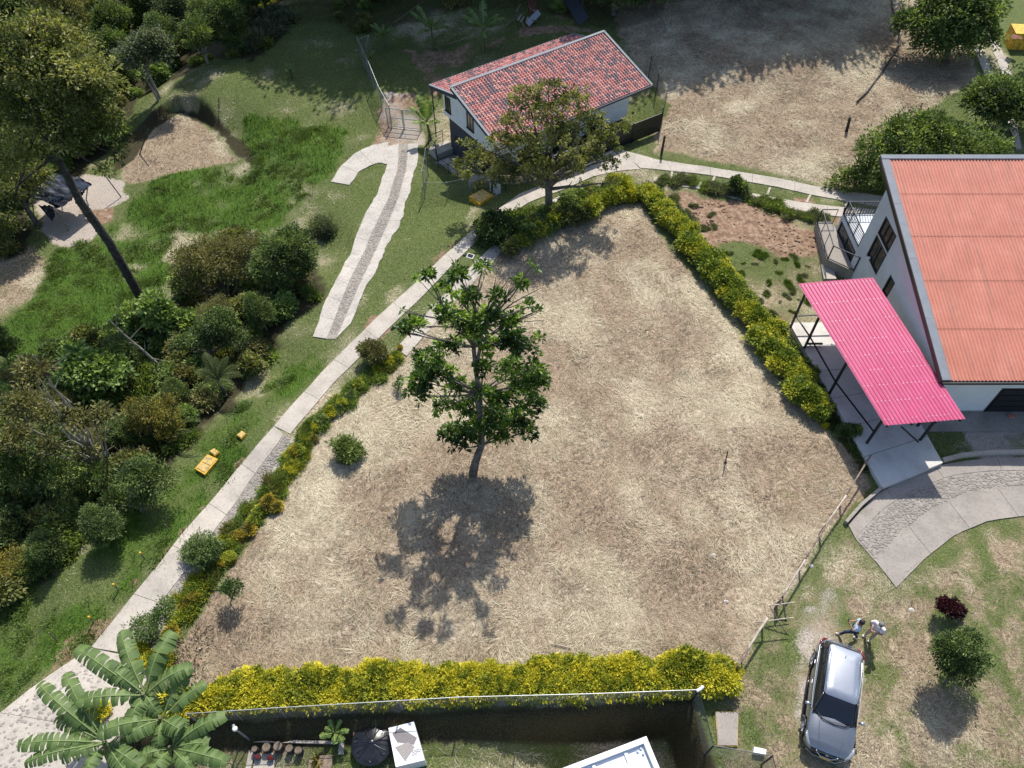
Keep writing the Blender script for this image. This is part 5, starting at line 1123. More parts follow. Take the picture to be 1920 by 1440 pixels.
# ---- banana plants: every leaf a part
def banana_leaf(base, tip, wd, arch=.35, tear=.25, seed=0):
    q = random.Random(seed); base = Vector(base); tip = Vector(tip); n = 15; L = (tip-base).length
    d = (tip-base).normalized(); side = d.cross(Vector((0,0,1))).normalized(); rib = []
    for i in range(n+1):
        t_ = i/n; rib.append(base.lerp(tip, t_)+Vector((0,0,1))*arch*L*math.sin(math.pi*t_*.8)*.6)
    V_, F_, T_ = [], [], []
    for sgn in (-1, 1):
        i = 0
        while i < n:
            a, b_ = rib[i], rib[i+1]; t0, t1 = i/n, (i+1)/n
            wf = lambda t_: wd*max(.02, min(1, (t_-.10)*5))*max(.05, (1-((t_-.5)/.56)**4))**.6 if t_ > .1 else .02
            gap = q.random() < tear; dr = q.uniform(.15,.8); sh = q.uniform(-.25,.15) if gap else 0
            base_i = len(V_); tn = .45+q.uniform(-.2,.2)
            w0, w1 = wf(t0), wf(t1)
            p0 = a+side*sgn*w0+d*(L/n)*(.35+sh)-Vector((0,0,1))*w0*dr; p1 = b_+side*sgn*w1+d*(L/n)*(.35 if not gap else .05)-Vector((0,0,1))*w1*(dr+(.15 if gap else 0))
            m0 = (a+p0)/2+Vector((0,0,1))*w0*.18; m1 = (b_+p1)/2+Vector((0,0,1))*w1*.18
            V_ += [a, b_, m0, m1, p0, p1]; T_ += [tn+.15, tn+.15, tn, tn, tn-.1, tn-.1]
            f_ = [(0,1,3,2),(2,3,5,4)]; F_ += [tuple(base_i+k for k in fq) for fq in f_]; i += 1
    # midrib
    mbt = MB(); mbt.tube(rib, [.035*(1-.8*i/n) for i in range(n+1)], 4); o_ = len(V_); V_ += mbt.v; T_ += [1.0]*len(mbt.v); F_ += [tuple(k+o_ for k in fq) for fq in mbt.f if len(fq) == 4]
    return V_, F_, T_
def banana(label, base, top, leaves, wd=.32, r=.12, cat='banana plant', mat='l_banana', tear=.3, seed=0):
    """leaves: list of tip points (scene coordinates)"""
    th = thing('banana_plant', label, cat, base); base = Vector(base); top = Vector(top)
    MB().tube([base-Vector((0,0,.3)), base.lerp(top, .5), top], [r, r*.85, r*.5], 9).build('stem', M['stem'], th)
    for i, tip in enumerate(leaves):
        V_, F_, T_ = banana_leaf(top-Vector((0,0,.25)), tip, wd*rnd.uniform(.85,1.1), seed=seed+i, tear=tear, arch=rnd.uniform(.3,.5))
        me = np_mesh('leaf', [tuple(v_-base) for v_ in V_], F_, T_, smooth=True); link('leaf', me, M[mat], th)
    return th
M['stem'] = simple('banana_stem', (.12,.13,.06), .7, var=.3, sc=6)
def tips(lst, h): return [V(a, b_, h+(c_[0] if c_ else 0)) for a, b_, *c_ in lst]
banana('tall banana plant whose leaves spread over the cobbled apron at lower left', GV(250,1345), V(268,1300,3.4), tips([(153,1222),(233,1187),(330,1190),(365,1254),(150,1318),(205,1250),(300,1340,-.6),(240,1370,-.5)], 3.4), .33, tear=.3, seed=1)
banana('banana plant reaching right over the golden hedge at lower left', GV(295,1390), V(300,1345,3.0), tips([(388,1283),(355,1255,.2),(250,1300),(240,1385),(300,1400,-.4),(340,1370),(190,1440-60)], 3.0), .32, tear=.3, seed=20)
banana('banana plant by the lamp post with leaves over the yard', GV(315,1440), V(318,1400,2.6), tips([(428,1347),(430,1432),(365,1445),(280,1460),(350,1350),(395,1395),(260,1420)], 2.6), .31, tear=.3, seed=40)
banana('torn-leaved banana plant nearest the bottom left corner', GV(205,1435), V(195,1390,2.8), tips([(86,1290),(45,1402),(55,1435),(120,1425),(133,1268),(240,1400),(270,1440),(110,1350),(160,1460),(250,1460)], 2.8), .29, tear=.6, seed=60)
banana('bright green banana plant beside the left wall of the tiled house', GV(808,262), GV(803,262)+Vector((0,0,1.6)), [GV(803,262)+Vector(q) for q in ((-1.1,.2,2.3),(-.6,.6,2.9),(.1,.4,3.2),(.9,.3,2.6),(1.1,-.6,1.8),(-.9,-.7,1.7),(.2,-1.0,1.8),(.5,.9,2.6))], .24, mat='l_lime', tear=.1, seed=80)
for px, py, s_, lb in ((812,95,1.3,'shaded banana plant at the top, left of the bare soil'), (908,100,1.4,'shaded banana plant on the bare soil behind the tiled house'), (722,92,.8,'small banana plant in the shade furthest left'), (692,128,.6,'young banana plant just inside the wire fence'), (548,145,.4,'tiny planted sapling with a stake on the grass slope')):
    b0 = GV(px, py); banana(lb, b0, b0+Vector((0,0,1.5*s_)), [b0+Vector((math.cos(a)*1.2*s_, math.sin(a)*1.2*s_, (1.5+rnd.uniform(-.2,1.0))*s_)) for a in np.linspace(0, 5.6, 8)], .22*s_, r=.09*s_, seed=100+px)
banana('small glossy plant in the corner beside the black tank', V(628,1392,-.8), V(625,1372,-.2), [V(a, b_, -.1) for a, b_ in ((610,1365),(640,1350),(655,1372),(600,1382),(630,1395),(618,1350),(645,1390))], .12, r=.04, mat='l_lime', tear=0, seed=150)
# ---- tree fern: fronds are parts
def frond(base, tip, wd, n=20):
    base = Vector(base); tip = Vector(tip); L = (tip-base).length; d = (tip-base).normalized(); side = d.cross(Vector((0,0,1))).normalized(); V_, F_, T_ = [], [], []
    rib = [base.lerp(tip, i/n)+Vector((0,0,1))*L*.28*math.sin(math.pi*min(1, i/n*.85)) for i in range(n+1)]
    for i in range(2, n):
        w_ = wd*math.sin(math.pi*min(1,(i/n)**.8))**.7
        for sg in (-1, 1):
            b_ = len(V_); tp = rib[i]+side*sg*w_+d*w_*.45-Vector((0,0,1))*w_*.3; e = d*L/n*.20
            V_ += [rib[i]-e, rib[i]+e, tp+e*.1, (rib[i]+tp)/2-e*1.2]; F_ += [(b_, b_+1, b_+2, b_+3)]; T_ += [.5, .5, .8, .45]
    mbt = MB(); mbt.tube(rib, .02, 4); o_ = len(V_); V_ += mbt.v; T_ += [.15]*len(mbt.v); F_ += [tuple(k+o_ for k in fq) for fq in mbt.f if len(fq) == 4]
    return V_, F_, T_
def tree_fern(label, b0, h, tipl, wd):
    th = thing('tree_fern', label, 'tree fern', b0); MB().tube([b0-Vector((0,0,.3)), b0+Vector((0,0,h))], [.12,.09], 8).build('trunk', M['darkbark'], th)
    for tp in tipl:
        V_, F_, T_ = frond(b0+Vector((0,0,h)), tp, wd); link('frond', np_mesh('frond', [tuple(v_-b0) for v_ in V_], F_, T_), M['l_fern'], th)
b0 = GV(425,745); tree_fern('arching tree fern with pale fronds at the edge of the left thicket', b0, 1.5, [PY(a, b_, b0.y+dy) for a, b_, dy in ((368,700,.5),(372,738,-.3),(385,712,.2),(458,710,-.2),(452,690,.4),(430,672,.9),(405,672,.9),(385,665,1.1),(445,735,-.5),(400,745,-.6))], .34)
b0 = GV(335,830); tree_fern('small tree fern below the rusty orange tree', b0, .8, [PY(a, b_, b0.y+dy) for a, b_, dy in ((375,790,.2),(335,760,.6),(310,780,.3),(365,815,-.2),(330,845,-.4))], .2)
# tussocks in the tall grass
for zn, n, lb in (('lushA', 120, 'coarse green tussocks standing in the tall bright grass'), ('lushB', 25, 'dark green tussocks on the verge below the road')):
    pw = Z[zn]; xs = [q[0] for q in pw]; ys2 = [q[1] for q in pw]; th = thing('tussocks', lb, 'grass tussocks', (0,0,0)); k = 0
    while k < n:
        x, y = rnd.uniform(min(xs), max(xs)), rnd.uniform(min(ys2), max(ys2))
        if polydist(x, y, pw) < .2 or polydist(x, y, Z['cutfloor']) > -.5: continue
        me = rnd.choice(lm_); key = (me.name, 'g_tuss')
        if key not in MCOPY: c_ = me.copy(); c_.materials.clear(); c_.materials.append(M['g_tuss']); MCOPY[key] = c_
        o = bpy.data.objects.new('tussock', MCOPY[key]); C.objects.link(o); o.parent = th; q = rnd.uniform(.45, 1.15)
        if fbm(x, y, 2.2, 71) < .5: continue
        o.location = (x, y, float(gz(x, y))-.12); o.scale = (q, q, q*.38); o.rotation_euler = (0,0,rnd.uniform(0,6.28)); k += 1
# bare twigs
B = GV(255, 905); bt = thing('bare_bush', 'leafless pale spreading bush above the road at mid left', 'bush', B); mb = MB()
for i in range(26):
    a = rnd.uniform(0, 6.28); p_ = limb(mb, (0,0,0), (math.cos(a)*rnd.uniform(.4,1.3)-.6, math.sin(a)*rnd.uniform(.3,1.0)+.3, rnd.uniform(.6,1.7)), .022, .006, .15, 5, 4, 900+i)
    for k in range(2): limb(mb, p_[3], p_[4]+Vector((rnd.uniform(-.4,.4), rnd.uniform(-.4,.4), rnd.uniform(0,.4))), .01, .004, .1, 3, 4, 950+i*2+k)
mb.build('branches', M['palebark'], bt, world=False)
for (a, b_, lb) in (((205,905),(62,665),'long bare forked trunk slanting through the left thicket'), ((130,880),(10,740),'second thin slanting trunk at the left edge of the thicket'), ((318,700),(205,600),'thin leaning trunk under the lush grass slope')):
    B = GV(*a); th = thing('bare_tree', lb, 'tree', B); mb = MB(); tp = PY(b_[0], b_[1], B.y+.6)-B; p_ = limb(mb, (0,0,-.2), tp, .09, .03, .10, 9, 6, a[0])
    for k in range(6): limb(mb, p_[3+k % 6], p_[3+k % 6]+Vector((rnd.uniform(-1.1,1.1), rnd.uniform(-.6,.6), rnd.uniform(.2,1.2))), .035, .01, .12, 5, 5, a[1]+k)
    mb.build('trunk', M['palebark'], th, world=False)
B = GV(298,190); th = thing('bare_tree', 'straight pale dead trunk at the forest edge above the cut terrace', 'tree', B); MB().tube([(0,0,-.2), PY(255,112,B.y+.2)-B], [.09,.06], 7).build('trunk', M['palebark'], th, world=False)

# ---- grass blades
grass('dry_grass', 380000, lambda d, x, y: np.clip(d['straw'], 0, 1)**2*(1.05-d['brown']*.6), .34, .014, 1, M['g_straw'], 'cut dry straw-coloured grass lying over the plot', 'grass')
grass('straw_swath', 60000, lambda d, x, y: sstep(.7,.95,d['straw'])*sstep(0,.6,np.maximum(polydist(x, y, Z['plot']), polydist(x, y, Z['plot2'])))*sstep(.5,.72,fbm(x, y, 2.0, 61)), .6, .02, 1, M['g_straw'], 'paler swaths of long cut straw heaped over the plots', 'straw', tsh=.28)
grass('green_sprigs', 16000, lambda d, x, y: sstep(.5,.9,d['straw'])*sstep(.56,.66,fbm(x, y, 1.1, 91)), .16, .018, 0, M['g_green'], 'thin green sprigs coming up through the cut straw', 'grass')
grass('brown_litter', 26000, lambda d, x, y: sstep(.5,.9,d['straw'])*sstep(.52,.64,fbm(x, y, 1.6, 95)), .16, .04, 1, M['g_litter'], 'dark brown dead leaves and stalks scattered in the straw', 'leaf litter')
grass('green_grass', 230000, lambda d, x, y: np.clip(d['green']*1.0-d['litter']-d['soil']-d['pale'], 0, 1), .13, .016, 0, M['g_green'], 'short green grass of the verges and lawn', 'grass')
grass('lush_grass', 170000, lambda d, x, y: np.clip(d['lush']-.25, 0, 1), .42, .03, 0, M['g_lush'], 'tall bright green grass on the slope left of the old path', 'grass', tsh=.05, clump=.1)
# ================================================================== car
def wlerp(tab, y):
    for i in range(len(tab)-1):
        if tab[i][0] <= y <= tab[i+1][0]:
            t_ = (y-tab[i][0])/(tab[i+1][0]-tab[i][0]); return [a+(b_-a)*t_ for a, b_ in zip(tab[i][1:], tab[i+1][1:])]
    return list(tab[-1][1:]) if y > tab[-1][0] else list(tab[0][1:])
ca, cb = V(1579,1203,.9), V(1551,1420,.75); cc_ = (ca+cb)/2; hd = (cb-ca); heading = math.atan2(hd.y, hd.x)-math.pi/2
cz = float(gz(cc_.x, cc_.y))
car = thing('parked_car', 'silver-grey crossover car with black pillars parked on the dry lawn', 'car', (cc_.x, cc_.y, cz), heading)
m, t, b = new_mat('silver_grey_metallic_paint'); M['paint'] = m
b.inputs['Base Color'].default_value = (.27,.30,.35,1); b.inputs['Metallic'].default_value = .7; b.inputs['Roughness'].default_value = .30; b.inputs['Coat Weight'].default_value = .8; b.inputs['Coat Roughness'].default_value = .04
t.links.new(ramp(t, noise(t, 40, 3), [(.3, (.20,.22,.25)), (.7, (.24,.26,.295))]), b.inputs['Base Color'])
m, t, b = new_mat('silver_roof_paint'); M['roofpaint'] = m
b.inputs['Metallic'].default_value = .7; b.inputs['Roughness'].default_value = .28; b.inputs['Coat Weight'].default_value = .8
t.links.new(ramp(t, noise(t, 2, 3), [(.3, (.40,.43,.48)), (.7, (.46,.49,.54))]), b.inputs['Base Color'])
M['tyre'] = simple('tyre_rubber', (.02,.02,.02), .85, var=.2); M['chrome'] = simple('chrome', (.7,.72,.75), .15, 1, var=.03)
M['carglass'] = simple('tinted_car_glass', (.010,.012,.018), .04, 0, var=.1, spec=.8); M['red'] = simple('red_lamp_lens', (.25,.008,.012), .12, 0, var=.1, coat=.6)
M['gblack'] = simple('gloss_black', (.010,.010,.012), .15, 0, var=.1, coat=.5); M['plate'] = simple('yellow_number_plate', (.75,.42,.03), .5, var=.05)
M['lens'] = simple('headlamp_lens', (.35,.38,.42), .08, .3, var=.1, coat=1)
#   y,    halfwidth, shoulder z, centre z, sill z
BT = [(-2.15,.62,.80,.86,.42),(-2.08,.76,.92,.96,.34),(-1.9,.84,.99,1.02,.27),(-1.4,.88,1.01,1.04,.22),(-.6,.885,.99,1.02,.2),(.2,.885,.97,1.0,.2),(.85,.88,.96,1.05,.2),(1.15,.88,.94,1.03,.2),(1.5,.875,.90,.985,.22),(1.85,.83,.82,.90,.25),(2.02,.74,.74,.81,.28),(2.13,.58,.64,.70,.33),(2.17,.42,.58,.62,.38)]
ys_ = np.concatenate([np.linspace(-2.15, -1.7, 8), np.linspace(-1.6, 1.6, 22), np.linspace(1.68, 2.17, 12)])
V_, F_ = [], []; npt = 17
for y in ys_:
    w_, zs, zc, z0 = wlerp(BT, y); prof = [(0,z0),(.75,z0),(.95,z0+.05),(.99,z0+.2),(1.0,z0+.36),(.985,zs-.14),(.965,zs-.05),(.90,zs),(.0,zc)]
    arch = 0
    for wy in (-1.32, 1.36):
        dd = abs(y-wy)
        if dd < .40: arch = max(arch, math.sqrt(.16-dd*dd)+.33)
    right = [(x*w_, z) for x, z in prof[:-1]]+[(w_*.6, zs+(zc-zs)*.55)]
    if arch: right = [(x if i < 1 else x*(1 if z > arch else 1), max(z, min(arch, zs-.16)) if i in (1,2,3,4) else z) for i, (x, z) in enumerate(right)]
    ring = [(x, y, z) for x, z in right]+[(0, y, zc)]+[(-x, y, z) for x, z in reversed(right[1:])]
    V_ += ring
npt = len(ring)
for i in range(len(ys_)-1):
    for k in range(npt): F_.append((i*npt+k, i*npt+(k+1) % npt, (i+1)*npt+(k+1) % npt, (i+1)*npt+k))
mb = MB(); mb.add(V_, F_+[tuple(range(npt)), tuple(reversed(range((len(ys_)-1)*npt, len(ys_)*npt)))])
body = mb.build('body', M['paint'], car, world=False, smooth=True)
# greenhouse: dark glass volume under the silver roof
def outline(hw, yb_, yf_, r0, n=5, z=0, crown=0):
    pts = []
    for cx, cy, a0 in ((hw-r0, yf_-r0, 0), (-hw+r0, yf_-r0, 90), (-hw+r0, yb_+r0, 180), (hw-r0, yb_+r0, 270)):
        for k in range(n+1): a = R(a0+90*k/n); pts.append((cx+r0*math.cos(a), cy+r0*math.sin(a), z))
    return pts
lo = outline(.80, -2.02, 1.02, .28, z=.97); hi_ = outline(.60, -1.55, .28, .16, z=1.52); n = len(lo)
mid_ = [tuple(a*.42+b_*.58 for a, b_ in zip(p_, q)) for p_, q in zip(lo, hi_)]; mid_ = [(x*1.03, y, z) for x, y, z in mid_]
gh = MB(); gh.add(lo+mid_+hi_, [(i, (i+1) % n, n+(i+1) % n, n+i) for i in range(n)]+[(n+i, n+(i+1) % n, 2*n+(i+1) % n, 2*n+i) for i in range(n)]+[tuple(range(2*n, 3*n))])
gh.build('windows', M['carglass'], car, world=False, smooth=True)
rf = MB(); o1 = outline(.615, -1.72, .30, .16, z=1.515); o2 = outline(.575, -1.64, .24, .16, z=1.565); o3 = outline(.36, -1.3, .0, .12, z=1.60)
rf.add(o1+o2+o3, [(i, (i+1) % n, n+(i+1) % n, n+i) for i in range(n)]+[(n+i, n+(i+1) % n, 2*n+(i+1) % n, 2*n+i) for i in range(n)]+[tuple(range(2*n, 3*n))])
rf.build('roof', M['roofpaint'], car, world=False, smooth=True)
for s_ in (-1, 1):
    MB().tube([(s_*.57,-1.45,1.585),(s_*.59,-1.3,1.63),(s_*.60,-.6,1.645),(s_*.585,.05,1.615),(s_*.57,.15,1.585)], .02, 6).build('roof_rail', M['chrome'], car, world=False, smooth=True)
    MB().tube([(s_*.835,-1.75,1.005),(s_*.86,-1.0,1.02),(s_*.86,.2,1.0),(s_*.83,.8,.99)], .008, 5).build('window_trim', M['chrome'], car, world=False)
    MB().tube([(s_*.775,.93,1.02),(s_*.69,.6,1.30),(s_*.61,.25,1.53)], [.035,.03,.028], 6).build('pillar', M['gblack'], car, world=False, smooth=True)
    mr = MB(); mr.lathe((0,0,0), [(.02,-.05),(.08,-.03),(.10,.02),(.07,.07),(.02,.09)], 12)
    o = mr.build('mirror', M['roofpaint'], car, world=False, smooth=True); o.location = (s_*.99, .70, 1.03); o.scale = (1.15, .75, 1)
    MB().bar((s_*.86,.72,1.0), (s_*.96,.70,1.02), .05).build('mirror_arm', M['gblack'], car, world=False)
    # head lamps, tail lamps, wheels, cladding
    hl = MB(); hp = [(s_*.60,2.10,.69),(s_*.74,1.98,.76),(s_*.83,1.78,.84),(s_*.845,1.62,.87)]
    hl.tube(hp, [.035,.06,.06,.02], 8); hl.build('headlight', M['lens'], car, world=False, smooth=True)
    MB().tube([(x*1.01, y+.03, z-.06) for x, y, z in hp], .014, 5).build('lamp_trim', M['chrome'], car, world=False)
    MB().tube([(s_*.55,-2.13,.93),(s_*.72,-2.07,.98),(s_*.82,-1.92,1.0),(s_*.86,-1.72,1.0)], [.015,.035,.03,.012], 8).build('tail_light', M['red'], car, world=False, smooth=True)
    MB().tube([(s_*.87,-1.0,.27),(s_*.90,-.3,.26),(s_*.90,.9,.27)], .05, 6).build('side_cladding', M['gblack'], car, world=False, smooth=True)
    for wy in (-1.32, 1.36):
        wq = MB(); wq.tube([(s_*(.66+.22*k/5), wy, .335) for k in range(6)], [.30,.33,.335,.335,.33,.29], 26); wh = wq.build('wheel', M['tyre'], car, world=False, smooth=False)
        rm = MB(); rm.tube([(s_*.865, wy, .335), (s_*.888, wy, .335)], [.21,.20], 20)
        for k in range(5): a = 2*math.pi*k/5; rm.bar((s_*.895, wy, .335), (s_*.895, wy+.19*math.cos(a), .335+.19*math.sin(a)), .025, .05, up=Vector((1,0,0)))
        rm.build('rim', M['chrome'], wh, world=False)
        ar = [(s_*.905, wy+.39*math.cos(a), .335+.39*math.sin(a)) for a in np.linspace(.1, 3.04, 12)]; MB().tube(ar, .035, 5).build('wheel_arch', M['gblack'], car, world=False)
    MB().tube([(s_*.885,-.35,.80),(s_*.895,-.2,.80)], .018, 5).build('door_handle', M['chrome'], car, world=False); MB().tube([(s_*.885,-1.15,.82),(s_*.895,-1.0,.82)], .018, 5).build('door_handle', M['chrome'], car, world=False)
MB().add([(-.50,2.10,.70),(.50,2.10,.70),(.42,2.19,.50),(-.42,2.19,.50),(-.5,2.0,.70),(.5,2.0,.70),(.42,2.0,.45),(-.42,2.0,.45)], [(0,1,2,3),(4,7,6,5),(0,4,5,1),(1,5,6,2),(2,6,7,3),(3,7,4,0)]).build('grille', M['gblack'], car, world=False)
MB().tube([(-.40,2.14,.70),(-.20,2.21,.50),(.20,2.21,.50),(.40,2.14,.70)], .022, 6).build('grille_trim', M['chrome'], car, world=False, smooth=True)
MB().tube([(-.05,2.165,.665),(.05,2.165,.665)], .03, 8).build('emblem', M['chrome'], car, world=False)
MB().box((0,2.235,.45), (.36,.02,.13)).build('number_plate', M['plate'], car, world=False)
MB().tube([(-.70,2.02,.36),(-.4,2.17,.33),(.4,2.17,.33),(.70,2.02,.36)], .035, 6).build('bumper', M['gblack'], car, world=False, smooth=True)
MB().tube([(-.66,2.07,.30),(-.4,2.205,.28),(.4,2.205,.28),(.66,2.07,.30)], .013, 6).build('bumper_trim', M['chrome'], car, world=False, smooth=True)
MB().tube([(-.66,-1.98,1.05),(-.35,-2.09,1.05),(.35,-2.09,1.05),(.66,-1.98,1.05),(.80,-1.6,1.04)], .014, 5).build('rear_trim', M['chrome'], car, world=False)
MB().tube([(-.80,-1.6,1.04),(-.66,-1.98,1.05)], .014, 5).build('rear_trim', M['chrome'], car, world=False)
MB().tube([(-.78,.75,1.045),(-.4,1.07,1.07),(0,1.13,1.075),(.4,1.07,1.07),(.78,.75,1.045)], .022, 5).build('cowl', M['gblack'], car, world=False)
for s_ in (-1, 1): MB().tube([(s_*.50,1.1,1.045),(s_*.44,1.6,.98),(s_*.36,1.98,.855)], .006, 4).build('bonnet_crease', M['paint'], car, world=False)
MB().bar((-.55,1.0,1.075), (.05,1.06,1.09), .014).build('wiper', M['black'], car, world=False); MB().bar((.05,1.08,1.085), (.6,.95,1.08), .014).build('wiper', M['black'], car, world=False)
MB().tube([(.02,-1.30,1.60),(.02,-1.38,1.68)], [.014,.005], 6).build('aerial', M['black'], car, world=False)

# ================================================================== two people
def skin(name, pts, edges, rad, mat, parent, root=0, sub=2):
    me = bpy.data.meshes.new(name); me.from_pydata([tuple(q) for q in pts], edges, []); me.materials.append(mat)
    o = bpy.data.objects.new(name, me); C.objects.link(o); o.parent = parent
    md = o.modifiers.new('skin', 'SKIN'); md.use_smooth_shade = True
    sv = me.skin_vertices[0].data if me.skin_vertices else None
    for i, r_ in enumerate(rad):
        r2 = r_ if isinstance(r_, tuple) else (r_, r_); me.skin_vertices[0].data[i].radius = r2; me.skin_vertices[0].data[i].use_root = (i == root)
    s_ = o.modifiers.new('sub', 'SUBSURF'); s_.levels = s_.render_levels = sub
    return o
M['skin'] = simple('skin', (.36,.19,.125), .55, var=.08); M['hair'] = simple('dark_hair', (.012,.010,.010), .6); M['cap'] = simple('grey_cap', (.20,.20,.19), .8)
M['lblue'] = simple('light_blue_shirt', (.58,.68,.80), .85, var=.08); M['jeans'] = simple('blue_jeans', (.028,.05,.10), .85, var=.2); M['pinkw'] = simple('pale_pink_shirt', (.78,.70,.72), .85, var=.06)
M['beige'] = simple('beige_trousers', (.44,.38,.34), .85, var=.1); M['shoe'] = simple('white_shoe', (.75,.75,.76), .6, var=.05)
def person(label, base, rz, pose, shirt, trous, hair, capmat=None, phone=False):
    th = thing('person', label, 'person', base, rz)
    p_ = pose; J = {k: Vector(v) for k, v in p_.items()}
    # faces +Y in its own frame
    names = ['pel','wai','che','nec','hed','top','sL','eL','hL','sR','eR','hR','kL','aL','tL','kR','aR','tR','hipL','hipR']
    pt = [J[k] for k in names]; I = {k: i for i, k in enumerate(names)}
    ed = [('pel','wai'),('wai','che'),('che','nec'),('nec','hed'),('hed','top'),('che','sL'),('sL','eL'),('eL','hL'),('che','sR'),('sR','eR'),('eR','hR'),('pel','hipL'),('hipL','kL'),('kL','aL'),('aL','tL'),('pel','hipR'),('hipR','kR'),('kR','aR'),('aR','tR')]
    rd = {'pel':.13,'wai':.12,'che':(.15,.11),'nec':.055,'hed':.085,'top':.075,'sL':.06,'eL':.042,'hL':.028,'sR':.06,'eR':.042,'hR':.028,'kL':.055,'aL':.038,'tL':.03,'kR':.055,'aR':.038,'tR':.03,'hipL':.085,'hipR':.085}
    skin('body', pt, [(I[a], I[b_]) for a, b_ in ed], [rd[k] for k in names], M['skin'], th, 0)
    def sub_(nm, ks, es, add, mat, cut=None):
        pts_ = [J[k] for k in ks]; 
        return skin(nm, pts_, [(ks.index(a), ks.index(b_)) for a, b_ in es], [tuple(q+add for q in rd[k]) if isinstance(rd[k], tuple) else rd[k]+add for k in ks], mat, th, 0)
    J['mL'] = J['sL'].lerp(J['eL'], .8); J['mR'] = J['sR'].lerp(J['eR'], .8); rd['mL'] = rd['mR'] = .052; J['low'] = J['pel']+Vector((0,0,-.02)); rd['low'] = .13
    sub_('shirt', ['che','wai','low','sL','mL','sR','mR','nb'] if False else ['che','wai','low','sL','mL','sR','mR'], [('low','wai'),('wai','che'),('che','sL'),('sL','mL'),('che','sR'),('sR','mR')], .034, shirt)
    sub_('trousers', ['pel','hipL','kL','aL','hipR','kR','aR'], [('pel','hipL'),('hipL','kL'),('kL','aL'),('pel','hipR'),('hipR','kR'),('kR','aR')], .016, trous)
    for a, t_ in (('aL','tL'),('aR','tR')): skin('shoe', [J[a]+Vector((0,-.04,-.02)), J[t_]], [(0,1)], [.05,.042], M['shoe'], th, 0)
    h = MB(); 
    if capmat: 
        h.lathe(J['top']+Vector((0,-.01,.0)), [(.105,-.03),(.108,.01),(.09,.06),(.05,.09),(.01,.10)], 16); h.add([J['top']+Vector(q) for q in ((-.08,.07,.0),(.08,.07,.0),(.05,.19,-.03),(-.05,.19,-.03))], [(0,1,2,3)])
        h.build('cap', capmat, th, world=False, smooth=True)
    else:
        h.lathe(J['top']+Vector((0,-.02,0)), [(.09,-.12),(.11,-.04),(.108,.02),(.085,.07),(.04,.095),(.01,.10)], 16); h.build('hair', hair, th, world=False, smooth=True)
    nose = MB().lathe(J['hed']+Vector((0,.115,.02)), [(.004,.02),(.015,-.015),(.008,-.03)], 6); nose.build('nose', M['skin'], th, world=False, smooth=True)
    for sx, hk, ek in ((-1,'hL','eL'),(1,'hR','eR')):      # fingers
        d = (J[hk]-J[ek]).normalized(); s_ = d.cross(Vector((0,0,1)))
        s_ = s_.normalized() if s_.length > .1 else Vector((1,0,0)); hb = MB()
        hb.tube([J[hk]-d*.01, J[hk]+d*.04, J[hk]+d*.085], [.026,.042,.036], 8)
        for k in range(4): b0_ = J[hk]+d*.08+s_*(k-1.5)*.019; hb.tube([b0_, b0_+d*.035+Vector((0,0,-.008)), b0_+d*(.06-.005*abs(k-1.5))+Vector((0,0,-.025))], [.010,.009,.006], 6)
        b0_ = J[hk]+d*.02+s_*.035*sx; hb.tube([b0_, b0_+d*.03+s_*.02*sx, b0_+d*.055+s_*.02*sx], [.011,.010,.007], 6)
        hb.build('hand', M['skin'], th, world=False, smooth=True)
    return th, J
fa, fb_ = GV(1577,1191), GV(1602,1198); ba = (fa+fb_)/2; dA = fb_-fa
# walking towards upper left, phone held up in front
walk = dict(pel=(0,0,.92), wai=(0,.0,1.08), che=(0,.02,1.34), nec=(0,.03,1.50), hed=(0,.05,1.60), top=(0,.05,1.68), sL=(-.19,.02,1.40), eL=(-.24,.12,1.13), hL=(-.08,.33,1.22), sR=(.19,.02,1.40), eR=(.24,.12,1.13), hR=(.06,.33,1.22),
            hipL=(-.09,0,.88), kL=(-.10,.24,.52), aL=(-.10,.34,.10), tL=(-.10,.50,.045), hipR=(.09,0,.88), kR=(.10,-.02,.50), aR=(.10,-.32,.14), tR=(.10,-.18,.045))
th, J = person('person in light blue shirt and jeans striding behind the car with a phone', ba, R(60), walk, M['lblue'], M['jeans'], M['hair'])
ph = thing('phone', 'black phone held up by the person in the light blue shirt', 'phone', th.matrix_basis@Vector((-.01,.42,1.28)), R(60)); MB().box((0,0,0), (.15,.02,.08), rot=Euler((R(-50),0,0)).to_matrix()).build('body', M['gblack'], ph, world=False, bevel=.004)
fa, fb_ = GV(1619,1194), GV(1632,1197); ba = (fa+fb_)/2
stand = dict(pel=(0,0,.92), wai=(0,.0,1.08), che=(0,.03,1.34), nec=(0,.06,1.50), hed=(0,.09,1.59), top=(0,.11,1.67), sL=(-.20,.03,1.40), eL=(-.30,.08,1.14), hL=(-.06,.26,1.16), sR=(.20,.03,1.40), eR=(.31,.07,1.14), hR=(.08,.27,1.14),
            hipL=(-.09,0,.88), kL=(-.11,.03,.50), aL=(-.12,0,.10), tL=(-.13,.15,.045), hipR=(.09,0,.88), kR=(.11,.03,.50), aR=(.12,0,.10), tR=(.13,.15,.045))
person('person in a pale pink shirt, beige trousers and grey cap standing with folded arms', ba, R(125), stand, M['pinkw'], M['beige'], M['hair'], capmat=M['cap'])

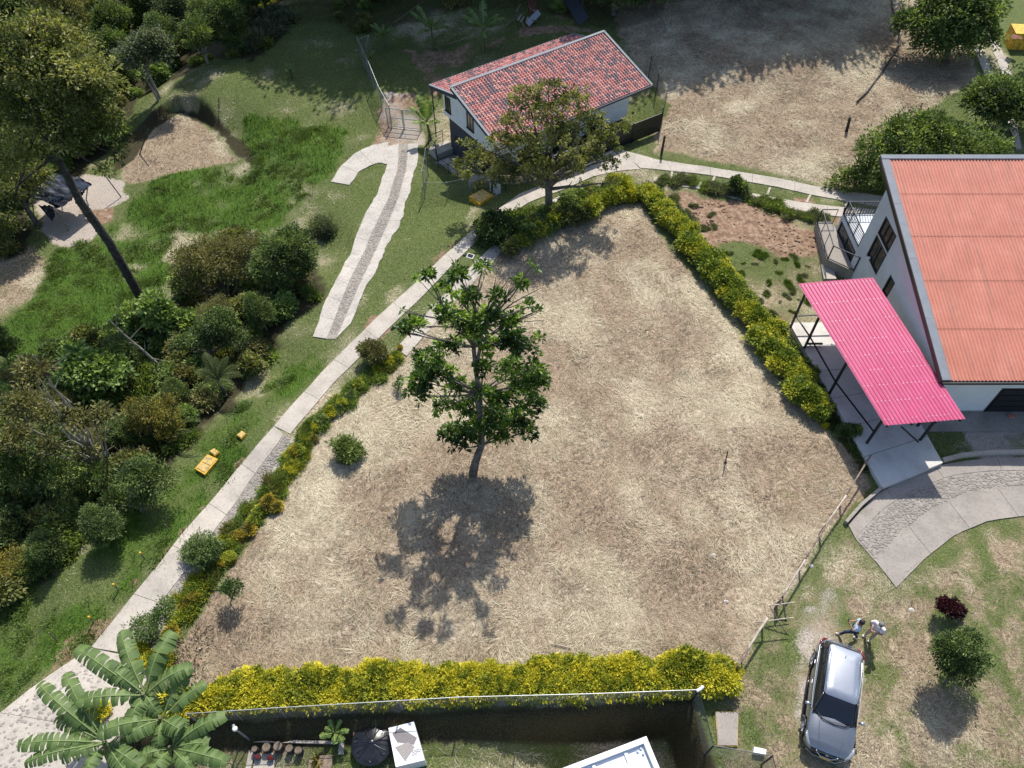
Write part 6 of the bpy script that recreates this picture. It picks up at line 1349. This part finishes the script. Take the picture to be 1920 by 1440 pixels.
# ================================================================== fences
def chain_fence(label, path, h, step=2.4, cell=.12, name='wire_fence', post_r=.03, postmat='galv', top=True, cat='wire fence', netr=.006):
    path = [Vector(q) for q in path]; th = thing(name, label, cat, path[0]); net = MB()
    up = Vector((0,0,1))
    for i in range(len(path)-1):
        a, b_ = path[i], path[i+1]; L = (b_-a).length; n = max(1, round(L/step))
        for k in range(n+(1 if i == len(path)-2 else 0)):
            q = a.lerp(b_, k/n); MB().tube([q-up*.2, q+up*(h+.04)], post_r, 6).build('post', M[postmat], th)
        if top:
            MB().tube([a+up*h, b_+up*h], post_r*.45, 5).build('top_rail', M[postmat], th)
        d = (b_-a)/L; k = -int(h/cell)
        while k*cell < L:
            for sg in (1, -1):
                # diagonal from (k*cell,0) rising
                s0, s1 = k*cell, k*cell+h; z0, z1 = 0, h
                if s0 < 0: z0 = -s0; s0 = 0
                if s1 > L: z1 = h-(s1-L); s1 = L
                if s1 > s0:
                    zz0, zz1 = (z0, z1) if sg == 1 else (h-z0, h-z1)
                    p0, p1 = a+(b_-a)*(s0/L)+up*zz0, a+(b_-a)*(s1/L)+up*zz1; nrm = d.cross(up)*netr; w2 = (p1-p0).normalized().cross(nrm).normalized()*netr
                    net.add([p0-w2, p0+w2, p1+w2, p1-w2], [(0,1,2,3)])
            k += 1
    net.build('wire_mesh', M['galv'], th, kind='stuff'); return th
up = Vector((0,0,1))
def on(px, py, h=0): return GV(px, py)
chain_fence('long sagging grey wire fence between the golden hedge and the dug-out yard', [Vector((*V(350,1338,1.3)[:2], .0)), Vector((*V(520,1327,1.3)[:2], .0)), Vector((*V(860,1307,1.3)[:2], 0)), Vector((*V(1100,1301,1.3)[:2], 0)), Vector((*V(1312,1293,1.3)[:2], 0))], 1.3, 2.0, cell=.09)
q0 = Vector((*V(1312,1293,1.6)[:2], -.1)); q1 = Vector((*V(1340,1396,1.6)[:2], -.1)); q2 = Vector((*V(1448,1418,1.5)[:2], 0)); q3 = Vector((*V(1462,1470,1.5)[:2], 0))
chain_fence('short grey wire fence with corner posts at the right of the dug-out yard', [q0, q1, q2, q3], 1.55, 1.8, cell=.08, post_r=.035, postmat='dark_metal')
fcam = thing('security_camera', 'small white security camera on the corner fence post below the golden hedge', 'camera', q0+up*1.65)
MB().tube([q0+up*1.7+Vector((-.12,-.05,0)), q0+up*1.7+Vector((.08,.05,.02))], .06, 8).build('body', M['white'], fcam); MB().tube([q0+up*1.55, q0+up*1.75], .03, 6).build('bracket', M['white'], fcam); MB().lathe(q0+up*1.68+Vector((.12,.1,0)), [(.04,-.04),(.07,0),(.04,.05)], 10).build('lamp', M['white'], fcam)
L1_ = [GV(725,215), GV(707,180), GV(690,140), GV(675,105), GV(668,85)]
L1_ = [GV(735,240), GV(716,205), GV(700,165), GV(685,130), GV(676,112)]
chain_fence('grey wire fence climbing the slope to the left of the tiled house', L1_, 1.9, 2.0, cell=.16, netr=.012, post_r=.04)
chain_fence('short square wire fence return at the top of the slope', [GV(676,112), GV(697,104), GV(692,120)], 1.7, 3, cell=.3, post_r=.04)
gt2 = thing('wire_gate', 'double grey wire gate at the end of the old concrete path', 'gate', GV(755,240))
for a, b_ in ((GV(728,238), GV(757,242)), (GV(759,242), GV(790,245))):
    g = MB(); h_ = 1.6
    for z in (.12, .85, h_): g.tube([a+up*z, b_+up*z], .035, 5)
    for q in (a, b_): g.tube([q, q+up*h_], .035, 5)
    lf = g.build('gate_leaf', M['galv'], gt2); nt_ = MB()
    for k in range(18): q = a.lerp(b_, k/17); nt_.bar(q+up*.12, q+up*h_, .012)
    nt_.build('wire_mesh', M['galv'], lf, kind='stuff')
chain_fence('tall wire fence panel descending beside the old path below the banana plant', [GV(803,330), GV(797,372)], 2.2, 3, cell=.1, netr=.008)
chain_fence('low wire fence with a diagonal brace in front of the dark terrace', [GV(797,372), GV(840,372), GV(886,362)], 1.3, 2, cell=.2, post_r=.022)
chain_fence('tall wire fence behind the right end of the tiled house', [GV(1236,247), GV(1243,215), GV(1215,150)], 1.9, 2.4, cell=.2, netr=.01, postmat='dark_metal')
# rustic pole fence
pf = thing('pole_fence', 'rustic fence of weathered poles along the right side of the dry plot', 'fence', GV(1480,1100))
hp = .95; tp = [(1632,855),(1587,928),(1548,985),(1510,1047),(1467,1118)]
tops = [V(a, b_, hp) for a, b_ in tp]
for i in range(len(tops)-1):
    a, b_ = tops[i], tops[i+1]; o_ = Vector((rnd.uniform(-.03,.03), rnd.uniform(-.03,.03), .03*i % .07)); limb_ = MB(); limb(limb_, a+o_, b_+o_*.5, .045, .035, .04, 5, 7, 70+i); limb_.build('rail', M['palewood'] if i % 2 else M['wood'], pf, smooth=True)
for i, q in enumerate(tops+[V(1464,1125,hp)]):
    lb_ = MB(); limb(lb_, (q.x+.02, q.y, float(gz(q.x, q.y))-.2), (q.x, q.y, q.z+.1), .05, .04, .03, 4, 7, 90+i); lb_.build('post', M['wood'], pf, smooth=True)
pf2 = thing('pole_fence', 'lower run of the pole fence with two crossed pale poles beside the lawn', 'fence', GV(1430,1190))
tp2 = [(1440,1158),(1400,1222),(1384,1248)]; t2 = [V(a, b_, .95) for a, b_ in tp2]
for i in range(2): l_ = MB(); limb(l_, t2[i], t2[i+1], .055, .045, .03, 5, 7, 40+i); l_.build('rail', M['palewood'] if not i else M['wood'], pf2, smooth=True)
for i, q in enumerate(t2): l_ = MB(); limb(l_, (q.x, q.y-.03, float(gz(q.x, q.y))-.2), (q.x, q.y, q.z+.05), .05, .04, .03, 4, 7, 50+i); l_.build('post', M['wood'], pf2, smooth=True)
for a, b_ in (((1443,1136),(1490,1129)), ((1416,1167),(1488,1158))): l_ = MB(); limb(l_, V(*a,.85), V(*b_,.85), .03, .025, .03, 4, 6, a[0]); l_.build('cross_pole', M['palewood'], pf2, smooth=True)
l_ = MB(); limb(l_, V(1443,1136,.85), V(1478,1192,0), .03, .025, .03, 4, 6, 7); l_.build('brace', M['wood'], pf2, smooth=True)
l_ = MB(); limb(l_, V(1467,1118,.9), V(1474,1165,0), .04, .035, .03, 4, 6, 8); l_.build('brace', M['wood'], pf2, smooth=True)

# ================================================================== small things
def slab_cover(label, pts, h, patch=None, name='utility_cover'):
    w_ = [GV(*q) for q in pts]; z = max(q.z for q in w_); th = thing(name, label, 'utility cover', sum(w_, Vector())/4)
    cen = sum(w_, Vector())/4
    MB().prism([q[:2] for q in w_], min(q.z for q in w_)-.15, z+h).build('body', M['yellow'], th)
    ins = [cen.lerp(q, .95 if 'half shaded' in label else .82) for q in w_]; hw = [(ins[0]+ins[1])/2, (ins[2]+ins[3])/2]
    if patch != 'small':
        for A in ([ins[0], ins[0].lerp(ins[1], .48), ins[3].lerp(ins[2], .48), ins[3]], [ins[0].lerp(ins[1], .52), ins[1], ins[2], ins[3].lerp(ins[2], .52)]):
            MB().prism([q[:2] for q in A], z+h+.003, z+h+.03).build('lid', M['yellowtop'], th)
    else: MB().prism([q[:2] for q in ins], z+h+.003, z+h+.03).build('lid', M['yellowtop'], th)
    return th
m, t, b = new_mat('worn_yellow_lid'); M['yellowtop'] = m
t.links.new(ramp(t, noise(t, 5, 6, .75), [(.36, (.60,.38,.06)), (.48, (.52,.38,.14)), (.60, (.26,.20,.13))]), b.inputs['Base Color']); b.inputs['Roughness'].default_value = .85
m, t, b = new_mat('worn_yellow_edge_paint'); M['yellowside'] = m
t.links.new(ramp(t, noise(t, 2.5, 5, .7), [(.42, (.26,.21,.16)), (.55, (.60,.38,.06))]), b.inputs['Base Color']); b.inputs['Roughness'].default_value = .85
slab_cover('large worn yellow utility cover with two lids beside the road at lower left', [(367,882),(391,855),(411,864),(386,893)], .16)
slab_cover('small yellow cover touching the upper end of the large worn cover', [(394,849),(403,843),(413,850),(404,857)], .12, 'small')
slab_cover('small square yellow cover nearest the road edge', [(446,820),(455,811),(463,816),(454,826)], .14, 'small')
slab_cover('yellow utility cover on the grass in front of the tiled house', [(880,378),(905,362),(925,370),(900,388)], .2)
o_ = M['yellowtop']; M['yellowtop'] = M['concrete_grey']; slab_cover('yellow-edged concrete cover half shaded beside the fence corner at the bottom', [(1340,1335),(1384,1335),(1382,1400),(1345,1400)], .06, 'small'); M['yellowtop'] = o_
for ch in children(bpy.data.objects[sorted(o.name for o in bpy.data.objects if o.name.startswith('utility_cover'))[-1]]):
    if ch.name.startswith('body'): ch.data.materials[0] = M['yellowside']
yt = thing('yellow_tank', 'bright yellow rendered concrete tank with a heart-shaped rust patch at the top right', 'tank', GV(1915,90))
w_ = [GV(a, b_) for a, b_ in ((1889,93),(1990,96),(1990,78),(1880,74))]; MB().prism([q[:2] for q in w_], .2, w_[0].z+1.3).build('body', M['ytank'] if 'ytank' in M else M['yellow'], yt)
zt = w_[0].z+1.306; hc = P(1905,69,zt)
hpts = []
for a in np.linspace(0, 2*math.pi, 20, endpoint=False): hpts.append((hc[0]+.028*16*math.sin(a)**3, hc[1]-.032*(13*math.cos(a)-5*math.cos(2*a)-2*math.cos(3*a)-math.cos(4*a)), zt))
MB().add(hpts, [tuple(range(20))]).build('rust_patch', M['rust'], yt)
# posts along the lower road
M['ytip'] = simple('yellow_paint_tip', (.75,.45,.05), .6, var=.1)
plab = ['uppermost short stake along the road verge, below the large worn cover', 'second stake down the road verge, with a yellow tip', 'middle roadside stake with a bright yellow tip', 'fourth stake down the road verge beside bare soil', 'lowest roadside stake, weathered and unpainted']
for i, (a, b_) in enumerate((((318,995),(309,983)), ((272,1048),(263,1037)), ((223,1108),(213,1096)), ((175,1168),(167,1157)), ((107,1202),(92,1186)))):
    B = GV(*a); tp_ = None; th = thing('stake', plab[i], 'stake', B, 0, 'stakes along the road verge')
    tv = PY(b_[0], b_[1], B.y+.05); MB().tube([B-up*.1, tv], [.035,.03], 6).build('pole', M['wood'], th)
    if i in (1, 2, 3): MB().lathe(tv-up*.05, [(.045,0),(.05,.08),(.03,.12)], 8).build('tip', M['ytip'], th)
# street lamp of the yard, solar lamp
lp = thing('lamp_post', 'slim grey post with a white lamp head at the edge of the dug-out yard', 'lamp post', V(472,1390,-.8))
lb0 = V(472,1390,-.8); lt = PY(441,1367,lb0.y+.1); MB().tube([lb0, lt], .035, 8).build('pole', M['galv'], lp)
MB().lathe(lt+up*.02, [(.03,-.08),(.09,-.04),(.10,.04),(.05,.09)], 12).build('lamp_head', M['white'], lp, smooth=True); MB().lathe(lt+Vector((-.1,.12,.0)), [(.03,-.05),(.06,0),(.03,.06)], 10).build('lamp_head', M['white'], lp, smooth=True)
sp_ = GV(897,508); sl_ = thing('solar_lamp', 'solar lamp with a small tilted panel on a thin pole above the bushy corner', 'lamp', sp_)
tp_ = PY(882,480,sp_.y+.1); MB().tube([sp_, tp_], .03, 6).build('pole', M['dark_metal'], sl_)
MB().box(tp_, (.42,.30,.03), rot=Euler((R(15),0,R(-25))).to_matrix()).build('panel_frame', M['white'], sl_); MB().box(tp_+Vector((0,0,.02)), (.34,.22,.02), rot=Euler((R(15),0,R(-25))).to_matrix()).build('solar_panel', M['gblack'], sl_)
MB().lathe(tp_+Vector((-.35,.05,0)), [(.04,-.06),(.11,-.02),(.09,.06),(.02,.09)], 10).build('lamp_head', M['black'], sl_, smooth=True)
# stake and holes in the plot
B = GV(1360,868); th = thing('stump_post', 'short dark metal stake standing in the dry plot', 'post', B); MB().tube([B-up*.1, PY(1365,845,B.y)], [.035,.025], 6).build('pole', M['black'], th); MB().lathe(B, [(.10,0),(.07,.06),(.02,.08)], 8).build('collar', M['black'], th)
for a, lb in (((1377,806),'small dark burrow hole in the dry plot above the metal stake'), ((438,1252),'dark hollow stump at the lower left of the dry plot')):
    B = GV(*a); th = thing('burrow', lb, 'hole', B); MB().lathe(B, [(.17,-.02),(.15,.045),(.11,.05),(.09,-.01)], 12).build('rim', M['soil'], th, smooth=True); MB().lathe(B, [(.105,.0),(.10,.012)], 12).build('shadowed_hollow', M['black'], th)  # flat black disc stands in for the shade inside each hole
# tree post and rope line in the upper field
B = GV(1588,246); th = thing('gate_post', 'thick dark wooden post in the upper cut field', 'post', B); MB().tube([B-up*.2, PY(1594,220,B.y)], [.12,.10], 8).build('pole', M['darkbark'], th)
B = GV(1600,222); th = thing('fallen_trunk', 'long thin curved fallen stem lying across the upper cut field', 'branch', B)
l_ = MB(); pts_ = [GV(a, b_)+up*.15 for a, b_ in ((1605,195),(1625,175),(1655,135),(1670,110),(1686,85),(1684,60),(1672,20),(1668,-20))]; l_.tube(pts_, [.06,.06,.06,.07,.10,.07,.05,.04], 6); l_.build('stem', M['darkbark'], th, smooth=True)
B = GV(1240,290); th = thing('gate_post', 'dark post at the lower left corner of the upper cut field', 'post', B); MB().tube([B-up*.2, B+up*1.5], [.09,.08], 7).build('pole', M['darkbark'], th)
B = GV(1573,430); th = thing('gate_post', 'thin dark pole by the wheel track beside the deck railing', 'post', B); MB().tube([B-up*.2, PY(1585,388,B.y)], [.05,.04], 6).build('pole', M['dark_metal'], th)
for a, b_, lb in (((548,148),(543,128),'thin stake on the grass slope with a tiny sapling'), ((410,203),(410,183),'dark stub post above the cut terrace'), ((260,290),(278,243),'thin pole lying against the cut terrace bank')):
    B = GV(*a); th = thing('stake', lb, 'stake', B); MB().tube([B-up*.1, PY(b_[0], b_[1], B.y)], [.05,.04], 6).build('pole', M['darkbark'], th)
# litter and stones
M['litter'] = simple('pale_litter', (.62,.60,.58), .8, var=.15)
for i, (a, lb) in enumerate((((1337,1041),'white scrap lying on the dry plot near the pole fence'), ((1521,1061),'white scrap beside the pole fence'), ((1708,1143),'white stone on the lawn above the car'), ((1361,1128),'pale pebble at the lower end of the plot'))):
    B = GV(*a); th = thing('scrap', lb, 'scrap', B); q = MB(); q.add([(rnd.uniform(.7,1.2)*.12*math.cos(k*1.05), rnd.uniform(.7,1.2)*.09*math.sin(k*1.05), .02) for k in range(6)]+[(0,0,.09),(0.03,0.02,-.02)], [(k, (k+1) % 6, 6) for k in range(6)]+[((k+1) % 6, k, 7) for k in range(6)]); q.build('body', M['litter'], th, world=False)
B = GV(1892,782); th = thing('brick', 'orange brick lying on the walk before the dark door', 'brick', B); MB().box(GV(1894,783)+up*.13, (.32,.14,.1), .1).build('body', M['coral'], th)
B = GV(1050,1212); th = thing('stick', 'pale stick lying in the dry grass above the golden hedge', 'stick', B); MB().tube([GV(1033,1208)+up*.06, GV(1052,1212)+up*.09, GV(1072,1216)+up*.06], .025, 6).build('body', M['palewood'], th)
# heap of dry leaves
dl = cloud_mesh('dry_leaves', [(0,0,.02,.7,1.3,.08)], 90, 4, .22, .07, seed=77, spread=.3, droop=0, up_=0); o = link('dry_leaves', dl, foliage('curled_dry_leaves', [(0,(.12,.08,.05)),(.6,(.32,.24,.18)),(1,(.55,.47,.40))], trans=.1)); o.location = GV(358,1235); tag(o, 'heap of curled dry banana leaves beside the banana plants', 'dry leaves', kind='stuff')
# tarpaulin shelter
sh = thing('tarp_shelter', 'crumpled black plastic tarpaulin shelter on poles under the tall tree', 'shelter', GV(110,400))
def sheet(c4, n, amp, mat, parent, nm='tarpaulin', sc=.5, seed=0):
    c4 = [Vector(q) for q in c4]; V_ = []
    for i in range(n+1):
        for j in range(n+1):
            q = c4[0].lerp(c4[1], i/n).lerp(c4[3].lerp(c4[2], i/n), j/n); u_, v_ = i/n, j/n
            V_.append(q+up*((float(fbm(u_*6, v_*2.2, sc, seed))-.5)*amp-.5*amp*math.sin(math.pi*u_)*math.sin(math.pi*v_)))
    F_ = [(i*(n+1)+j, (i+1)*(n+1)+j, (i+1)*(n+1)+j+1, i*(n+1)+j+1) for i in range(n) for j in range(n)]
    return MB().add(V_, F_).build(nm, mat, parent, smooth=True)
M['tarp'] = simple('black_plastic_sheet', (.030,.034,.048), .2, var=.2, sc=2, spec=.9)
hz = -2.6
sheet([V(56,370,hz+1.5), V(97,322,hz+1.9), V(168,345,hz+1.9), V(118,388,hz+1.7)], 22, .5, M['tarp'], sh, seed=1)
sheet([V(140,345,hz+1.8), V(145,330,hz+2), V(172,345,hz+1.6), V(150,370,hz+1.1)], 14, .35, M['tarp'], sh, seed=2)
sheet([V(86,377,hz+1.7), V(112,368,hz+1.8), V(136,374,hz+1.7), V(108,392,hz+1.2)], 14, .45, M['tarp'], sh, seed=3)
sheet([V(72,385,hz+1.2), V(98,385,hz+1.5), V(104,405,hz+.9), V(97,415,hz+.4)], 12, .35, M['tarp'], sh, seed=4)
for a, za, b_ in (((103,393),1.4,(129,433)), ((33,350),1.6,(48,380)), ((60,372),1.5,(62,400)), ((165,345),1.7,(160,375)), ((115,345),1.9,(112,380)), ((196,328),1.5,(228,370))):
    B = GV(*b_); MB().tube([B-up*.1, PY(a[0], a[1], B.y+.2)], .04, 6).build('pole', M['wood'], sh)
# debris behind the tiled house
db = thing('scrap_heap', 'heap of boards, tin sheets and rubble in the shade behind the tiled house', 'scrap heap', GV(1000,40))
for i in range(9):
    a = GV(975+rnd.uniform(-6,30), 20+rnd.uniform(-10,30)); MB().bar(a+up*.2, a+Vector((rnd.uniform(-.5,.8), rnd.uniform(-2.0,-.8), .3+rnd.uniform(0,.4))), .14, .03).build('board', M['palewood'] if i % 2 else M['wood'], db)
sheet([GV(1045,12)+up*1.2, GV(1062,4)+up*1.5, GV(1104,48)+up*.7, GV(1085,56)+up*.4], 8, .1, M['tin_dark'] if 'tin_dark' in M else M['dark_wall'], db, 'metal_sheet')
sheet([GV(985,48)+up*.3, GV(1008,28)+up*.5, GV(1014,36)+up*.4, GV(992,56)+up*.3], 4, .08, M['tin'], db, 'metal_sheet')
sheet([GV(990,8)+up*.5, GV(1004,4)+up*.5, GV(1008,34)+up*.4, GV(992,36)+up*.4], 4, .08, M['rust'], db, 'metal_sheet')
for a, b_, lb in (((740,48),(795,8),'long pale pole propped in the shade at the top'), ((835,90),(880,76),'pale board lying on the shaded slope'), ((822,95),(840,126),'thin stick leaning on the shaded slope'), ((940,60),(978,32),'thin pole leading up to the scrap heap')):
    B = GV(*a); th = thing('pole', lb, 'pole', B); MB().tube([B+up*.25, GV(*b_)+up*.3], .045, 6).build('body', M['wood'], th)
# yard: stump seats, planks, planter
for i, (a, r_, lb) in enumerate((((500,1402),.17,'log stump seat, second from left, with a green top'), ((522,1400),.18,'largest log stump seat in the middle of the row'), ((543,1404),.15,'log stump seat, second from right'), ((560,1408),.15,'rightmost log stump seat of the row'), ((478,1405),.12,'dark small log stump at the left end of the row'))):
    q = V(a[0], a[1], -.5); z0 = float(gz(q.x, q.y)); th = thing('log_seat', lb, 'log seat', (q.x, q.y, z0), 0, 'log seats in the dug-out yard')
    MB().lathe((q.x, q.y, z0), [(r_*1.05,-.05),(r_,.2),(r_,.42)], 14).build('log', M['darkbark'], th); MB().lathe((q.x, q.y, z0+.424), [(r_*.9,0),(r_*.85,.01)], 14).build('cut_face', M['wood'], th)
def yard_poly(nm, label, cat, pts, mat, z0=-.1, z1=.06, part='body'):
    w_ = [V(a, b_, -.78) for a, b_ in pts]; th = thing(nm, label, cat, w_[0]); MB().prism([q[:2] for q in w_], -.8+z0, -.8+z1).build(part, mat, th); return th
yard_poly('border_slab', 'long thin concrete kerb at the foot of the dark bank', 'kerb', [(472,1387),(632,1391),(632,1396),(472,1393)], M['concrete'], z1=.15)
yard_poly('paving_slab', 'upright pale slab beside the small glossy plant', 'slab', [(636,1392),(646,1391),(644,1415),(634,1415)], M['concrete'])
yard_poly('paving_slab', 'pale slab at the left end of the log seats', 'slab', [(467,1408),(480,1405),(470,1445),(460,1445)], M['concrete'])
yard_poly('paving_slab', 'square pale slab below the log seats', 'slab', [(480,1414),(516,1412),(514,1445),(474,1445)], M['concrete'])
yard_poly('paving_slab', 'grey slab on the grass beside the lower fence corner', 'slab', [(1345,1420),(1368,1415),(1374,1436),(1352,1440)], M['concrete'], z1=.2)
fp = yard_poly('raised_planter', 'shallow wooden planter with an orange bromeliad in the yard', 'planter', [(582,1420),(625,1416),(622,1450),(578,1450)], M['wood'], z1=.15)
br = cloud_mesh('bromeliad', [(0,0,.1,.1,.1,.1)], 6, 8, .35, .05, seed=88, spread=.03, up_=.5); o = link('bromeliad', br, M['l_orange']); o.location = V(600,1430,-.6); tag(o, 'orange spiky bromeliad sitting in the shallow planter', 'plant')
for i, (a, lb) in enumerate((((482,1418),'small red-topped planter at the left of the pale slabs'), ((506,1420),'small red striped planter on the square pale slab'))):
    q = V(a[0], a[1], -.5); th = thing('planter', lb, 'planter', (q.x, q.y, -.8)); MB().lathe((q.x, q.y, -.8), [(.09,0),(.13,.25)], 10).build('pot', M['black'], th)
    for k in range(3): MB().box((q.x-.06+.06*k, q.y, -.53), (.03,.16,.02), .6).build('slat', M['red'], th)
gb_ = thing('white_bench_top', 'small white panel on the fence line at the bottom right', 'panel', GV(1430,1405)); MB().prism([V(a, b_, .3)[:2] for a, b_ in ((1414,1400),(1437,1405),(1436,1415),(1413,1411))], 0, .3).build('body', M['white'], gb_)
